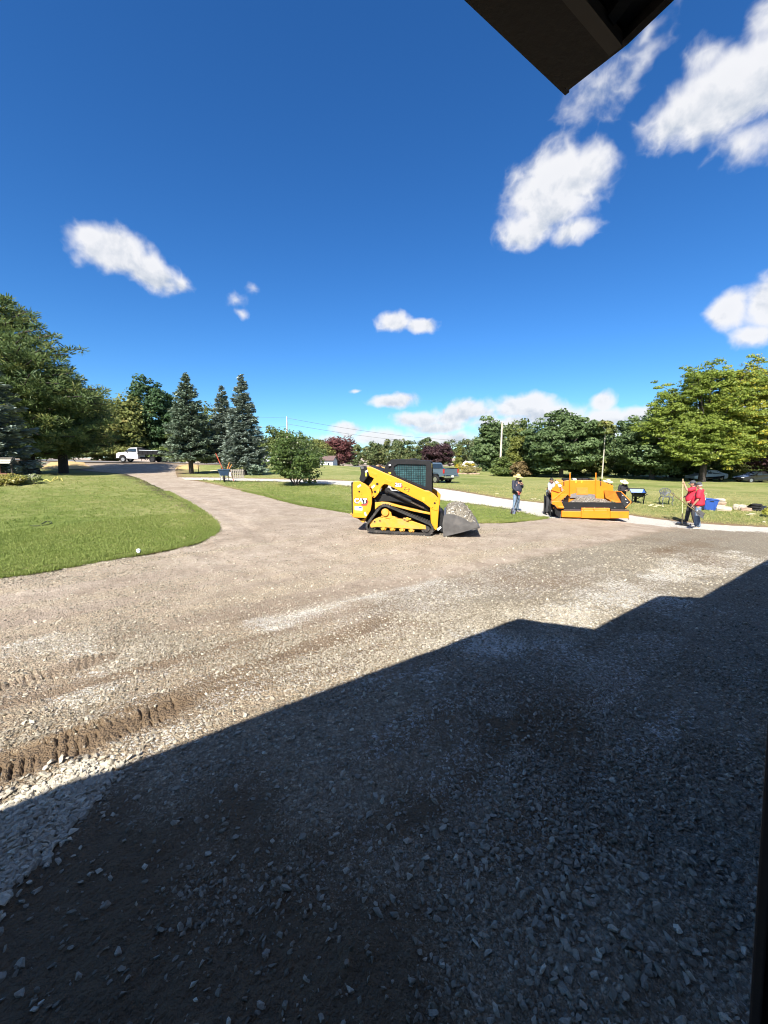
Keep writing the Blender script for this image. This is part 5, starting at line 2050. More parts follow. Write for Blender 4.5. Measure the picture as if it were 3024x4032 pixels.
    def fn(u, v):
        cx = 1160 + 326 * u
        for k in range(len(topc) - 1):
            if topc[k][0] <= cx <= topc[k + 1][0] or k == len(topc) - 2:
                tt = (cx - topc[k][0]) / (topc[k + 1][0] - topc[k][0])
                cz = topc[k][1] * (1 - tt) + topc[k + 1][1] * tt
                break
        low = 905 - 80 * u
        side = min(1.0, 7.0 * min(v, 1 - v)) ** .6
        q = Q(cx, low - 150 * (1 - .5 * u) * .6 + 0)
        z = Q(0, low)[1] * 1.0
        zt = Q(0, cz)[1]
        zs = Q(0, 720 + 108 * u)[1]
        zz = zs * (1 - side) + zt * side + 0.03 * (vnoise(np.array(u * 9.0), np.array(v * 11.0)) - .5)
        return (q[0], -W + .03 + (2 * W - .06) * v, float(zz))
    heap('gravel_load', 'grey gravel heaped in the loader bucket', None, fn, 26, 34, org, yaw, 5)
    return t


skid_steer()


def paver():
    """asphalt paver seen from its hopper end; x right, y away from the camera, z up"""
    base = G(2340, 2047)
    yaw = R(-14.0)
    NX, NY = Vector((math.cos(yaw), math.sin(yaw), 0)), Vector((-math.sin(yaw), math.cos(yaw), 0))

    def Q(cx, cy, y=0.0):
        """point of the machine seen at a place of the picture, y metres behind the front bumper"""
        d = ray(1950 + cx / 2.765, 1750 + cy / 2.765)
        p = EYE + d * (((base - EYE).dot(NY) + y) / d.dot(NY)) - base
        return Vector((p.dot(NX), y, p.z))

    ORA = mat('paver_orange', (0.66, 0.200, 0.008), 0.42, var=0.07, scale=3, dirt=0.10, dirtcol=(0.20, 0.09, 0.03), coat=.15)
    ORD = mat('scorched_orange', (0.62, 0.20, 0.02), 0.6, var=0.15, scale=3, dirt=0.40, dirtcol=(0.10, 0.06, 0.04))
    t = thing('asphalt_paver', 'orange asphalt paver with a hopper full of gravel', 'paver', base, yaw)

    def pr(nm, pts, y0, y1, m_, parent=None, bevel=.01):
        q = [Q(a, b, y0) for a, b in pts]
        mb = MB()
        mb.prism([(p.x, p.z) for p in q], y0, y1)
        return mb.build(nm, m_, parent or t, bevel=bevel)

    def plate(nm, pts, m_, parent=None, thick=.03):
        mb = MB()
        mb.add([Q(*p) for p in pts], [tuple(range(len(pts)))])
        o = mb.build(nm, m_, parent or t, fix=False)
        k = o.modifiers.new('thick', 'SOLIDIFY')
        k.thickness = thick
        k.offset = 0
        return o

    def tb_(nm, pts, r, m_, parent=None, n=8):
        mb = MB()
        mb.tube([Q(*p) for p in pts], r, n)
        return mb.build(nm, m_, parent or t, smooth=40)

    def bolt(cx, cy, y, r, parent, m_=CHROME):
        mb = MB()
        c = Q(cx, cy, y)
        mb.ellip(c, (r, r * .7, r), 8, 5)
        mb.build('bolt', m_, parent)

    # front push bumper: three boxes and two rollers
    pr('push_bumper', [(722, 724), (936, 728), (936, 796), (722, 792)], 0.0, .28, ORA, bevel=.012)
    cb = pr('push_bumper', [(938, 716), (1250, 718), (1250, 806), (938, 802)], -.07, .24, ORA, bevel=.012)
    pr('push_bumper', [(1252, 728), (1455, 730), (1455, 806), (1252, 804)], 0.0, .28, ORA, bevel=.012)
    for (a, c) in ((745, 930), (1258, 1452)):
        tb_('push_roller', [(a, 717, .06), (c, 719, .06)], .043, mat('roller_brown', (.05, .028, .02), .55), n=14)
    pr('roller_beam', [(940, 692), (1250, 694), (1250, 716), (940, 714)], -.03, .10, ORD)
    for cx in (962, 1078, 1228):
        pr('bumper_lug', [(cx - 7, 700), (cx + 7, 700), (cx + 7, 724), (cx - 7, 724)], -.085, -.05, ORA, bevel=.004)
    for (cx, cy, w) in ((985, 752, 28), (1190, 752, 32), (1085, 765, 10)):
        pr('paint_scrape', [(cx - w, cy - 3), (cx + w, cy - 2), (cx + w, cy + 3), (cx - w, cy + 3)], -.074, -.071, ORD, cb, 0)
    # black apron across the front of the hopper
    ap = pr('hopper_apron', [(716, 642), (752, 628), (1430, 634), (1438, 690), (1410, 708), (762, 702), (730, 690)], .10, .14, BLK, bevel=.006)
    for cx in (750, 862, 972, 1084, 1192, 1303, 1420):
        bolt(cx, 690, .095, .020, ap)
    # hopper floor and the wings
    plate('hopper_floor', [(742, 692, .15), (1436, 694, .15), (1255, 640, 1.48), (800, 636, 1.48)], BLK)
    plate('hopper_wing', [(716, 640, .10), (716, 612, .10), (790, 546, .62), (800, 566, 1.46), (792, 640, 1.46), (760, 700, .12)], BLK)
    sk = plate('wing_skin', [(612, 498, 1.30), (700, 522, 1.0), (790, 545, .60), (716, 611, .09), (690, 622, .07), (616, 614, .6)], ORA)
    for (p0, p1, r) in (((612, 492, 1.2), (722, 526, .8), .028), ((724, 522, .7), (622, 604, .5), .030), ((690, 545, .7), (790, 545, .56), .026), ((752, 505, .9), (676, 556, .7), .03)):
        tb_('wing_rib', [p0, p1], r, ORA, sk)
    pr('wing_hinge_plate', [(690, 618), (722, 622), (750, 690), (742, 700), (680, 698), (650, 660), (616, 650), (616, 620)], .02, .30, ORA, bevel=.008)
    pr('bearing_cover', [(680, 672), (748, 676), (748, 696), (690, 694)], -.03, .02, ORA, bevel=.008)
    rw = plate('hopper_wing', [(1186, 498, 1.46), (1330, 514, .85), (1372, 520, .5), (1378, 632, .15), (1320, 634, .17), (1205, 584, 1.3)], ORD)
    ep = plate('wing_end_plate', [(1318, 514, .84), (1372, 518, .48), (1478, 628, .06), (1418, 690, .06), (1377, 636, .13)], BLK, thick=.035)
    for (cx, cy, y) in ((1390, 560, .28), (1422, 598, .15), (1438, 634, .04)):
        bolt(cx, cy, y, .024, ep)
    for (cx, cy, y) in ((762, 576, .32), (742, 598, .20), (728, 622, .06)):
        bolt(cx, cy, y, .020, t)
    tb_('wing_edge', [(1318, 512, .84), (1372, 516, .48), (1480, 628, .04), (1418, 692, .04)], .020, ORA, n=6)
    # tall bulkhead behind the hopper
    bh = pr('bulkhead', [(608, 440), (700, 416), (748, 398), (808, 388), (1096, 388), (1150, 400), (1230, 428), (1284, 446), (1284, 500), (1262, 640), (660, 640), (612, 520)], 1.50, 1.56, ORA, bevel=.008)
    pr('bulkhead_plate', [(806, 390), (1096, 390), (1096, 580), (806, 580)], 1.45, 1.498, ORA, bh)
    pr('scorched_strip', [(812, 545), (880, 528), (1010, 538), (1090, 545), (1090, 582), (812, 582)], 1.435, 1.448, mat('bare_scorched_steel', (.22, .20, .19), .6, .3, var=.4, scale=4), bh, 0)
    pr('flow_gate', [(884, 470), (1010, 470), (1010, 548), (884, 548)], 1.425, 1.434, ORD, bh, .004)
    for cx in (815, 1096):
        pr('guide_post', [(cx - 6, 308), (cx + 6, 308), (cx + 6, 566), (cx - 6, 566)], 1.39, 1.43, ORA, bevel=.006)
    for cx in (748, 1150):
        pr('latch', [(cx - 5, 402), (cx + 5, 402), (cx + 5, 448), (cx - 5, 448)], 1.47, 1.498, BLK, bevel=.004)
    for (cx, cy) in ((878, 404), (940, 404)):
        pr('warning_label', [(cx - 7, cy - 12), (cx + 7, cy - 12), (cx + 7, cy + 10), (cx - 7, cy + 10)], 1.446, 1.449, YSTK, bh, 0)
    # tractor body behind the bulkhead, console and seats
    pr('tractor_body', [(775, 440), (1250, 455), (1250, 640), (1230, 700), (790, 700), (775, 640)], 1.57, 3.2, ORA, bevel=.03)
    for (cx, cy, w, h, y, m_, nm) in ((775, 380, 40, 12, 1.9, BLK, 'control_console'), (700, 398, 36, 12, 1.9, ORD, 'control_console'), (866, 379, 20, 9, 1.7, WSTK, 'dash_box'), (925, 378, 22, 8, 1.9, BLK, 'dash_box'), (1050, 381, 22, 10, 1.7, BLK, 'dash_box'), (990, 376, 40, 9, 2.2, BLK, 'seat_back')):
        pr(nm, [(cx - w, cy - h), (cx + w, cy - h + 3), (cx + w, cy + h + 8), (cx - w, cy + h + 8)], y, y + .3, m_, bevel=.015)
    tb_('control_lever', [(834, 395, 1.8), (837, 360, 1.8), (846, 364, 1.85)], .012, BLK)
    tb_('exhaust_pipe', [(1146, 430, 1.8), (1146, 376, 1.8)], .034, BLK)
    # crawler tracks under the body
    for xc in (Q(760, 700, .9).x, Q(1330, 700, .9).x):
        o2, i2 = track_loop([(0.3, .24, .18), (2.3, .24, .18), (1.2, .22, .18)], .05, 36, .02)
        mb = MB()
        mb.ring(o2, i2, -.15, .15)
        tk = mb.build('crawler_track', RUB, t)
        tk.location = (xc, .62, -.01)
        tk.rotation_euler.z = math.pi / 2
        mb = MB()
        mb.box((xc, 1.9, .25), (.18, 1.9, .2))
        mb.build('track_frame', BLK, t, bevel=.02)
    # screed end gate and side gear on the left
    pr('screed_end_gate', [(536, 570), (548, 560), (602, 566), (610, 760), (592, 794), (545, 772), (526, 752)], 2.0, 2.12, BLK, bevel=.012)
    pr('screed_extension', [(548, 700), (600, 705), (604, 782), (560, 770)], 1.85, 1.98, STEEL, bevel=.012)
    pr('tow_arm', [(606, 610), (640, 656), (664, 780), (612, 786), (600, 700)], .9, 1.3, BLK, bevel=.012)
    pr('side_bracket', [(660, 700), (725, 705), (722, 790), (700, 800), (668, 770)], .12, .5, BLK)
    tb_('gate_handle', [(535, 545, 2.15), (533, 590, 2.15), (542, 650, 2.2)], .018, BLK)
    for (pts, r, m_) in (([(570, 470, 1.7), (577, 520, 1.7), (567, 570, 1.8), (580, 640, 1.8)], .03, BLK), ([(600, 445, 1.6), (592, 480, 1.6), (604, 545, 1.6)], .035, ORD), ([(562, 482, 1.7), (602, 500, 1.6)], .028, ORD), ([(640, 690, .4), (700, 720, .25), (692, 770, .25)], .028, BLK), ([(650, 680, .5), (672, 740, .4), (700, 790, .3)], .020, STEEL)):
        tb_('hose', pts, r, m_, n=7)
    for (cx, cy, y, r) in ((580, 470, 1.6, .045), (600, 520, 1.55, .04), (574, 540, 1.65, .028), (638, 690, .38, .036), (618, 722, .8, .030), (600, 480, 1.5, .03), (585, 500, 1.55, .03)):
        bolt(cx, cy, y, r, t, CHROME if r < .032 else ORD)
    for cx in (712, 1450):
        tb_('chain', [(cx, 760, .05), (cx, 818, .05)], .014, STEEL, n=6)
    pr('under_frame', [(690, 745), (1440, 745), (1400, 795), (720, 795)], .30, 1.2, BLK, bevel=0)

    def fn(u, v):
        edge = min(1, 5 * min(u, 1 - u)) ** .7
        rise = 18 + 40 * v + 8 * math.sin(u * 5)
        cx0, cx1 = 770 + 30 * v, 1375 - 120 * v
        p = Q(cx0 + (cx1 - cx0) * u, 640 - rise * edge * (.3 + .7 * v), .17 + 1.22 * v)
        return (p.x, p.y, p.z + .05 * (float(vnoise(np.array(u * 8.0), np.array(v * 6.0))) - .5))
    heap('gravel_load', 'grey gravel lying in the orange hopper', None, fn, 34, 20, base, yaw, 9)


paver()


# ---------------------------------------------------------------- road vehicles
TYRE = mat('tyre_rubber', (0.022, 0.022, 0.023), 0.9, spec=.12, var=0.3, dirt=0.15)
RIM = mat('alloy_rim', (0.55, 0.55, 0.56), 0.3, 0.9, var=0.08)
DARKG = glass_mat('car_glass')
TRIMB = mat('black_plastic', (0.018, 0.018, 0.019), 0.7, spec=.15)
REDL = mat('red_lamp', (0.42, 0.012, 0.015), 0.2, coat=.5)


def wheel(parent, x, y, r, w, side, rim=None):
    e = bpy.data.objects.new('wheel', None)
    COL.objects.link(e)
    e.parent = parent
    e.location = (x, y, r)
    mb = MB()
    mb.lathe([(r * .60, -w / 2), (r * .9, -w / 2), (r, -w * .32), (r, w * .32), (r * .9, w / 2), (r * .60, w / 2), (r * .6, -w / 2)], (0, 0, 0), 26, 'y')
    mb.build('tyre', TYRE, e, smooth=40)
    mb = MB()
    s = side
    mb.lathe([(r * .61, s * w * .42), (r * .55, s * w * .30), (r * .52, s * w * .12), (r * .16, s * w * .2), (r * .14, s * w * .38), (.001, s * w * .4)], (0, 0, 0), 26, 'y')
    for k in range(6):
        a = k * math.pi / 3
        c, sn = math.cos(a), math.sin(a)
        M = Matrix.Translation((c * r * .34, s * w * .34, sn * r * .34)) @ Matrix.Rotation(-a, 4, 'Y')
        mb.box((0, 0, 0), (r * .44, w * .14, r * .16), M=M)
    mb.build('rim', rim or RIM, e, smooth=40)
    return e


def body_loft(sections, name, material, parent, smooth=35):
    """skin over cross-sections: each (x, [(y,z)...]) half outline mirrored"""
    mb = MB()
    n = len(sections[0][1])
    vs = []
    for (x, half) in sections:
        full = [(y, z) for y, z in half] + [(-y, z) for y, z in reversed(half)]
        vs += [(x, y, z) for y, z in full]
    m = 2 * n
    fs = []
    for i in range(len(sections) - 1):
        for k in range(m):
            k2 = (k + 1) % m
            fs.append((i * m + k, i * m + k2, (i + 1) * m + k2, (i + 1) * m + k))
    fs.append(tuple(range(m - 1, -1, -1)))
    fs.append(tuple(range((len(sections) - 1) * m, len(sections) * m)))
    mb.add(vs, fs)
    return mb.build(name, material, parent, smooth=smooth)


def arch_profile(top, x0, x1, zb, wheels, r):
    """side outline: roofline points plus underside with wheel arches"""
    pts = list(top)
    under = []
    for (wx, wr) in sorted(wheels, reverse=True):
        under.append((wx + wr, zb))
        for k in range(1, 8):
            a = math.pi * k / 8
            under.append((wx + wr * math.cos(a), zb + (wr * 1.02) * math.sin(a)))
        under.append((wx - wr, zb))
    return pts + [(x1, zb)] + under + [(x0, zb)]


def pickup():
    """crew-cab pickup, +x forward"""
    PAINT = mat('pickup_paint', (0.085, 0.125, 0.165), 0.3, 0.15, var=0.05, scale=2, coat=.6)
    d = G(1716, 1904)
    yaw = R(127.0)
    t = thing('pickup_truck', 'grey blue pickup parked on the lawn behind the loader', 'pickup', d, yaw)
    # rear left wheel at origin-ish: shift so that the visible rear wheel stands on the point
    ox, oy = 1.45, -0.86

    def S(x):
        return x + ox
    B = MB()
    top = [(-2.62, 0.70), (-2.64, 1.08), (-2.60, 1.46), (-0.72, 1.46)]
    prof = [(-2.62, .78), (-2.64, 1.1), (-2.60, 1.47), (-0.70, 1.47), (-0.70, .62), (-.83, .62), (-.88, .80), (-1.0, .97), (-1.18, 1.06), (-1.45, 1.10), (-1.72, 1.06), (-1.90, .97), (-2.02, .80), (-2.07, .66)]
    for s in (-1, 1):
        mb = MB()
        y0, y1 = sorted((s * (oy * s + .0) if False else oy + s * 1.02, oy + s * .93))
        mb.prism([(S(a), b) for a, b in prof], y0, y1)
        bs = mb.build('bed_side', PAINT, t, bevel=.02)
        mb = MB()
        mb.box((S(-2.615), oy + s * .98, 1.24), (.10, .16, .40))
        mb.build('tail_lamp', REDL, bs, bevel=.02)
        mb = MB()
        mb.box((S(-1.65), oy + s * .975, 1.485), (1.9, .10, .03))
        mb.build('bed_rail', TRIMB, bs)
    mb = MB()
    mb.box((S(-2.60), oy, 1.14), (.07, 1.84, .60))
    tg = mb.build('tailgate', PAINT, t, bevel=.02)
    mb = MB()
    mb.box((S(-2.595), oy, 1.465), (.10, 1.88, .05))
    mb.build('tailgate_cap', TRIMB, tg, bevel=.01)
    mb = MB()
    mb.box((S(-2.64), oy, 1.06), (.02, 1.5, .02))
    mb.build('tailgate_crease', PAINT, tg)
    mb = MB()
    mb.box((S(-1.66), oy, .90), (1.86, 1.84, .06))
    mb.build('bed_floor', TRIMB, t)
    mb = MB()
    mb.box((S(-2.76), oy, .70), (.22, 1.95, .22))
    bu = mb.build('rear_bumper', CHROME, t, bevel=.03)
    mb = MB()
    mb.box((S(-2.88), oy, .74), (.01, .32, .17))
    mb.build('licence_plate', WSTK, bu)
    mb = MB()
    mb.box((S(-2.9), oy - .0, .52), (.3, .1, .09))
    mb.build('tow_hitch', TRIMB, bu, bevel=.01)
    cabp = [(-.68, .62), (-.70, 1.47), (-.60, 1.95), (-.48, 2.02), (.95, 2.03), (1.15, 1.97), (1.75, 1.45), (1.80, .62)]
    secs = []
    mb = MB()
    n = len(cabp)
    lo = [(S(a), oy - (1.0 if b < 1.5 else .80), b) for a, b in cabp]
    hi = [(S(a), oy + (1.0 if b < 1.5 else .80), b) for a, b in cabp]
    mb.add(lo + hi, [tuple(range(n)), tuple(range(2 * n - 1, n - 1, -1))] + [(i, i + n, (i + 1) % n + n, (i + 1) % n) for i in range(n)])
    mb.build('cab', PAINT, t, bevel=.03)
    mb = MB()
    mb.add([(S(-.715), oy - .80, 1.50), (S(-.715), oy + .80, 1.50), (S(-.632), oy + .68, 1.90), (S(-.632), oy - .68, 1.90)], [(0, 1, 2, 3)])
    mb.build('rear_window', DARKG, t, fix=False)
    for s in (-1, 1):
        for (x0, x1) in ((-.48, .42), (.50, 1.45)):
            mb = MB()
            xs = x1 - (.34 if x1 > 1 else .05)
            mb.add([(S(x0), oy + s * 1.003, 1.50), (S(x1), oy + s * 1.003, 1.50), (S(xs), oy + s * .835, 1.93), (S(x0 + .06), oy + s * .835, 1.93)], [(0, 1, 2, 3)])
            mb.build('side_window', DARKG, t, fix=False)
        for hx in (-.35, .62):
            mb = MB()
            mb.box((S(hx), oy + s * 1.01, 1.30), (.2, .03, .04))
            mb.build('door_handle', TRIMB, t)
        mb = MB()
        mb.box((S(1.35), oy + s * 1.16, 1.55), (.10, .22, .28))
        mb.build('wing_mirror', TRIMB, t, bevel=.03)
        for wx in (-1.45, 2.30):
            wheel(t, S(wx), oy + s * .86, .42, .28, s)
    hood = [(1.78, .55), (1.78, 1.45), (2.95, 1.38), (3.10, 1.25), (3.12, .55), (2.85, .55), (2.80, .75), (2.62, .95), (2.30, 1.02), (1.98, .95), (1.82, .75)]
    mb = MB()
    mb.prism([(S(a), b) for a, b in hood], oy - .99, oy + .99)
    mb.build('hood', PAINT, t, bevel=.03)
    mb = MB()
    mb.box((S(.2), oy, .50), (5.3, .9, .18))
    mb.build('chassis_rail', TRIMB, t)
    mb = MB()
    mb.cyl((S(-1.45), oy - .8, .42), (S(-1.45), oy + .8, .42), .09, n=10)
    mb.ellip((S(-1.45), oy, .42), (.2, .2, .2))
    mb.build('rear_axle', TRIMB, t, smooth=40)
    return t


pickup()


def dump_truck():
    d = G(566, 1823)
    rdm = math.atan2(ROAD_MID[30][1] - ROAD_MID[18][1], ROAD_MID[30][0] - ROAD_MID[18][0])
    yaw = math.pi + R(2)
    k = 170.0 / FPX * d.y / 6.3     # length in the photograph
    d = Vector((d.x, d.y, hz(d.x, d.y) + .12))
    t = thing('dump_truck', 'white pickup style dump truck with black bed on the road', 'truck', d, yaw)
    t.scale = (k, k, k)
    prof = [(1.0, .55), (1.0, 1.62), (1.10, 2.02), (1.25, 2.06), (2.05, 2.04), (2.22, 1.98), (2.72, 1.50), (2.85, 1.44), (3.55, 1.38), (3.85, 1.30), (3.95, 1.10), (3.95, .62), (3.62, .60), (3.56, .82), (3.38, 1.0), (3.10, 1.06), (2.82, 1.0), (2.64, .82), (2.58, .55)]
    mb = MB()
    x_ = 3.2
    pr = [(a - .75, b) for a, b in prof]
    n = len(pr)
    def yy(b):
        return .98 if b < 1.5 else .80
    mb.add([(a, -yy(b), b) for a, b in pr] + [(a, yy(b), b) for a, b in pr], [tuple(range(n)), tuple(range(2 * n - 1, n - 1, -1))] + [(i, i + n, (i + 1) % n + n, (i + 1) % n) for i in range(n)])
    mb.build('cab', WHITE, t, bevel=.03)
    for s in (-1, 1):
        mb = MB()
        mb.add([(.42, s * .99, 1.52), (1.80, s * .99, 1.52), (1.42, s * .832, 1.95), (.48, s * .832, 1.95)], [(0, 1, 2, 3)])
        mb.build('side_window', DARKG, t, fix=False)
        mb = MB()
        mb.box((1.70, s * 1.12, 1.6), (.1, .2, .3))
        mb.build('wing_mirror', TRIMB, t, bevel=.03)
        mb = MB()
        mb.box((.55, s * .99, 1.30), (.2, .03, .04))
        mb.build('door_handle', TRIMB, t)
        wheel(t, 2.35, s * .84, .42, .28, s, mat('grey_rim', (.35, .35, .35), .4, .7))
        wheel(t, -1.75, s * .84, .42, .40, s, mat('black_rim', (.03, .03, .03), .5, .3))
        mb = MB()
        mb.box((3.17, s * .72, 1.12), (.06, .34, .18))
        mb.build('headlight', mat('lamp_clear', (.7, .7, .7), .15), t, bevel=.02)
        mb = MB()
        mb.box((-1.3, s * 1.02, 1.42), (3.0, .07, .40))
        bs = mb.build('bed_side', mat('truck_bed_black', (.014, .014, .015), .7, spec=.12), t, bevel=.01)
        for bx in (-2.6, -1.9, -1.2, -.5, .1):
            mb = MB()
            mb.box((bx, s * 1.065, 1.40), (.07, .05, .42))
            mb.build('stake', mat('truck_bed_black', (.014, .014, .015), .7, spec=.12), bs)
        mb = MB()
        mb.tube([(1.7, s * .88, .52), (.2, s * .95, .50)], .05, 8)
        mb.build('step_bar', CHROME, t)
    mb = MB()
    mb.box((-1.3, 0, 1.16), (3.1, 2.1, .14))
    mb.build('bed_floor', TRIMB, t)
    mb = MB()
    mb.box((-2.82, 0, 1.44), (.07, 2.06, .5))
    mb.build('tailgate', mat('truck_bed_black', (.014, .014, .015), .7, spec=.12), t, bevel=.01)
    mb = MB()
    mb.box((.20, 0, 1.62), (.07, 2.0, .82))
    mb.build('headboard', mat('truck_bed_black', (.014, .014, .015), .7, spec=.12), t, bevel=.01)
    mb = MB()
    mb.box((-1.25, 0, 1.66), (2.6, 1.9, .10), (0, -.03, 0))
    mb.build('load_cover', mat('grey_tarp', (.40, .42, .44), .7, bump=.4), t, bevel=.03)
    mb = MB()
    mb.box((-.2, 0, .62), (5.4, .85, .22))
    mb.build('chassis_rail', TRIMB, t)
    mb = MB()
    mb.tube([(3.30, -.8, .55), (3.34, -.8, 1.12), (3.34, .8, 1.12), (3.30, .8, .55)], .045, 8)
    mb.tube([(3.32, -.3, .55), (3.34, -.3, 1.12)], .04, 8)
    mb.build('grille_guard', TRIMB, t)
    mb = MB()
    mb.box((3.20, 0, .68), (.16, 1.9, .22))
    mb.build('front_bumper', CHROME, t, bevel=.03)


dump_truck()


def sedan(name, label, loc, yaw, paint, L=4.75, kind='sedan', lower=None):
    t = thing(name, label, 'car', loc, yaw, None)
    k = L / 4.75
    prof = [(2.36, .34), (2.38, .58), (2.20, .70), (1.25, .88), (.95, .93), (.25, 1.33), (-.15, 1.41), (-.85, 1.39), (-1.55, 1.06), (-1.75, 1.00), (-2.28, .94), (-2.36, .70), (-2.34, .36)]
    und = arch_profile([], 0, 0, .28, [(1.42, .37), (-1.38, .37)], 0)[1:-1]
    pr = prof + [(-2.0, .28)] + [p for p in reversed(und)] + [(2.0, .28)]
    n = len(pr)

    def yy(a, b):
        w = .88
        if b > .95:
            w = .88 - (b - .95) * .62
        return w * (1 - .10 * max(0, abs(a) - 1.7) / .6)
    mb = MB()
    mb.add([(a * k, -yy(a, b), b) for a, b in pr] + [(a * k, yy(a, b), b) for a, b in pr], [tuple(range(n)), tuple(range(2 * n - 1, n - 1, -1))] + [(i, i + n, (i + 1) % n + n, (i + 1) % n) for i in range(n)])
    mb.build('body', paint, t, bevel=.03)
    for s in (-1, 1):
        for (x0, x1, xa, xb) in ((.03, .80, .03, .26), (-1.30, -.05, -.82, -.05)):
            mb = MB()
            mb.add([(x0 * k, s * (yy(0, .97) + .004), .97), (x1 * k, s * (yy(0, .97) + .004), .97), (xb * k, s * (yy(0, 1.34) + .004), 1.32), (xa * k, s * (yy(0, 1.34) + .004), 1.34)], [(0, 1, 2, 3)])
            mb.build('side_window', DARKG, t, fix=False)
        for wx in (1.42, -1.38):
            wheel(t, wx * k, s * .79, .33, .21, s)
        mb = MB()
        mb.box((.85 * k, s * .97, .98), (.12, .16, .12))
        mb.build('wing_mirror', paint, t, bevel=.03)
        mb = MB()
        mb.box((2.26 * k, s * .60, .62), (.16, .36, .12))
        mb.build('headlight', mat('lamp_clear', (.7, .7, .7), .15), t, bevel=.03)
        mb = MB()
        mb.box((-2.32 * k, s * .62, .78), (.08, .34, .14))
        mb.build('tail_lamp', REDL, t, bevel=.03)
        if lower:
            mb = MB()
            mb.prism([(1.02 * k, .29), (.98 * k, .55), (-.95 * k, .62), (-1.75 * k, .72), (-1.78 * k, .62), (-1.0 * k, .29)], min(s * .884, s * .892), max(s * .884, s * .892))
            mb.build('lower_panel', lower, t)
    for (x0, z0, x1, z1, nm) in ((1.02, .95, .28, 1.325, 'windscreen'), (-1.52, 1.08, -.90, 1.382, 'rear_window')):
        mb = MB()
        off = .012
        a, b2 = yy(0, z0) - .07, yy(0, z1) - .07
        sx = off if x0 > 0 else -off
        mb.add([((x0 + sx) * k, -a, z0 + off), ((x0 + sx) * k, a, z0 + off), ((x1 + sx) * k, b2, z1 + off), ((x1 + sx) * k, -b2, z1 + off)], [(0, 1, 2, 3)])
        mb.build(nm, DARKG, t, fix=False)
    return t


c = G(2779, 1893)
sedan('parked_car', 'white and black car parked behind the locust trunk', c, R(184), mat('car_white', (0.50, 0.54, 0.57), .28, .1, var=.04, coat=.6), 4.7, lower=mat('car_black_paint', (.014, .014, .015), .25, coat=.6))
c = G(2975, 1900)
sedan('parked_car', 'black car parked at the right edge under the trees', c, R(182), mat('car_black', (.013, .013, .014), .25, var=.1, coat=.7), 4.8)
# vehicles on the road behind the spruces
_p = GD(905, 69.5)
_p.z += .14
t = sedan('parked_car', 'white fronted dark car on the road behind the spruces', _p, R(165), mat('car_black', (.013, .013, .014), .25, var=.1, coat=.7), 4.8)
mb = MB()
mb.box((1.75, 0, .72), (.9, 1.70, .5))
mb.build('white_front_end', WHITE, t, bevel=.08)
_p = GD(1040, 77)
_p.z += .14
sedan('parked_car', 'low white car on the road just left of the magnolia bush', _p, R(155), mat('car_white2', (.72, .73, .74), .28, var=.04, coat=.5), 4.6)
# ---------------------------------------------------------------- people
SKIN = mat('skin', (0.36, 0.20, 0.135), 0.55, var=0.08, scale=10)
SKIN_T = mat('skin_tan', (0.40, 0.215, 0.14), 0.55, var=0.08, scale=10)
HAIRB = mat('dark_hair', (0.022, 0.016, 0.013), 0.6, var=0.3, scale=40, bump=.5)
HAIRG = mat('grey_hair', (0.30, 0.29, 0.28), 0.6, var=0.3, scale=40, bump=.5)
STRAW = mat('straw', (0.70, 0.52, 0.20), 0.75, var=0.15, scale=50, bump=.5)
STRAWP = mat('pale_straw', (0.66, 0.56, 0.34), 0.75, var=0.15, scale=50, bump=.5)
DENIM = mat('denim', (0.15, 0.21, 0.29), 0.85, var=0.30, scale=9, bump=.3, dirt=.12, dirtcol=(.28, .30, .32))
CHARC = mat('charcoal_cloth', (0.035, 0.034, 0.036), 0.85, var=0.25, scale=9, bump=.3)
NAVY = mat('navy_cloth', (0.022, 0.025, 0.042), 0.8, var=0.2, scale=9, bump=.3)
BLACKC = mat('black_cloth', (0.014, 0.013, 0.015), 0.85, var=0.2, scale=9, bump=.3)
WHITEC = mat('white_cloth', (0.70, 0.70, 0.70), 0.85, var=0.06, scale=7, bump=.3)
REDC = mat('red_cloth', (0.62, 0.020, 0.045), 0.8, var=0.12, scale=7, bump=.3)
SHOE = mat('work_shoe', (0.20, 0.18, 0.16), 0.8, var=0.3)


def skin_mesh(verts, edges, radii, root=0, sub=2):
    """grow a surface over a stick figure and return the plain mesh"""
    me = bpy.data.meshes.new('stick')
    me.from_pydata([tuple(v) for v in verts], edges, [])
    o = bpy.data.objects.new('stick', me)
    COL.objects.link(o)
    o.modifiers.new('skin', 'SKIN').use_smooth_shade = True
    for i, r in enumerate(radii):
        sv = me.skin_vertices[0].data[i]
        sv.radius = r if isinstance(r, tuple) else (r, r)
        sv.use_root = (i == root)
    m = o.modifiers.new('sub', 'SUBSURF')
    m.levels = sub
    m.render_levels = sub
    bpy.context.view_layer.update()
    dg = bpy.context.evaluated_depsgraph_get()
    out = bpy.data.meshes.new_from_object(o.evaluated_get(dg))
    bpy.data.objects.remove(o)
    return out


def put_mesh(name, me, material, parent):
    me.materials.clear()
    me.materials.append(material)
    o = bpy.data.objects.new(name, me)
    COL.objects.link(o)
    o.parent = parent
    me.polygons.foreach_set('use_smooth', [True] * len(me.polygons))
    return o


def join_meshes(meshes):
    bm = bmesh.new()
    for m in meshes:
        bm.from_mesh(m)
    out = bpy.data.meshes.new('body')
    bm.to_mesh(out)
    bm.free()
    return out


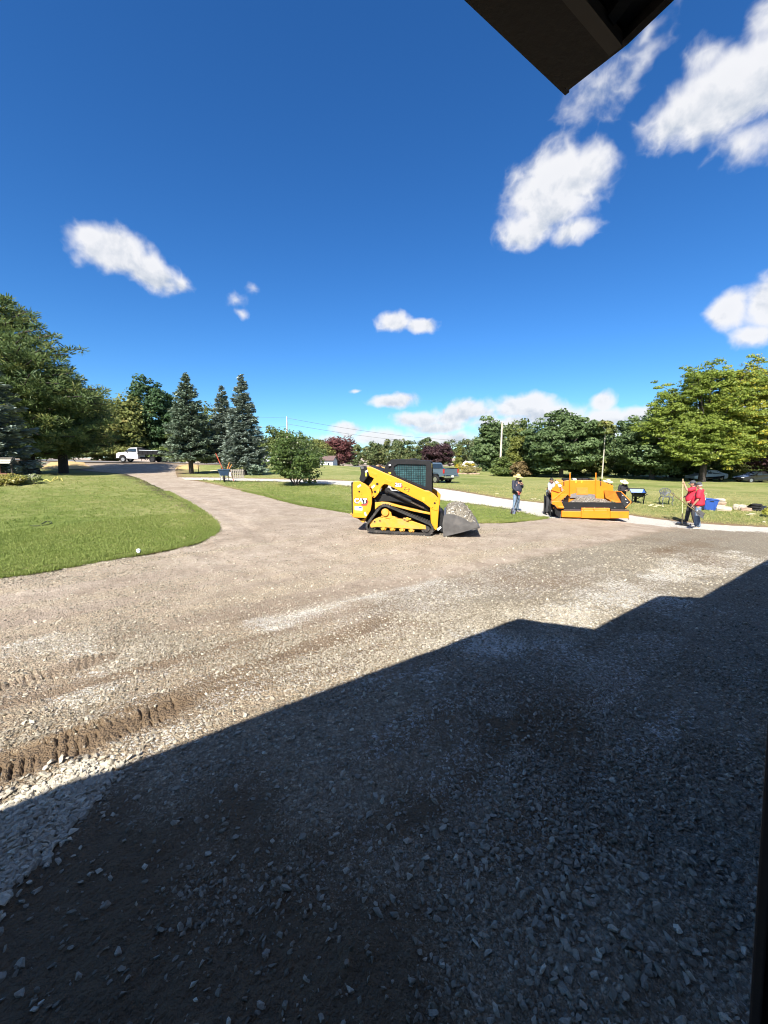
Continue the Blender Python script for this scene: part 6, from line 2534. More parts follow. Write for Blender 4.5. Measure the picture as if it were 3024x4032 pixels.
def head_mesh(pos, turn, tilt, h=0.235):
    """head about h tall with brow, nose, chin and ears; looks along -y before turning"""
    mb = MB()
    nu, nv = 20, 16
    vs, fs = [], []
    for j in range(nv + 1):
        th = math.pi * j / nv
        for i in range(nu):
            ph = 2 * math.pi * i / nu
            x, y, z = math.sin(th) * math.cos(ph), math.sin(th) * math.sin(ph), math.cos(th)
            w = 0.070 * (1 - 0.22 * max(0, -z) ** 1.5)
            d = 0.092 * (1 - 0.10 * max(0, -z))
            p = Vector((x * w, y * d, z * h * .5))
            if y < -0.75 and -0.25 < z < 0.12 and abs(x) < .3:
                p.y -= 0.020 * (1 - abs(x) / .3)
            if y < -0.6 and 0.02 < z < .2 and .2 < abs(x) < .55:
                p.y += 0.008
            if y < -0.5 and z < -.72:
                p.y -= .010
            vs.append(p)
    for j in range(nv):
        for i in range(nu):
            k = (i + 1) % nu
            fs.append((j * nu + i, (j + 1) * nu + i, (j + 1) * nu + k, j * nu + k))
    M = Matrix.Translation(pos) @ Matrix.Rotation(turn, 4, 'Z') @ Matrix.Rotation(tilt, 4, 'X')
    mb.add(vs, fs, M)
    for s in (-1, 1):
        mb.ellip((s * .073, .005, -.005), (.010, .020, .032), 8, 6, M)
    me = bpy.data.meshes.new('head')
    me.from_pydata(mb.v, [], mb.f)
    return me, M


def hand_mesh(wrist, d, palm_n, curl=0.6, side=1):
    """palm and five fingers; d = direction from wrist, palm_n = direction the palm faces"""
    d = Vector(d).normalized()
    n = Vector(palm_n)
    n = (n - d * n.dot(d)).normalized()
    w = d.cross(n) * side
    wrist = Vector(wrist)
    out = [skin_mesh([wrist - d * .02, wrist + d * .035, wrist + d * .085], [(0, 1), (1, 2)], [(.026, .020), (.038, .018), (.040, .015)], 0, 1)]
    for i, L in enumerate((.070, .080, .074, .058)):
        b = wrist + d * .085 + w * (.030 - .020 * i)
        p = [b - d * .015, b + d * .012]
        a = 0.0
        q = p[-1]
        for sg in (.42, .32, .26):
            a += curl
            q = q + (d * math.cos(a) + n * math.sin(a)) * L * sg
            p.append(q)
        out.append(skin_mesh(p, [(k, k + 1) for k in range(len(p) - 1)], [.0095, .0092, .0088, .0082, .0070], 0, 1))
    b = wrist + d * .025 + w * .034
    e = (d * .55 + w * .75 + n * .35).normalized()
    p = [b - w * .012, b + e * .03, b + e * .055 + n * .012 * curl, b + e * .065 + d * .02 + n * .022 * curl]
    out.append(skin_mesh(p, [(0, 1), (1, 2), (2, 3)], [.013, .011, .0095, .008], 0, 1))
    return out


def lp(a, b, t):
    return Vector(a).lerp(Vector(b), t)


def person(label, loc, rotz, J, shirt, trousers, H=1.75, sleeves='short', skin=SKIN, hat=None, hair=HAIRB, belly=0.0, head_turn=0.0, head_tilt=0.0, shoes=SHOE, curl=(.6, .6), palms=None, text=None):
    """J: joints of the pose in the person's own frame (facing -y): pelvis, chest, neck, head, shoulder/elbow/wrist/hand + hip/knee/ankle/toe, _l and _r"""
    t = thing('person', label, 'person', loc, rotz)
    V = Vector
    j = {k: V(v) for k, v in J.items()}
    # continuous body
    vs, ed, rd = [], [], []

    def ch(points, radii, start=None):
        prev = start
        ids = []
        for p, r in zip(points, radii):
            vs.append(V(p))
            rd.append(r)
            if prev is not None:
                ed.append((prev, len(vs) - 1))
            prev = len(vs) - 1
            ids.append(prev)
        return ids
    sp = ch([j['pelvis'], lp(j['pelvis'], j['chest'], .5) + V((0, -.03 * belly, 0)), j['chest'], j['neck'], lp(j['neck'], j['head'], .55)], [(.135, .10), (.13 + .03 * belly, .095 + .05 * belly), (.145, .105), (.055, .058), (.052, .055)])
    for s in 'lr':
        ch([j['shoulder_' + s], lp(j['shoulder_' + s], j['elbow_' + s], .5), j['elbow_' + s], lp(j['elbow_' + s], j['wrist_' + s], .4), j['wrist_' + s]], [.062, .052, .042, .041, .028], sp[2])
        ch([j['hip_' + s], lp(j['hip_' + s], j['knee_' + s], .45), j['knee_' + s], lp(j['knee_' + s], j['ankle_' + s], .35), j['ankle_' + s]], [.088, .078, .056, .058, .036], sp[0])
    parts = [skin_mesh(vs, ed, rd, 0, 2)]
    hm, HM = head_mesh(j['head'], head_turn, head_tilt)
    parts.append(hm)
    for k, s in enumerate('lr'):
        d = (j['hand_' + s] - j['wrist_' + s])
        pn = (palms or {}).get(s, (0, -.3, -1))
        parts += hand_mesh(j['wrist_' + s], d, pn, curl[k], 1 if s == 'l' else -1)
    put_mesh('body', join_meshes(parts), skin, t)
    # shirt: rings up the trunk, sleeves grown out of the shoulders
    sx = (j['shoulder_l'] - j['shoulder_r'])
    sx.z = 0
    sx.normalize()
    mb = MB()
    rings = []
    pel, che, nek = j['pelvis'], j['chest'], j['neck']
    bl = belly
    for (tt, w, dp, fw) in ((-.20, .176 + .012 * bl, .138 + .030 * bl, .010 * bl), (.0, .174 + .016 * bl, .140 + .042 * bl, .022 * bl), (.25, .170 + .020 * bl, .135 + .050 * bl, .034 * bl), (.55, .172 + .012 * bl, .130 + .034 * bl, .022 * bl), (.85, .190, .130 + .012 * bl, .004), (1.05, .205, .118, 0), (1.22, .175, .095, 0), (1.32, .105, .080, 0), (1.42, .062, .062, 0)):
        c = pel.lerp(che, tt) if tt <= 1 else che.lerp(nek, (tt - 1) / .42)
        ax = (che - pel).normalized() if tt <= 1 else (nek - che).normalized()
        fwd = sx.cross(ax).normalized()
        if fwd.y > 0 and abs(sx.x) > .5:
            fwd = -fwd
        rings.append((c + fwd * fw, sx, fwd, w, dp))
    nseg = 22
    vs2, fs2 = [], []
    for (c, a1, a2, w, dp) in rings:
        for q in range(nseg):
            an = 2 * math.pi * q / nseg
            cs, sn = math.cos(an), math.sin(an)
            wr = 1 + .025 * math.sin(an * 5 + c.z * 20)
            vs2.append(c + a1 * (w * math.copysign(abs(cs) ** .8, cs)) * wr + a2 * (dp * math.copysign(abs(sn) ** .9, sn)) * wr)
    for r_ in range(len(rings) - 1):
        for q in range(nseg):
            q2 = (q + 1) % nseg
            fs2.append((r_ * nseg + q, r_ * nseg + q2, (r_ + 1) * nseg + q2, (r_ + 1) * nseg + q))
    fs2.append(tuple(range(nseg)))
    mb.add(vs2, fs2)
    for s in 'lr':
        e = j['elbow_' + s]
        sh = j['shoulder_' + s]
        inn = lp(sh, che, .30)
        if sleeves == 'short':
            mb.tube([inn, sh, lp(sh, e, .30), lp(sh, e, .60), lp(sh, e, .88)], [.080, .086, .080, .078, .080], 14)
        else:
            w = j['wrist_' + s]
            mb.tube([inn, sh, lp(sh, e, .35), lp(sh, e, .85), lp(e, w, .08), lp(e, w, .5), lp(e, w, .95)], [.080, .084, .074, .066, .062, .054, .044], 14)
    mb.build('shirt', shirt, t, smooth=True)
    # trousers
    vs, ed, rd = [], [], []
    sp = ch([lp(j['pelvis'], j['chest'], .08), j['pelvis'] + V((0, 0, -.03))], [(.150, .118), (.155, .125)])
    for s in 'lr':
        hp, kn, an = j['hip_' + s], j['knee_' + s], j['ankle_' + s]
        ch([hp + V((0, 0, -.03)), lp(hp, kn, .5), kn, lp(kn, an, .5), lp(kn, an, .98)], [.104, .094, .078, .072, .068], sp[1])
    put_mesh('trousers', skin_mesh(vs, ed, rd, 1, 2), trousers, t)
    for s in 'lr':
        a, to = j['ankle_' + s], j['toe_' + s]
        d = (to - a)
        d.z = 0
        d.normalize()
        z = a.z - .085
        fl = skin_mesh([V((a.x, a.y, z + .045)) - d * .05, V((a.x, a.y, z + .05)) + d * .03, V((a.x, a.y, z + .04)) + d * .13, V((a.x, a.y, z + .03)) + d * .19], [(0, 1), (1, 2), (2, 3)], [(.040, .045), (.044, .048), (.046, .036), (.036, .026)], 0, 1)
        put_mesh('shoe', fl, shoes, t)
    # eyes, hair, hat
    for s in (-1, 1):
        mb = MB()
        mb.ellip((s * .028, -.083, .012), (.011, .007, .007), 8, 6, HM)
        mb.build('eye', mat('eye_white', (.5, .48, .45), .3), t)
    if hair is not None:
        mb = MB()
        nu, nv = 18, 8
        mb.quadgrid(lambda u, v: HM @ V((.077 * math.sin(v * 1.75) * math.cos(u * 6.2832), .004 + .099 * math.sin(v * 1.75) * math.sin(u * 6.2832) + (0.012 if math.sin(u * 6.2832) < -.2 else 0), .124 * math.cos(v * (1.75 if math.sin(u * 6.2832) > -.1 else 1.15)))), nu, nv)
        mb.build('hair', hair, t, smooth=True, fix=False)
    if hat in ('straw', 'pale'):
        mb = MB()
        prof = [(.001, .175), (.05, .172), (.082, .150), (.094, .10), (.098, .066), (.20, .046), (.225, .040), (.226, .034), (.20, .038), (.095, .054)]
        mb.lathe(prof, (0, 0, 0), 26, 'z', HM @ Matrix.Diagonal((1, 1.06, 1, 1)))
        ho = mb.build('straw_hat', STRAW if hat == 'straw' else STRAWP, t, smooth=50)
        mb = MB()
        mb.lathe([(.0985, .066), (.0975, .095)], (0, 0, 0), 26, 'z', HM @ Matrix.Diagonal((1, 1.06, 1, 1)))
        mb.build('hat_band', mat('hat_band', (.42, .27, .10), .8), ho, smooth=50, fix=False)
    elif hat == 'cap':
        mb = MB()
        mb.lathe([(.001, .140), (.045, .136), (.078, .105), (.086, .060), (.086, .036)], (0, .004, 0), 22, 'z', HM @ Matrix.Diagonal((.98, 1.12, 1, 1)))
        cm = mat('cap_dark', (.055, .058, .065), .8, var=.2)
        co = mb.build('cap', cm, t, smooth=True, fix=False)
        mb = MB()
        mb.quadgrid(lambda u, v: HM @ V(((u - .5) * .15, -.075 - .085 * v * math.sin(math.pi * (.15 + .7 * u)), .050 - .012 * v - .03 * (2 * u - 1) ** 2)), 8, 4)
        po = mb.build('cap_peak', cm, co, fix=False)
        po.modifiers.new('thick', 'SOLIDIFY').thickness = .004
    return t


def stand(lean=0.0, spread=0.10, stride=0.0):
    """plain standing joints, 1.72 m tall, facing -y"""
    d = dict(pelvis=(0, 0, .96), chest=(0, lean * .3, 1.32), neck=(0, lean * .45, 1.48), head=(0, lean * .5 - .02, 1.605))
    for s, k in (('l', 1), ('r', -1)):
        d['shoulder_' + s] = (k * .18, lean * .4, 1.42)
        d['elbow_' + s] = (k * .24, lean * .3 + .02, 1.14)
        d['wrist_' + s] = (k * .23, lean * .3 - .08, .90)
        d['hand_' + s] = (k * .23, lean * .3 - .12, .80)
        d['hip_' + s] = (k * .09, 0, .93)
        d['knee_' + s] = (k * spread, -.02 + k * stride * .35, .50)
        d['ankle_' + s] = (k * spread * 1.1, .02 + k * stride * .8, .085)
        d['toe_' + s] = (k * spread * 1.3, -.2 + k * stride * .8, .03)
    return d


def shovel(label, foot, top, square=True, blade_m=None, handle_m=None, hlen=None, dgrip=True, face=(0, -1, 0), bw=.12, bl=.28):
    """blade at the foot point, shaft up to the top point (world)"""
    foot, top = Vector(foot), Vector(top)
    ax = (top - foot).normalized()
    f = Vector(face)
    f = (f - ax * f.dot(ax)).normalized()
    w = ax.cross(f)
    t = thing('shovel', label, 'shovel', foot)
    rel = lambda p: p - foot
    mb = MB()
    mb.quadgrid(lambda u, v: (w * (u - .5) * 2 * bw * (1 if square else (.45 + .55 * min(1, v * 2.2))) + ax * (v * bl) + f * (.035 * (2 * u - 1) ** 2 - .02 * v)), 8, 8)
    bo = mb.build('blade', blade_m or CHROME, t, fix=False, smooth=True)
    bo.modifiers.new('thick', 'SOLIDIFY').thickness = .004
    mb = MB()
    mb.tube([ax * bl * .55 - f * .012, ax * (bl + .12) - f * .02], [.030, .019], 10)
    mb.build('socket', blade_m or CHROME, t, smooth=40)
    mb = MB()
    mb.tube([ax * (bl + .10) - f * .02, rel(top) - ax * (.12 if dgrip else 0)], .017, 10)
    mb.build('shaft', handle_m or mat('ash_wood', (.45, .30, .14), .6, var=.2), t, smooth=40)
    if dgrip:
        q = rel(top)
        mb = MB()
        mb.tube([q - ax * .13, q - ax * .08 + w * .045, q + w * .05, q - w * .05, q - ax * .08 - w * .045, q - ax * .13], .013, 8)
        mb.build('grip', mat('red_grip', (.42, .02, .02), .5), t, smooth=40)
    return t


# 1. man in navy, hand at chin, other hand on a shovel
base = G(2030, 2021)
base.z += .05
J = stand()
J.update(shoulder_l=(.19, .0, 1.42), elbow_l=(.27, -.06, 1.15), wrist_l=(.10, -.25, 1.30), hand_l=(.04, -.27, 1.38),
         shoulder_r=(-.19, 0, 1.42), elbow_r=(-.27, -.06, 1.14), wrist_r=(-.22, -.26, .99), hand_r=(-.19, -.34, .97), head=(0.0, -.05, 1.60))
HB = R(25)
person('standing man in navy shirt, jeans and yellow straw hat, hand at his chin', base, HB, J, NAVY, DENIM, sleeves='long', hat='straw', belly=1.3, head_tilt=.18, head_turn=.15, curl=(.8, .9), palms={'l': (-.4, .8, 0), 'r': (0, 0, -1)})
M1 = Matrix.Translation(base) @ Matrix.Rotation(HB, 4, 'Z')
gp = M1 @ Vector((-.17, -.36, .96))
sf = G(2016, 2030)
shovel('upright square shovel with red grip and dark shaft held by the navy shirted man', Vector((sf.x, sf.y, hz(sf.x, sf.y) + .045)), gp, True, CHROME, BLK, face=(.1, -1, 0))

# 2. man in white leaning over the paver's left side
pb = G(2340, 2047)
ref = at(2160, 1905, pb.y + 2.0)
base = Vector((ref.x + .10, pb.y + 2.0, hz(ref.x, pb.y + 2.0)))
J = stand()
J.update(pelvis=(.05, .10, 1.02), chest=(.0, -.14, 1.34), neck=(-.10, -.24, 1.47), head=(-.17, -.31, 1.54), shoulder_l=(.15, -.16, 1.44), shoulder_r=(-.17, -.20, 1.36), elbow_l=(.30, -.34, 1.24), wrist_l=(.20, -.55, 1.18), hand_l=(.16, -.63, 1.14),
         elbow_r=(-.22, -.34, 1.10), wrist_r=(-.12, -.45, .92), hand_r=(-.09, -.50, .84), hip_l=(.13, .08, .99), hip_r=(-.05, .08, .99))
person('dark haired man in white T-shirt leaning over the left side of the paver', base, R(8), J, WHITEC, CHARC, head_tilt=.55, head_turn=-.2)

# 3. man behind the paver: only his pale straw hat shows
ref = at(2393, 1893, pb.y + 4.2)
base = Vector((ref.x, pb.y + 4.2, ref.z - 1.66))
base.z = hz(base.x, base.y) + 0.0
dz = (ref.z - 1.68) - base.z
J = stand()
person('man behind the paver of whom only the pale straw hat shows', base, R(10), J, CHARC, CHARC, sleeves='long', hat='pale', head_tilt=.25).scale = (1, 1, max(.85, min(1.1, 1 + dz / 1.68)))

# 4. man in black with straw hat right of the paver
ref = at(2455, 1893, pb.y + 4.4)
base = Vector((ref.x, pb.y + 4.4, hz(ref.x, pb.y + 4.4)))
J = stand()
J.update(elbow_l=(.33, -.04, 1.14), wrist_l=(.08, -.26, 1.16), hand_l=(.0, -.29, 1.16), elbow_r=(-.30, -.04, 1.14), wrist_r=(-.06, -.30, 1.12), hand_r=(.02, -.33, 1.12), head=(0, -.06, 1.60))
k4 = (ref.z - base.z) / 1.70
person('man in black shirt and pale straw hat right of the paver', base, R(5), J, BLACKC, BLACKC, sleeves='long', hat='pale', head_tilt=.45, belly=.6).scale = (k4 * 1.0, k4 * 1.0, k4)

# 5. man in red, dark trousers, one arm raised on a long pole
base = G(2716, 2066)
J = stand(stride=.16)
J.update(shoulder_l=(.19, -.02, 1.43), elbow_l=(.22, -.24, 1.36), wrist_l=(.18, -.34, 1.60), hand_l=(.16, -.36, 1.70), elbow_r=(-.24, -.06, 1.16), wrist_r=(-.14, -.26, 1.06), hand_r=(-.10, -.33, 1.05), head=(0, -.04, 1.60), chest=(0, -.03, 1.32))
H5 = R(-116)
person('man in red T-shirt and charcoal trousers holding a long pole with raised arm', base, H5, J, REDC, CHARC, skin=SKIN_T, hat='cap', belly=1.1, curl=(1.0, .6), palms={'l': (-.3, -.6, 0), 'r': (0, .5, -1)}, head_tilt=.1)
M5 = Matrix.Translation(base) @ Matrix.Rotation(H5, 4, 'Z')
top = M5 @ Vector((.165, -.40, 1.80))
ft = at(2687, 2056, base.y - .25)
t = thing('rake', 'long pale wooden rake pole standing in front of the red shirted men', 'rake', (ft.x, ft.y, hz(ft.x, ft.y)))
gz = hz(ft.x, ft.y)
rel = top - Vector((ft.x, ft.y, gz))
mb = MB()
mb.tube([(0, 0, .06), rel * .5, rel], .016, 8)
mb.build('shaft', mat('pale_wood', (.55, .42, .22), .6, var=.15), t, smooth=40)
mb = MB()
mb.box((0, 0, .05), (.05, .45, .06), (0, 0, .5))
mb.build('rake_head', mat('dark_iron', (.05, .05, .05), .5, .6), t, bevel=.005)

# 6. older man in red with jeans and grey cap, carrying a shovel
base = G(2742, 2084)
J = stand(stride=.08)
J.update(elbow_l=(.26, .0, 1.12), wrist_l=(.25, -.14, .88), hand_l=(.25, -.18, .79), elbow_r=(-.25, -.08, 1.14), wrist_r=(-.05, -.30, 1.0), hand_r=(.02, -.36, .97), head=(0, -.06, 1.60), chest=(0, -.02, 1.32))
H6 = R(-138)
person('grey haired man in red T-shirt, jeans and dark cap carrying a shovel', base, H6, J, REDC, DENIM, skin=SKIN_T, hat='cap', hair=HAIRG, belly=1.35, curl=(1.0, 1.1), palms={'l': (-1, .3, 0), 'r': (1, .3, 0)}, head_tilt=.22, shoes=mat('pale_shoe', (.45, .40, .33), .8))
M6 = Matrix.Translation(base) @ Matrix.Rotation(H6, 4, 'Z')
# white print on the back of his shirt
p6 = [c for c in bpy.data.objects if c.get('label', '').startswith('grey haired man')][0]
text_part('shirt_print', 'all u a F', .085, WSTK, p6, Matrix.Translation((0.02, .172, 1.22)) @ Matrix.Rotation(math.pi, 4, 'Z') @ Matrix.Rotation(math.pi / 2, 4, 'X') @ Matrix.Rotation(R(90), 4, 'Z'), .004, 1.0, .003)
hand = M6 @ Vector((-.215, -.24, .83))
a = at(2642, 1941, base.y - .38)
bl = at(2770, 2034, base.y - .38)
ax = (a - bl).normalized()
shovel('square mouthed shovel with long wooden handle carried level by the capped man', bl, a, True, mat('grey_blade', (.16, .155, .15), .5, .6), mat('olive_wood', (.20, .16, .07), .6), dgrip=False, face=(.3, -1, .4), bw=.125, bl=.30)
# ---------------------------------------------------------------- smaller things on the lawns
WOODG = mat('weathered_wood', (0.24, 0.21, 0.17), 0.85, var=0.3, scale=8, bump=.4)
WOODR = mat('reddish_wood', (0.20, 0.095, 0.055), 0.8, var=0.25, scale=8, bump=.3)
WOODP = mat('pale_plank', (0.62, 0.54, 0.36), 0.75, var=0.15, scale=6)
BLUEP = mat('blue_plastic', (0.025, 0.075, 0.30), 0.4, var=0.08)
BLUEL = mat('blue_tray', (0.06, 0.15, 0.42), 0.45, var=0.12, dirt=.2)
BLKP = mat('black_tray', (0.018, 0.019, 0.022), 0.6, var=0.1, spec=.2)


def wheelbarrow(label, loc, rotz, tray_in, tray_out, frame_m, s=1.0):
    t = thing('wheelbarrow', label, 'wheelbarrow', loc, rotz)
    t.scale = (s, s, s)
    mb = MB()
    top = [(-.33, -.42), (.33, -.42), (.34, .42), (-.34, .42)]
    bot = [(-.20, -.22), (.20, -.22), (.22, .24), (-.22, .24)]
    vs = [(x, y, .66 - .20 * y) for x, y in top] + [(x, y, .36) for x, y in bot]
    mb.add(vs, [(0, 1, 5, 4), (1, 2, 6, 5), (2, 3, 7, 6), (3, 0, 4, 7), (4, 5, 6, 7)])
    o = mb.build('tray', tray_out, t)
    o.modifiers.new('thick', 'SOLIDIFY').thickness = .012
    mb = MB()
    k = .97
    vs = [(x * k, y * k, .655 - .20 * y) for x, y in top] + [(x * .96, y * .96, .40) for x, y in bot]
    mb.add(vs, [(4, 5, 1, 0), (5, 6, 2, 1), (6, 7, 3, 2), (7, 4, 0, 3), (7, 6, 5, 4)])
    mb.build('tray_lining', tray_in, o, fix=False)
    mb = MB()
    mb.tube([(x * 1.02, y * 1.02, .665 - .20 * y) for x, y in top + [top[0]]], .014, 8)
    mb.build('tray_rim', tray_out, o, smooth=40)
    for sx in (-1, 1):
        mb = MB()
        mb.tube([(sx * .10, -.52, .20), (sx * .20, -.1, .36), (sx * .27, .45, .45), (sx * .30, .95, .56)], .022, 8)
        mb.build('handle', frame_m, t, smooth=40)
        mb = MB()
        mb.tube([(sx * .24, .18, .40), (sx * .25, .30, .02), (sx * .25, .42, .02), (sx * .26, .50, .44)], .018, 8)
        mb.build('leg', frame_m, t, smooth=40)
    mb = MB()
    mb.lathe([(.02, -.05), (.12, -.05), (.19, -.035), (.20, 0), (.19, .035), (.12, .05), (.02, .05)], (0, 0, 0), 20, 'y', Matrix.Translation((0, -.50, .20)) @ Matrix.Rotation(math.pi / 2, 4, 'Z'))
    w = mb.build('wheel', TYRE, t, smooth=40)
    mb = MB()
    mb.cyl((-.14, -.50, .20), (.14, -.50, .20), .014, n=8)
    mb.build('axle', STEEL, w)
    return t


# wheelbarrow by the paver
c = G(2506, 1985)
c.z += .05
wheelbarrow('blue and black wheelbarrow standing empty right of the paver', c, R(155), BLUEL, BLKP, BLKP, 1.05)

# tool barrow on the left with planks
c = G(884, 1898)
c.z += .05
wheelbarrow('blue wheelbarrow full of tools on the lawn edge by the path', c, R(20), BLUEL, mat('navy_steel', (.05, .10, .19), .5), mat('pale_handle', (.35, .35, .33), .6), 1.25)
for i, (x0, y0, z0, x1, y1, z1, m_, lab, nm) in enumerate([
        (.0, .1, .60, -.62, .15, 2.15, mat('red_handle', (.45, .07, .03), .5), 'leaning red handled tool in the left wheelbarrow, longest of them', 'garden_tool'),
        (.1, 0, .55, .42, .1, 1.45, mat('orange_handle', (.60, .26, .08), .5), 'orange handled tool sticking out of the left wheelbarrow', 'garden_tool'),
        (.15, .05, .55, .62, .05, 1.30, mat('orange_handle', (.60, .26, .08), .5), 'shorter orange handled tool beside it in the left wheelbarrow', 'garden_tool'),
        (.62, .25, .03, .35, .1, 1.15, mat('red_handle', (.45, .07, .03), .5), 'red handled tool leaning on the right of the left wheelbarrow', 'garden_tool')]):
    t = thing(nm, lab, 'tool', c)
    mb = MB()
    mb.tube([(x0, y0, z0), (x1, y1, z1)], .028, 8)
    mb.build('shaft', m_, t, smooth=40)
    mb = MB()
    d = Vector((x0 - x1, y0 - y1, z0 - z1)).normalized()
    mb.box(Vector((x0, y0, z0)) + d * .02 + Vector((0, 0, .03)), (.16, .04, .06))
    mb.build('tool_head', STEEL, t, bevel=.01)
t = thing('plank', 'pale plank lying across the left wheelbarrow', 'plank', c)
mb = MB()
mb.box((-.45, 0, .86), (1.15, .22, .035), (0, -.10, 0))
mb.build('board', WOODP, t, bevel=.004)
# folding stand / pallet right of it
c2 = G(908, 1886)
c2.z += .05
t = thing('wooden_crate', 'grey slatted crate standing on the lawn behind the left wheelbarrow', 'crate', c2, R(8))
for k in range(7):
    mb = MB()
    mb.box((.12 + .15 * k, 0, .40), (.09, .03, .72))
    mb.build('slat', WOODG, t, bevel=.004)
for z in (.12, .68):
    mb = MB()
    mb.box((.57, .035, z), (1.1, .035, .09))
    mb.build('rail', WOODG, t, bevel=.004)
for k in (0, 1):
    mb = MB()
    mb.box((.05 + 1.05 * k, .28, .38), (.06, .5, .06), (R(-50), 0, 0))
    mb.build('brace', WOODG, t, bevel=.004)
mb = MB()
mb.box((-.05, .0, .45), (.26, .05, .55))
t2 = mb.build('white_board', WSTK, None, loc=c2 + Vector((-.05, .1, 0)))
tag(t2, 'small white board propped against the grey crate', 'board')
for i, (a, b2, L, lab) in enumerate([(765, 1892, 1.6, 'pale stake lying at the corner of the path'), (832, 1895, .5, 'short pale offcut lying on the lawn left of the tool wheelbarrow')]):
    c = G(a, b2)
    c.z += .09
    t = thing('wooden_stake', lab, 'stake', c, R(-12))
    mb = MB()
    mb.box((0, 0, 0), (L, .14, .05))
    mb.build('board', WOODP, t, bevel=.008)

# thin dark post by the spruce
c = GD(754, 43.3)
t = thing('dark_post', 'thin dark post leaning beside the grey green spruce trunk', 'post', c)
mb = MB()
mb.tube([(-.10, 0, -.2), (.06, 0, 1.2), (.14, 0, 2.6)], .055, 8)
mb.build('pole', BARK_DK, t, smooth=40)
mb = MB()
mb.tube([(.14, 0, 2.6), (.142, 0, 2.68)], [.055, .03], 8)
mb.build('cap', BARK_DK, t, smooth=40)

# garden bench with slatted back rest on the left (a wishing-well roof on posts)
c = G(28, 1886)
c.z += .04
t = thing('wishing_well', 'wooden wishing well with slatted roof at the left edge', 'wishing well', c, R(6))
for k in range(3):
    mb = MB()
    mb.box((0, -.30 + .17 * k, 1.02 + .13 * k), (1.05, .16, .035), (R(38), 0, 0))
    mb.build('roof_slat', mat('pale_grey_slat', (.50, .47, .40), .7, var=.12), t, bevel=.004)
    mb = MB()
    mb.box((0, .30 - .17 * k + .04, 1.02 + .13 * k), (1.05, .16, .035), (R(-38), 0, 0))
    mb.build('roof_slat', WOODG, t, bevel=.004)
for sx in (-1, 1):
    mb = MB()
    mb.prism([(-.34, .96), (.34, .96), (.02, 1.40), (-.02, 1.40)], -.02, .02, Matrix.Translation((sx * .50, 0, 0)) @ Matrix.Rotation(math.pi / 2, 4, 'Z'))
    mb.build('gable', mat('dark_gable', (.03, .028, .025), .8), t)
    mb = MB()
    mb.box((sx * .36, 0, .55), (.08, .08, 1.0))
    mb.build('post', WOODR if sx < 0 else BARK_DK, t, bevel=.008)
for k in range(10):
    a = k / 10 * 2 * math.pi
    mb = MB()
    mb.box((math.cos(a) * .42, math.sin(a) * .42, .17), (.05, .28, .34), (0, 0, a))
    mb.build('stave', WOODR, t, bevel=.008)
# flower bed in front
FLW = leaf_material('border_leaves', (0.12, 0.15, 0.03), (0.42, 0.36, 0.08), (.55, .50, .30), .2)
for i, (px, py, w, h, lab) in enumerate([(-30, 1912, 1.0, .62, 'yellowish border plant at the left edge below the well'), (20, 1914, .9, .60, 'yellow green border plant straight in front of the well'), (62, 1912, .8, .55, 'border plant at the right foot of the well'), (105, 1908, .8, .62, 'pale flowering plant at the right end of the flower bed')]):
    b = G(px, py)
    broadleaf('border_plant', lab, b, h, w, .03, FLW if i < 3 else leaf_material('pale_flower_leaves', (.10, .14, .04), (.30, .33, .12), (.60, .58, .45), .25), 160 + i, nclump=40, per=50, leaf=.05, cat='plant', trunk_r=.012, limbs=8, group='plants in the border round the well')
# yellow hose coils
for i, (pts, lab) in enumerate([([(205, 1898), (216, 1893), (228, 1889), (226, 1897), (208, 1899)], 'yellow strap lying in a loop on the left lawn'), ([(238, 1892), (243, 1896), (247, 1900)], 'short end of yellow strap on the left lawn'), ([(172, 1898), (185, 1900), (200, 1903)], 'flat length of yellow strap left of the loop')]):
    P = [G(a, b2) for a, b2 in pts]
    o = P[0].copy()
    mb = MB()
    pp = [p - o + Vector((0, 0, .09 + (.10 if 0 < k < len(P) - 1 else 0))) for k, p in enumerate(P)]
    mb.tube(pp, .022, 6)
    t = mb.build('yellow_strap', mat('yellow_webbing', (.55, .48, .12), .6), None, loc=o, smooth=40)
    tag(t, lab, 'strap')
# black hose curl and plastic cup on the near lawn
P = [G(a, b2) for a, b2 in [(165, 2072), (182, 2062), (200, 2062), (205, 2068), (192, 2074), (150, 2080), (120, 2080)]]
o = P[0].copy()
mb = MB()
mb.tube([p - o + Vector((0, 0, .075)) for p in P], .012, 6)
t = mb.build('garden_hose', BLKP, None, loc=o, smooth=True)
tag(t, 'thin dark hose curled on the near left lawn', 'hose')
c = G(546, 2186)
t = thing('plastic_cup', 'crumpled clear plastic cup lying at the edge of the left lawn', 'cup', (c.x, c.y, c.z + .095), R(30))
k = NT('clear_plastic')
cp = k.surf(k.bsdf(k.mix(k.noise(20, 3).outputs['Fac'], (.55, .58, .62), (.85, .87, .9)), .15, spec=.6))
mb = MB()
mb.lathe([(.032, -.06), (.036, 0), (.044, .06), (.046, .062), (.040, .05), (.030, -.055)], (0, 0, 0), 16, 'y')
cu = mb.build('cup_body', cp, t, smooth=50)
mb = MB()
mb.lathe([(.047, .060), (.049, .066), (.03, .075), (.001, .08)], (0, 0, 0), 16, 'y')
mb.build('lid', WSTK, t, smooth=50)

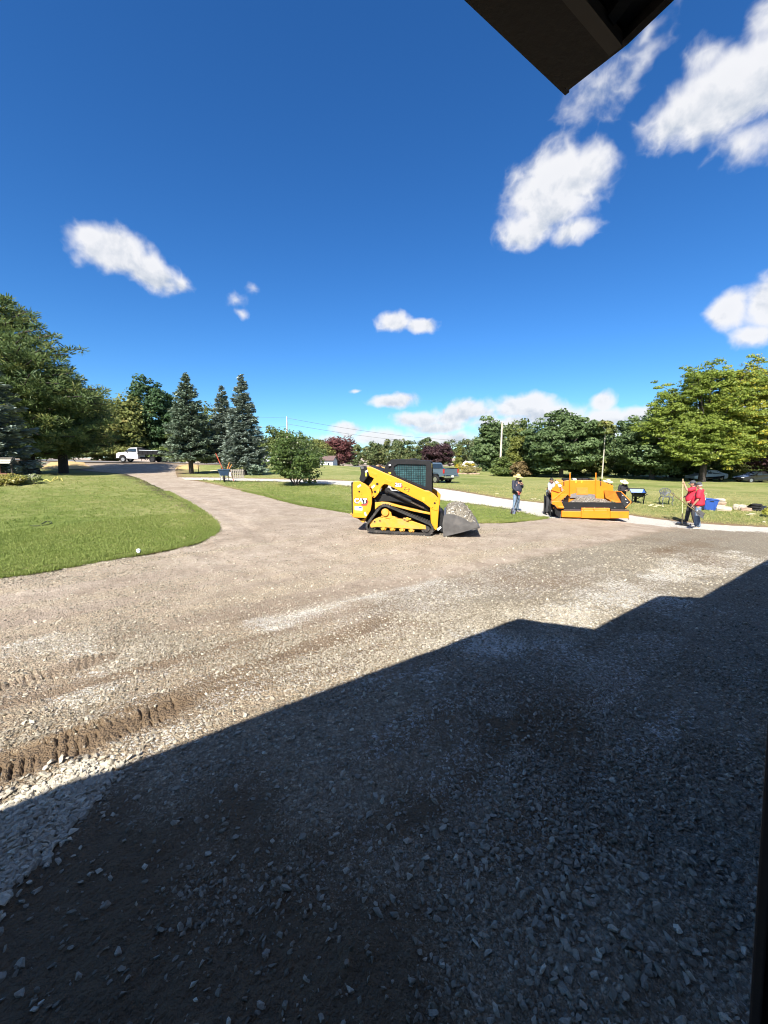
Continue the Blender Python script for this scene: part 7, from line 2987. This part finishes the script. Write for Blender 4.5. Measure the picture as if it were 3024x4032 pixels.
# ---- right lawn: chair, bin, stones, tyres
c = G(2620, 1991)
c.z += .05
t = thing('garden_chair', 'grey cast metal garden chair on the lawn', 'chair', c, R(-15))
IRON = mat('grey_cast_iron', (.11, .115, .12), .55, .3, var=.2)
mb = MB()
pts = [(.27 * math.cos(a) * (1.05 if math.sin(a) > 0 else .8), .62 + .26 * math.sin(a)) for a in np.linspace(-.9, math.pi + .9, 18)]
mb.tube([(x, .20 + .1 * (z - .45), z) for x, z in pts], .020, 8)
bk = mb.build('back_frame', IRON, t, smooth=40)
for k in range(7):
    a = math.pi * (k + .5) / 7
    mb = MB()
    mb.tube([(0, .20, .45), (.10 * math.cos(a), .21, .58), (.25 * math.cos(a), .22, .62 + .24 * math.sin(a))], [.014, .030, .016], 6)
    mb.build('back_petal', IRON, bk, smooth=40)
mb = MB()
mb.quadgrid(lambda u, v: ((u - .5) * (.40 + .12 * v), .22 - .44 * v, .42 + .015 * math.cos(6.28 * u) * .5), 6, 6)
st = mb.build('seat', IRON, t, fix=False)
st.modifiers.new('thick', 'SOLIDIFY').thickness = .02
for sx in (-1, 1):
    for sy in (-1, 1):
        mb = MB()
        mb.tube([(sx * .19, sy * .19, .42), (sx * .25, sy * .24, .28), (sx * .20, sy * .21, .12), (sx * .26, sy * .27, .0)], [.03, .026, .02, .022], 8)
        mb.build('leg', IRON, t, smooth=40)
    mb = MB()
    mb.tube([(sx * .24, .20, .62), (sx * .30, .0, .63), (sx * .28, -.20, .60), (sx * .25, -.20, .42)], .018, 8)
    mb.build('armrest', IRON, t, smooth=40)

c = G(2788, 2012)
c.z += .05
t = thing('storage_bin', 'tilted blue plastic storage bin behind the red shirted men', 'bin', c, R(-22))
t.rotation_euler = (0, R(6), R(-22))
mb = MB()
W0, W1, H_, D0 = .22, .265, .52, .19
vs = [(-W0, -D0, 0), (W0, -D0, 0), (W0, D0, 0), (-W0, D0, 0), (-W1, -D0 - .04, H_), (W1, -D0 - .04, H_), (W1, D0 + .04, H_), (-W1, D0 + .04, H_)]
mb.add(vs, [(0, 3, 2, 1), (0, 1, 5, 4), (1, 2, 6, 5), (2, 3, 7, 6), (3, 0, 4, 7)])
bn = mb.build('tub', BLUEP, t, bevel=.02)
mb = MB()
mb.box((0, 0, H_ + .02), (.58, .50, .05))
mb.build('lid', BLUEP, t, bevel=.015)
mb = MB()
mb.box((0, -D0 - .040, H_ - .075), (.15, .02, .035))
mb.build('handle_slot', BLKP, bn)
for k in (-.17, .17):
    mb = MB()
    mb.box((k, -D0 - .028, H_ * .45), (.02, .02, H_ * .75), (R(-4.5), 0, 0))
    mb.build('rib', BLUEP, bn)

STONE = mat('pale_block_stone', (.42, .36, .28), .9, var=.25, scale=5, bump=.9, bscale=9)
STONE2 = mat('brown_block_stone', (.30, .21, .15), .9, var=.25, scale=5, bump=.9, bscale=9)
for i, (px, py, dz, w, h, m_, lab) in enumerate([
        (2832, 2001, .0, .34, .10, STONE, 'flat stone at the bottom of the stack by the blue bin'),
        (2834, 2001, .105, .36, .13, STONE2, 'brown stone in the middle of the stack by the blue bin'),
        (2831, 2001, .24, .34, .12, STONE, 'pale stone on top of the stack by the blue bin'),
        (2846, 2015, .0, .50, .16, STONE, 'long pale block lying in front of the stone stack'),
        (2896, 2013, .0, .20, .24, STONE, 'round pale stone, leftmost of the loose ones by the tyres'),
        (2919, 2014, .0, .30, .24, STONE, 'round topped pale stone, second of the loose ones by the tyres'),
        (2936, 2016, .0, .34, .13, STONE2, 'flat stone, third of the loose ones by the tyres'),
        (2951, 2008, .0, .20, .14, STONE, 'small pale stone just left of the tyre stack')]):
    c = G(px, py)
    rng = np.random.default_rng(300 + i)
    k = 1.25
    mb = MB()
    mb.box((0, 0, h * k / 2 + .0), (w * k, w * .65 * k, h * k))
    o = mb.build('stone_block', m_, None, loc=(c.x, c.y, c.z + .05 + dz * k), rotz=R(-20 + 14 * rng.normal()))
    bm = bmesh.new()
    bm.from_mesh(o.data)
    bmesh.ops.subdivide_edges(bm, edges=bm.edges, cuts=3, use_grid_fill=True)
    for v in bm.verts:
        f = .8 if h > .2 else .35
        cc = Vector((0, 0, h * k / 2))
        d = v.co - cc
        n_ = Vector((d.x / (w * k * .5), d.y / (w * .65 * k * .5), d.z / (h * k * .5)))
        ln = n_.length
        if ln > 1.0:
            v.co = cc + d * (1 - f * (1 - 1 / ln))
        v.co += Vector(rng.normal(size=3)) * .008
        v.co.z = max(v.co.z, 0.0)
    bm.to_mesh(o.data)
    bm.free()
    tag(o, lab, 'stone', 'stone blocks on the right lawn')
for i in range(3):
    c = G(2972, 2016)
    mb = MB()
    R0, r0 = .145, .062
    nu, nv = 22, 10
    mb.quadgrid(lambda u, v: ((R0 + r0 * math.cos(v * 6.2832)) * math.cos(u * 6.2832), (R0 + r0 * math.cos(v * 6.2832)) * math.sin(u * 6.2832), r0 * .95 * math.sin(v * 6.2832)), nu, nv)
    t = mb.build('stacked_tyre', TYRE, None, loc=(c.x + .015 * i, c.y - .01 * i, c.z + .05 + .06 + .115 * i), smooth=True)
    tag(t, ['black tyre at the bottom of the small stack on the lawn', 'black tyre in the middle of the small stack on the lawn', 'black tyre on top of the small stack on the lawn'][i], 'tyre', 'stacked black tyres')
c = G(3008, 2012)
t = thing('shadow_sheet', 'low black sheet laid in for the shadow beside the tyre stack', 'sheet', (c.x, c.y, c.z + .052))
mb = MB()
mb.quadgrid(lambda u, v: (-.55 + 2.6 * u, -.35 + .8 * v, .22 * math.sin(math.pi * v) * (1 - .5 * u) * (1 + .3 * math.sin(9 * u + 3 * v)) + .004), 20, 10)
mb.build('plastic', mat('shadow_black', (.012, .012, .013), .5, bump=.4), t, smooth=True, fix=False)  # black surface that stands in for the dark shadow there
b = G(3020, 2040)
broadleaf('lily_clump', 'clump of yellow green strap leaves at the right edge of the lawn', (b.x + .4, b.y, b.z + .03), .45, .5, .02, leaf_material('lily_leaves', (.20, .22, .03), (.42, .40, .06)), 170, nclump=20, per=30, leaf=.06, cat='plant', trunk_r=.01, limbs=5)
# straw, chips and chaff: loose litter on the lawn
rng = np.random.default_rng(77)
mb = MB()
LIT = [(2096, 1970), (2108, 1969), (2124, 1972), (1956, 1947), (2962, 2030), (2950, 2034), (3006, 2062), (2590, 1995), (2580, 2000), (2566, 1992), (2610, 1999), (2560, 1996)]
for (a, b2) in LIT:
    p = G(a, b2)
    mb.box((p.x, p.y, p.z + .08), (.16 + .1 * rng.random(), .07, .03), (0, 0, rng.random() * 3))
t = mb.build('lawn_litter', WOODP, None)
tag(t, 'scattered pale chips lying on the lawns', 'litter', kind='stuff')

# yellow chips / straw mulch beside the road
MULCH = NT('straw_mulch')
_p = MULCH.geo()
_n = MULCH.noise(9, 5, .7, _p)
MULCHM = MULCH.surf(MULCH.bsdf(MULCH.mix(_n.outputs['Fac'], (.30, .19, .07), (.62, .44, .19)), .9, 0, MULCH.bump(_n.outputs['Fac'], .8, .08)))
for i, (poly, lab) in enumerate([([(158, 1847), (200, 1822), (270, 1817), (330, 1822), (370, 1846), (300, 1850), (230, 1849)], 'bank of yellow straw mulch between the pine trunks'),
                                 ([(690, 1848), (700, 1836), (740, 1830), (785, 1833), (785, 1848), (740, 1850)], 'bank of yellow straw mulch behind the spruce trunk')]):
    P = gxy(poly)
    cx = sum(p[0] for p in P) / len(P)
    cy = sum(p[1] for p in P) / len(P)
    mb = MB()
    vs = [(0, 0, hz(cx, cy) + .20)]
    n = len(P)
    for f in (.4, .75, 1.0):
        for (x, y) in P:
            X, Y = cx + (x - cx) * f, cy + (y - cy) * f
            vs.append((X - cx, Y - cy, hz(X, Y) + .14 * (1 - f ** 2) + .03 * math.sin(X * 7 + Y * 5) + .075))
    fs = [(0, 1 + k, 1 + (k + 1) % n) for k in range(n)]
    for r_ in range(2):
        fs += [(1 + r_ * n + k, 1 + (r_ + 1) * n + k, 1 + (r_ + 1) * n + (k + 1) % n, 1 + r_ * n + (k + 1) % n) for k in range(n)]
    mb.add(vs, fs)
    t = mb.build('mulch_bank', MULCHM, None, loc=(cx, cy, 0))
    tag(t, lab, 'mulch', kind='stuff')

# ---- utility poles and wires
POLEM = mat('pole_wood', (.52, .46, .36), .85, var=.2, scale=5, bump=.2)
poles = []
for (px, d, top, lab) in ((1137, 92, 1640, 'grey utility pole rising behind the magnolia bush'), (1967, 70, 1660, 'pale wooden utility pole between the tall tree and the arborvitae')):
    b = GD(px, d)
    Hh = hpx(b, top)
    t = thing('utility_pole', lab, 'pole', b)
    mb = MB()
    mb.tube([(0, 0, -.4), (0, 0, Hh * .5), (.04, 0, Hh)], [.20, .17, .12], 10)
    mb.build('shaft', POLEM, t, smooth=40)
    for z in (.3, 1.3):
        mb = MB()
        mb.lathe([(.03, 0), (.06, .03), (.05, .09), (.06, .12), (.03, .16)], (.16, 0, Hh - z), 10)
        mb.build('insulator', mat('insulator_grey', (.3, .3, .31), .4), t, smooth=40)
    poles.append((b, Hh))
WIRE = mat('wire_grey', (.10, .10, .105), .6)


def wire(label, p0, p1, sag, r=.016):
    mb = MB()
    p0, p1 = Vector(p0), Vector(p1)
    mb.tube([p0.lerp(p1, k / 16) - p0 - Vector((0, 0, sag * 4 * (k / 16) * (1 - k / 16))) for k in range(17)], r, 5)
    o = mb.build('overhead_wire', WIRE, None, loc=p0, smooth=True)
    tag(o, label, 'wire')


pl, hl = poles[0]
wire('upper overhead wire crossing in front of the left trees', at(-300, 1500, 66), (pl.x, pl.y, pl.z + hl - .3), 1.2)
wire('lower overhead wire crossing in front of the left trees', at(-300, 1650, 66), (pl.x, pl.y, pl.z + hl - 2.2), 1.0)
wire('upper overhead wire between the two utility poles', (pl.x, pl.y, pl.z + hl - .3), at(2000, 1738, 130), 1.5, .03)
wire('lower overhead wire between the two utility poles', (pl.x, pl.y, pl.z + hl - 1.6), at(2000, 1752, 130), 1.5, .03)

# ---- distant houses
SIDW = mat('white_siding', (.74, .74, .72), .7, var=.04)
ROOFB = mat('brown_shingles', (.13, .085, .075), .85, var=.25, scale=3)


def small_house(name, label, px, d, w, dp, hh, rh, rotz, wallm, roofm, wins, cat='house', gable_front=False, lift=0):
    b = GD(px, d)
    t = thing(name, label, cat, b, rotz)
    mb = MB()
    mb.box((0, 0, hh / 2 - .2), (w, dp, hh + .4))
    mb.build('wall', wallm, t)
    mb = MB()
    e = .35
    if gable_front:
        for s in (-1, 1):
            mb = MB()
            mb.add([(0, -dp / 2 - e, hh + rh + .02), (0, dp / 2 + e, hh + rh + .02), (s * (w / 2 + e), dp / 2 + e, hh - e * rh / (w / 2)), (s * (w / 2 + e), -dp / 2 - e, hh - e * rh / (w / 2))], [(0, 1, 2, 3)])
            o = mb.build('roof', roofm, t, fix=False)
            o.modifiers.new('thick', 'SOLIDIFY').thickness = .14
        mb = MB()
        mb.prism([(-w / 2, hh), (w / 2, hh), (0, hh + rh)], -dp / 2, dp / 2)
        mb.build('gable', wallm, t)
    else:
        for s in (-1, 1):
            mb = MB()
            mb.add([(-w / 2 - e, 0, hh + rh), (w / 2 + e, 0, hh + rh), (w / 2 + e, s * (dp / 2 + e), hh - .1), (-w / 2 - e, s * (dp / 2 + e), hh - .1)], [(0, 1, 2, 3)])
            o = mb.build('roof', roofm, t, fix=False)
            o.modifiers.new('thick', 'SOLIDIFY').thickness = .14
        mb = MB()
        mb.prism([(-dp / 2, hh), (dp / 2, hh), (0, hh + rh - .1)], -w / 2 + .01, w / 2 - .01, Matrix.Rotation(math.pi / 2, 4, 'Z'))
        mb.build('gable', wallm, t)
    for (x, z, ww, wh, nm) in wins:
        mb = MB()
        mb.box((x, -dp / 2 - .03, z), (ww + .16, .05, wh + .16))
        fr = mb.build(nm, WHITE, t)
        mb = MB()
        mb.box((x, -dp / 2 - .06, z), (ww, .02, wh))
        mb.build('pane', DARKG, fr)


small_house('small_house', 'small white house with brown roof right of the magnolia bush', 1296, 100, 3.2, 4.5, 1.75, 1.0, R(-8), SIDW, ROOFB, [(-1.0, .9, .5, .6, 'window'), (.6, .9, .5, .6, 'window')])
small_house('garden_shed', 'white gabled shed behind the yellow flowers', 1842, 84, 2.5, 3.4, 1.05, .75, R(12), SIDW, mat('white_roof', (.72, .72, .70), .6), [(.1, 1.35, .16, .12, 'vent'), (-.22, 1.35, .16, .12, 'vent')], 'shed', True)
t = thing('stone_edging', 'low brown edging of the flower bed beside the shed', 'edging', GD(1838, 68))
for k in range(14):
    mb = MB()
    a = math.pi * 2 * k / 14
    mb.ellip((1.9 * math.cos(a), .9 * math.sin(a), .08), (.34, .22, .17), 8, 5)
    mb.build('edging_stone', STONE2, t)
# ---------------------------------------------------------------- gravel and grass: nobody could count them
def scatter(name, label, pts, rot, scl, tint, protos, proto_index, cat):
    """one object of kind stuff: points carrying small meshes"""
    me = bpy.data.meshes.new(name)
    n = len(pts)
    me.vertices.add(n)
    me.vertices.foreach_set('co', np.asarray(pts, np.float32).ravel())
    for an, ty, arr in (('rot', 'FLOAT_VECTOR', rot), ('scl', 'FLOAT_VECTOR', scl), ('tint', 'FLOAT', tint), ('pick', 'INT', proto_index)):
        a = me.attributes.new(an, ty, 'POINT')
        a.data.foreach_set('vector' if ty == 'FLOAT_VECTOR' else 'value', np.asarray(arr, np.int32 if ty == 'INT' else np.float32).ravel())
    o = bpy.data.objects.new(name, me)
    COL.objects.link(o)
    coll = bpy.data.collections.new(name + '_pieces')
    for p in protos:
        coll.objects.link(p)
    ng = bpy.data.node_groups.new(name + '_nodes', 'GeometryNodeTree')
    ng.interface.new_socket('Geometry', in_out='INPUT', socket_type='NodeSocketGeometry')
    ng.interface.new_socket('Geometry', in_out='OUTPUT', socket_type='NodeSocketGeometry')
    N, L = ng.nodes, ng.links
    gi, go = N.new('NodeGroupInput'), N.new('NodeGroupOutput')
    iop = N.new('GeometryNodeInstanceOnPoints')
    ci = N.new('GeometryNodeCollectionInfo')
    ci.inputs['Collection'].default_value = coll
    ci.inputs['Separate Children'].default_value = True
    ci.inputs['Reset Children'].default_value = True

    def attr(nm, ty):
        a = N.new('GeometryNodeInputNamedAttribute')
        a.data_type = ty
        a.inputs['Name'].default_value = nm
        return a.outputs['Attribute']
    L.new(gi.outputs[0], iop.inputs['Points'])
    L.new(ci.outputs[0], iop.inputs['Instance'])
    iop.inputs['Pick Instance'].default_value = True
    L.new(attr('pick', 'INT'), iop.inputs['Instance Index'])
    e2r = N.new('FunctionNodeEulerToRotation')
    L.new(attr('rot', 'FLOAT_VECTOR'), e2r.inputs[0])
    L.new(e2r.outputs[0], iop.inputs['Rotation'])
    L.new(attr('scl', 'FLOAT_VECTOR'), iop.inputs['Scale'])
    L.new(iop.outputs[0], go.inputs[0])
    o.modifiers.new('scatter', 'NODES').node_group = ng
    tag(o, label, cat, kind='stuff')
    return o


def stone_material():
    k = NT('crushed_stone')
    t = k.attr('tint', 'INSTANCER').outputs['Fac']
    n = k.noise(3.0, 4, .6, k.obj())
    c = k.mix(k.ramp(t, 0.0, 0.8), (0.153, 0.128, 0.090), (0.443, 0.396, 0.313))
    c = k.mix(k.ramp(t, 0.80, 1.0), c, (0.732, 0.672, 0.523))
    c = k.mix(k.ramp(n.outputs['Fac'], .35, .65, .0, .35), c, (0.122, 0.099, 0.067))
    return k.surf(k.bsdf(c, 0.85, 0, k.bump(n.outputs['Fac'], .3, .1), spec=.3))


STONEM = stone_material()
protos = []
for i in range(9):
    rng = np.random.default_rng(400 + i)
    bm = bmesh.new()
    P = rng.normal(size=(13, 3))
    P /= np.linalg.norm(P, axis=1, keepdims=True)
    P *= np.array([1.0, .72, .48]) * (0.8 + .35 * rng.random((13, 1)))
    for p in P:
        bm.verts.new(p)
    res = bmesh.ops.convex_hull(bm, input=bm.verts)
    bmesh.ops.delete(bm, geom=[v for v in bm.verts if not v.link_faces], context='VERTS')
    me = bpy.data.meshes.new('stone_piece')
    bm.to_mesh(me)
    bm.free()
    me.materials.append(STONEM)
    protos.append(bpy.data.objects.new('stone_piece', me))

rng = np.random.default_rng(500)


def sample(n, r0, r1, p=1.0):
    u = rng.random(n)
    r = (r0 ** p + (r1 ** p - r0 ** p) * u) ** (1 / p)
    a = np.radians(rng.uniform(-58, 58, n))
    return r * np.sin(a), r * np.cos(a)


SX_, SY_, SS_, ST_ = [], [], [], []


def put(x, y, s, t):
    SX_.append(x)
    SY_.append(y)
    SS_.append(s)
    ST_.append(t)


# general cover: fine and medium stones where the ground is gravel
for (n, r0, r1, smin, smax, pw) in ((170000, 1.1, 6.5, .006, .022, 1.5), (150000, 3.5, 13.5, .009, .025, 1.35)):
    x, y = sample(n, r0, r1, pw)
    d, p, rd, co, fr = zones(x, y)
    cl = fbm(x * 1.7 + 9, y * 1.7, 3)
    patch = np.clip((fbm(x * .75 + 21, y * 1.1 + 4, 4, .6) - .40) / .22, 0.10, 1)
    keep = rng.random(n) < np.clip((1.12 - 1.05 * d + (cl - .5) * 1.0) * patch, np.where(np.hypot(x, y) > 6, .13, .05), 1)
    keep &= (line_dist([(q_.x, q_.y) for q_ in TRK], x, y, False) > .25) | (rng.random(n) < .04)
    keep &= ~on_lawn(x, y)
    x, y, p = x[keep], y[keep], p[keep]
    s = smin + (smax - smin) * rng.random(len(x)) ** 2.2
    put(x, y, s, np.clip(rng.random(len(x)) * .62 + .38 * p + .10 * rng.normal(size=len(x)), 0, 1))
# larger chips strewn thinly
x, y = sample(9000, 1.2, 12, 1.5)
d, p, rd, co, fr = zones(x, y)
keep = (line_dist([(q_.x, q_.y) for q_ in TRK], x, y, False) > .24) & (rng.random(len(x)) < np.clip(1.0 - .9 * d + .6 * (fbm(x * .9, y * .9 + 30, 3) - .45), .05, 1)) & ~on_lawn(x, y)
x, y = x[keep], y[keep]
put(x, y, .016 + .016 * rng.random(len(x)) ** 1.6, np.clip(.30 + .62 * rng.random(len(x)), 0, 1))
P_ = np.array(L_EDGE)
ii = rng.integers(0, len(P_) - 1, 900)
tt = rng.random(900)[:, None]
q_ = P_[ii] * (1 - tt) + P_[ii + 1] * tt + rng.normal(0, .11, (900, 2)) + np.array([.10, -.08])
q_ = q_[np.hypot(q_[:, 0], q_[:, 1]) < 16]
put(q_[:, 0], q_[:, 1], .012 + .022 * rng.random(len(q_)) ** 2, .35 + .6 * rng.random(len(q_)))
# a drift of bigger stones in the lower right
x, y = sample(6500, 1.2, 3.6, 1.6)
w = np.exp(-((x - 1.25) / .75) ** 2 - ((y - 1.95) / .55) ** 2)
keep = rng.random(len(x)) < w
x, y = x[keep], y[keep]
put(x, y, .014 + .018 * rng.random(len(x)), np.clip(.2 + .6 * rng.random(len(x)) ** 1.5, 0, 1))
x, y = sample(240, 1.3, 5.5, 1.5)
put(x, y, .012 + .016 * rng.random(240) ** 2, .78 + .22 * rng.random(240))
# pale pile at the left
lo, hi = np.min(PALE, 0), np.max(PALE, 0)
x = rng.uniform(lo[0], hi[0], 16000)
y = rng.uniform(lo[1], hi[1], 16000)
x, y = x + rng.normal(0, .03, len(x)), y + rng.normal(0, .03, len(x))
keep = (inside(PALE, x, y) & (rng.random(len(x)) < .25 + 6 * line_dist(PALE, x, y))) | (~inside(PALE, x, y) & (rng.random(len(x)) < .12 * np.exp(-line_dist(PALE, x, y) / .12)))
x, y = x[keep], y[keep]
ex = (rng.random(len(x)) < .55)
x, y = x[ex], y[ex]
put(x, y, .014 + .020 * rng.random(len(x)), .70 + .24 * rng.random(len(x)))
n_pale = len(x)
X, Y, S, T = map(np.concatenate, (SX_, SY_, SS_, ST_))
Z = hgt(X, Y) + relief(X, Y) + S * .22
dp = np.zeros(len(X))
dp[-n_pale:] = np.clip(line_dist(PALE, X[-n_pale:], Y[-n_pale:]) / .25, 0, 1) * .05 * rng.random(n_pale)
Z = Z + dp
rot = np.stack([rng.normal(0, .5, len(X)), rng.normal(0, .5, len(X)), rng.uniform(0, 6.28, len(X))], -1)
scl = S[:, None] * (0.75 + .5 * rng.random((len(X), 3)))
scatter('gravel', 'loose crushed stone strewn over the yard', np.stack([X, Y, Z], -1), rot, scl, T, protos, rng.integers(0, len(protos), len(X)), 'gravel')


def grass_material():
    k = NT('grass_blades')
    t = k.attr('tint', 'INSTANCER').outputs['Fac']
    c = k.mix(k.ramp(t, 0, .6), (0.125, 0.180, 0.036), (0.235, 0.285, 0.070))
    c = k.mix(k.ramp(t, .6, 1.0), c, (0.42, 0.375, 0.16))
    b = k.bsdf(c, .6, spec=.25)
    tr = k.n('ShaderNodeBsdfTranslucent')
    k.put(tr.inputs['Color'], c)
    m = k.n('ShaderNodeMixShader')
    m.inputs[0].default_value = .35
    k.t.links.new(b.outputs[0], m.inputs[1])
    k.t.links.new(tr.outputs[0], m.inputs[2])
    return k.surf(m)


GRASSM = grass_material()
gp = []
for i in range(6):
    r = random.Random(600 + i)
    mb = MB()
    for q in range(9):
        a = r.random() * 6.28
        x, y = r.gauss(0, .035), r.gauss(0, .035)
        h = .018 + .030 * r.random()
        w = .0045
        lx, ly = math.cos(a), math.sin(a)
        bx, by = -ly * w, lx * w
        k = .4 * h * r.random() + .01
        mb.add([(x - bx, y - by, 0), (x + bx, y + by, 0), (x + bx * .7 + lx * k * .4, y + by * .7 + ly * k * .4, h * .6), (x - bx * .7 + lx * k * .4, y - by * .7 + ly * k * .4, h * .6), (x + lx * k, y + ly * k, h)], [(0, 1, 2, 3), (3, 2, 4)])
    me = bpy.data.meshes.new('grass_tuft')
    me.from_pydata(mb.v, [], mb.f)
    me.materials.append(GRASSM)
    gp.append(bpy.data.objects.new('grass_tuft', me))
GX, GY = [], []
for (n, r0, r1) in ((60000, 8.0, 16.0), (60000, 13, 42)):
    x, y = sample(n, r0, r1, 1.2)
    kk = rng.random(n) < np.clip((44 - np.hypot(x, y)) / 26, 0, 1)
    x, y = x[kk], y[kk]
    k = inside(lawn_left_poly, x, y) | inside(lawn_mid_poly, x, y) | inside(lawn_far_poly, x, y)
    GX.append(x[k])
    GY.append(y[k])
# rim of the turf overhangs its cut edge
for E in (L_EDGE, M_EDGE):
    P = np.array(E)
    for _ in range(2):
        i = rng.integers(0, len(P) - 1, 5000)
        t = rng.random(5000)[:, None]
        q = P[i] * (1 - t) + P[i + 1] * t + rng.normal(0, .05, (5000, 2))
        k = np.hypot(q[:, 0], q[:, 1]) < 26
        GX.append(q[k, 0])
        GY.append(q[k, 1])
gx, gy = np.concatenate(GX), np.concatenate(GY)
nn = len(gx)
de = np.minimum(line_dist(L_EDGE, gx, gy, False), line_dist(M_EDGE, gx, gy, False))
gz = hgt(gx, gy) + .05 * np.clip(.3 + .7 * de / .25, 0, 1)
gt = np.clip(.42 * rng.random(nn) + .75 * (fbm(gx * .35, gy * .35, 4) - .25) + np.clip((gx - 2) / 30, 0, .3) + np.clip((np.hypot(gx, gy) - 12) / 40, 0, .35), 0, 1)
gs = (0.7 + .7 * rng.random(nn)) * np.clip(.7 + .3 * np.hypot(gx, gy) / 10, .8, 1.5)
scatter('grass', 'short green grass of the lawns', np.stack([gx, gy, gz], -1), np.stack([rng.normal(0, .15, nn), rng.normal(0, .15, nn), rng.uniform(0, 6.28, nn)], -1), np.repeat(gs[:, None], 3, 1), gt, gp, rng.integers(0, len(gp), nn), 'grass')

# ---------------------------------------------------------------- things of one kind share a group
_by = {}
for o in bpy.data.objects:
    if o.parent is None and o.get('category') and not o.get('group') and not o.get('kind'):
        _by.setdefault(o['category'], []).append(o)
for _c, _os in _by.items():
    if len(_os) > 1:
        for o in _os:
            o['group'] = {'person': 'paving crew', 'car': 'parked cars', 'tree': 'trees round the lawns', 'tool': 'tools in the left wheelbarrow', 'shovel': 'shovels of the crew'}.get(_c, _c + ' pieces in view')
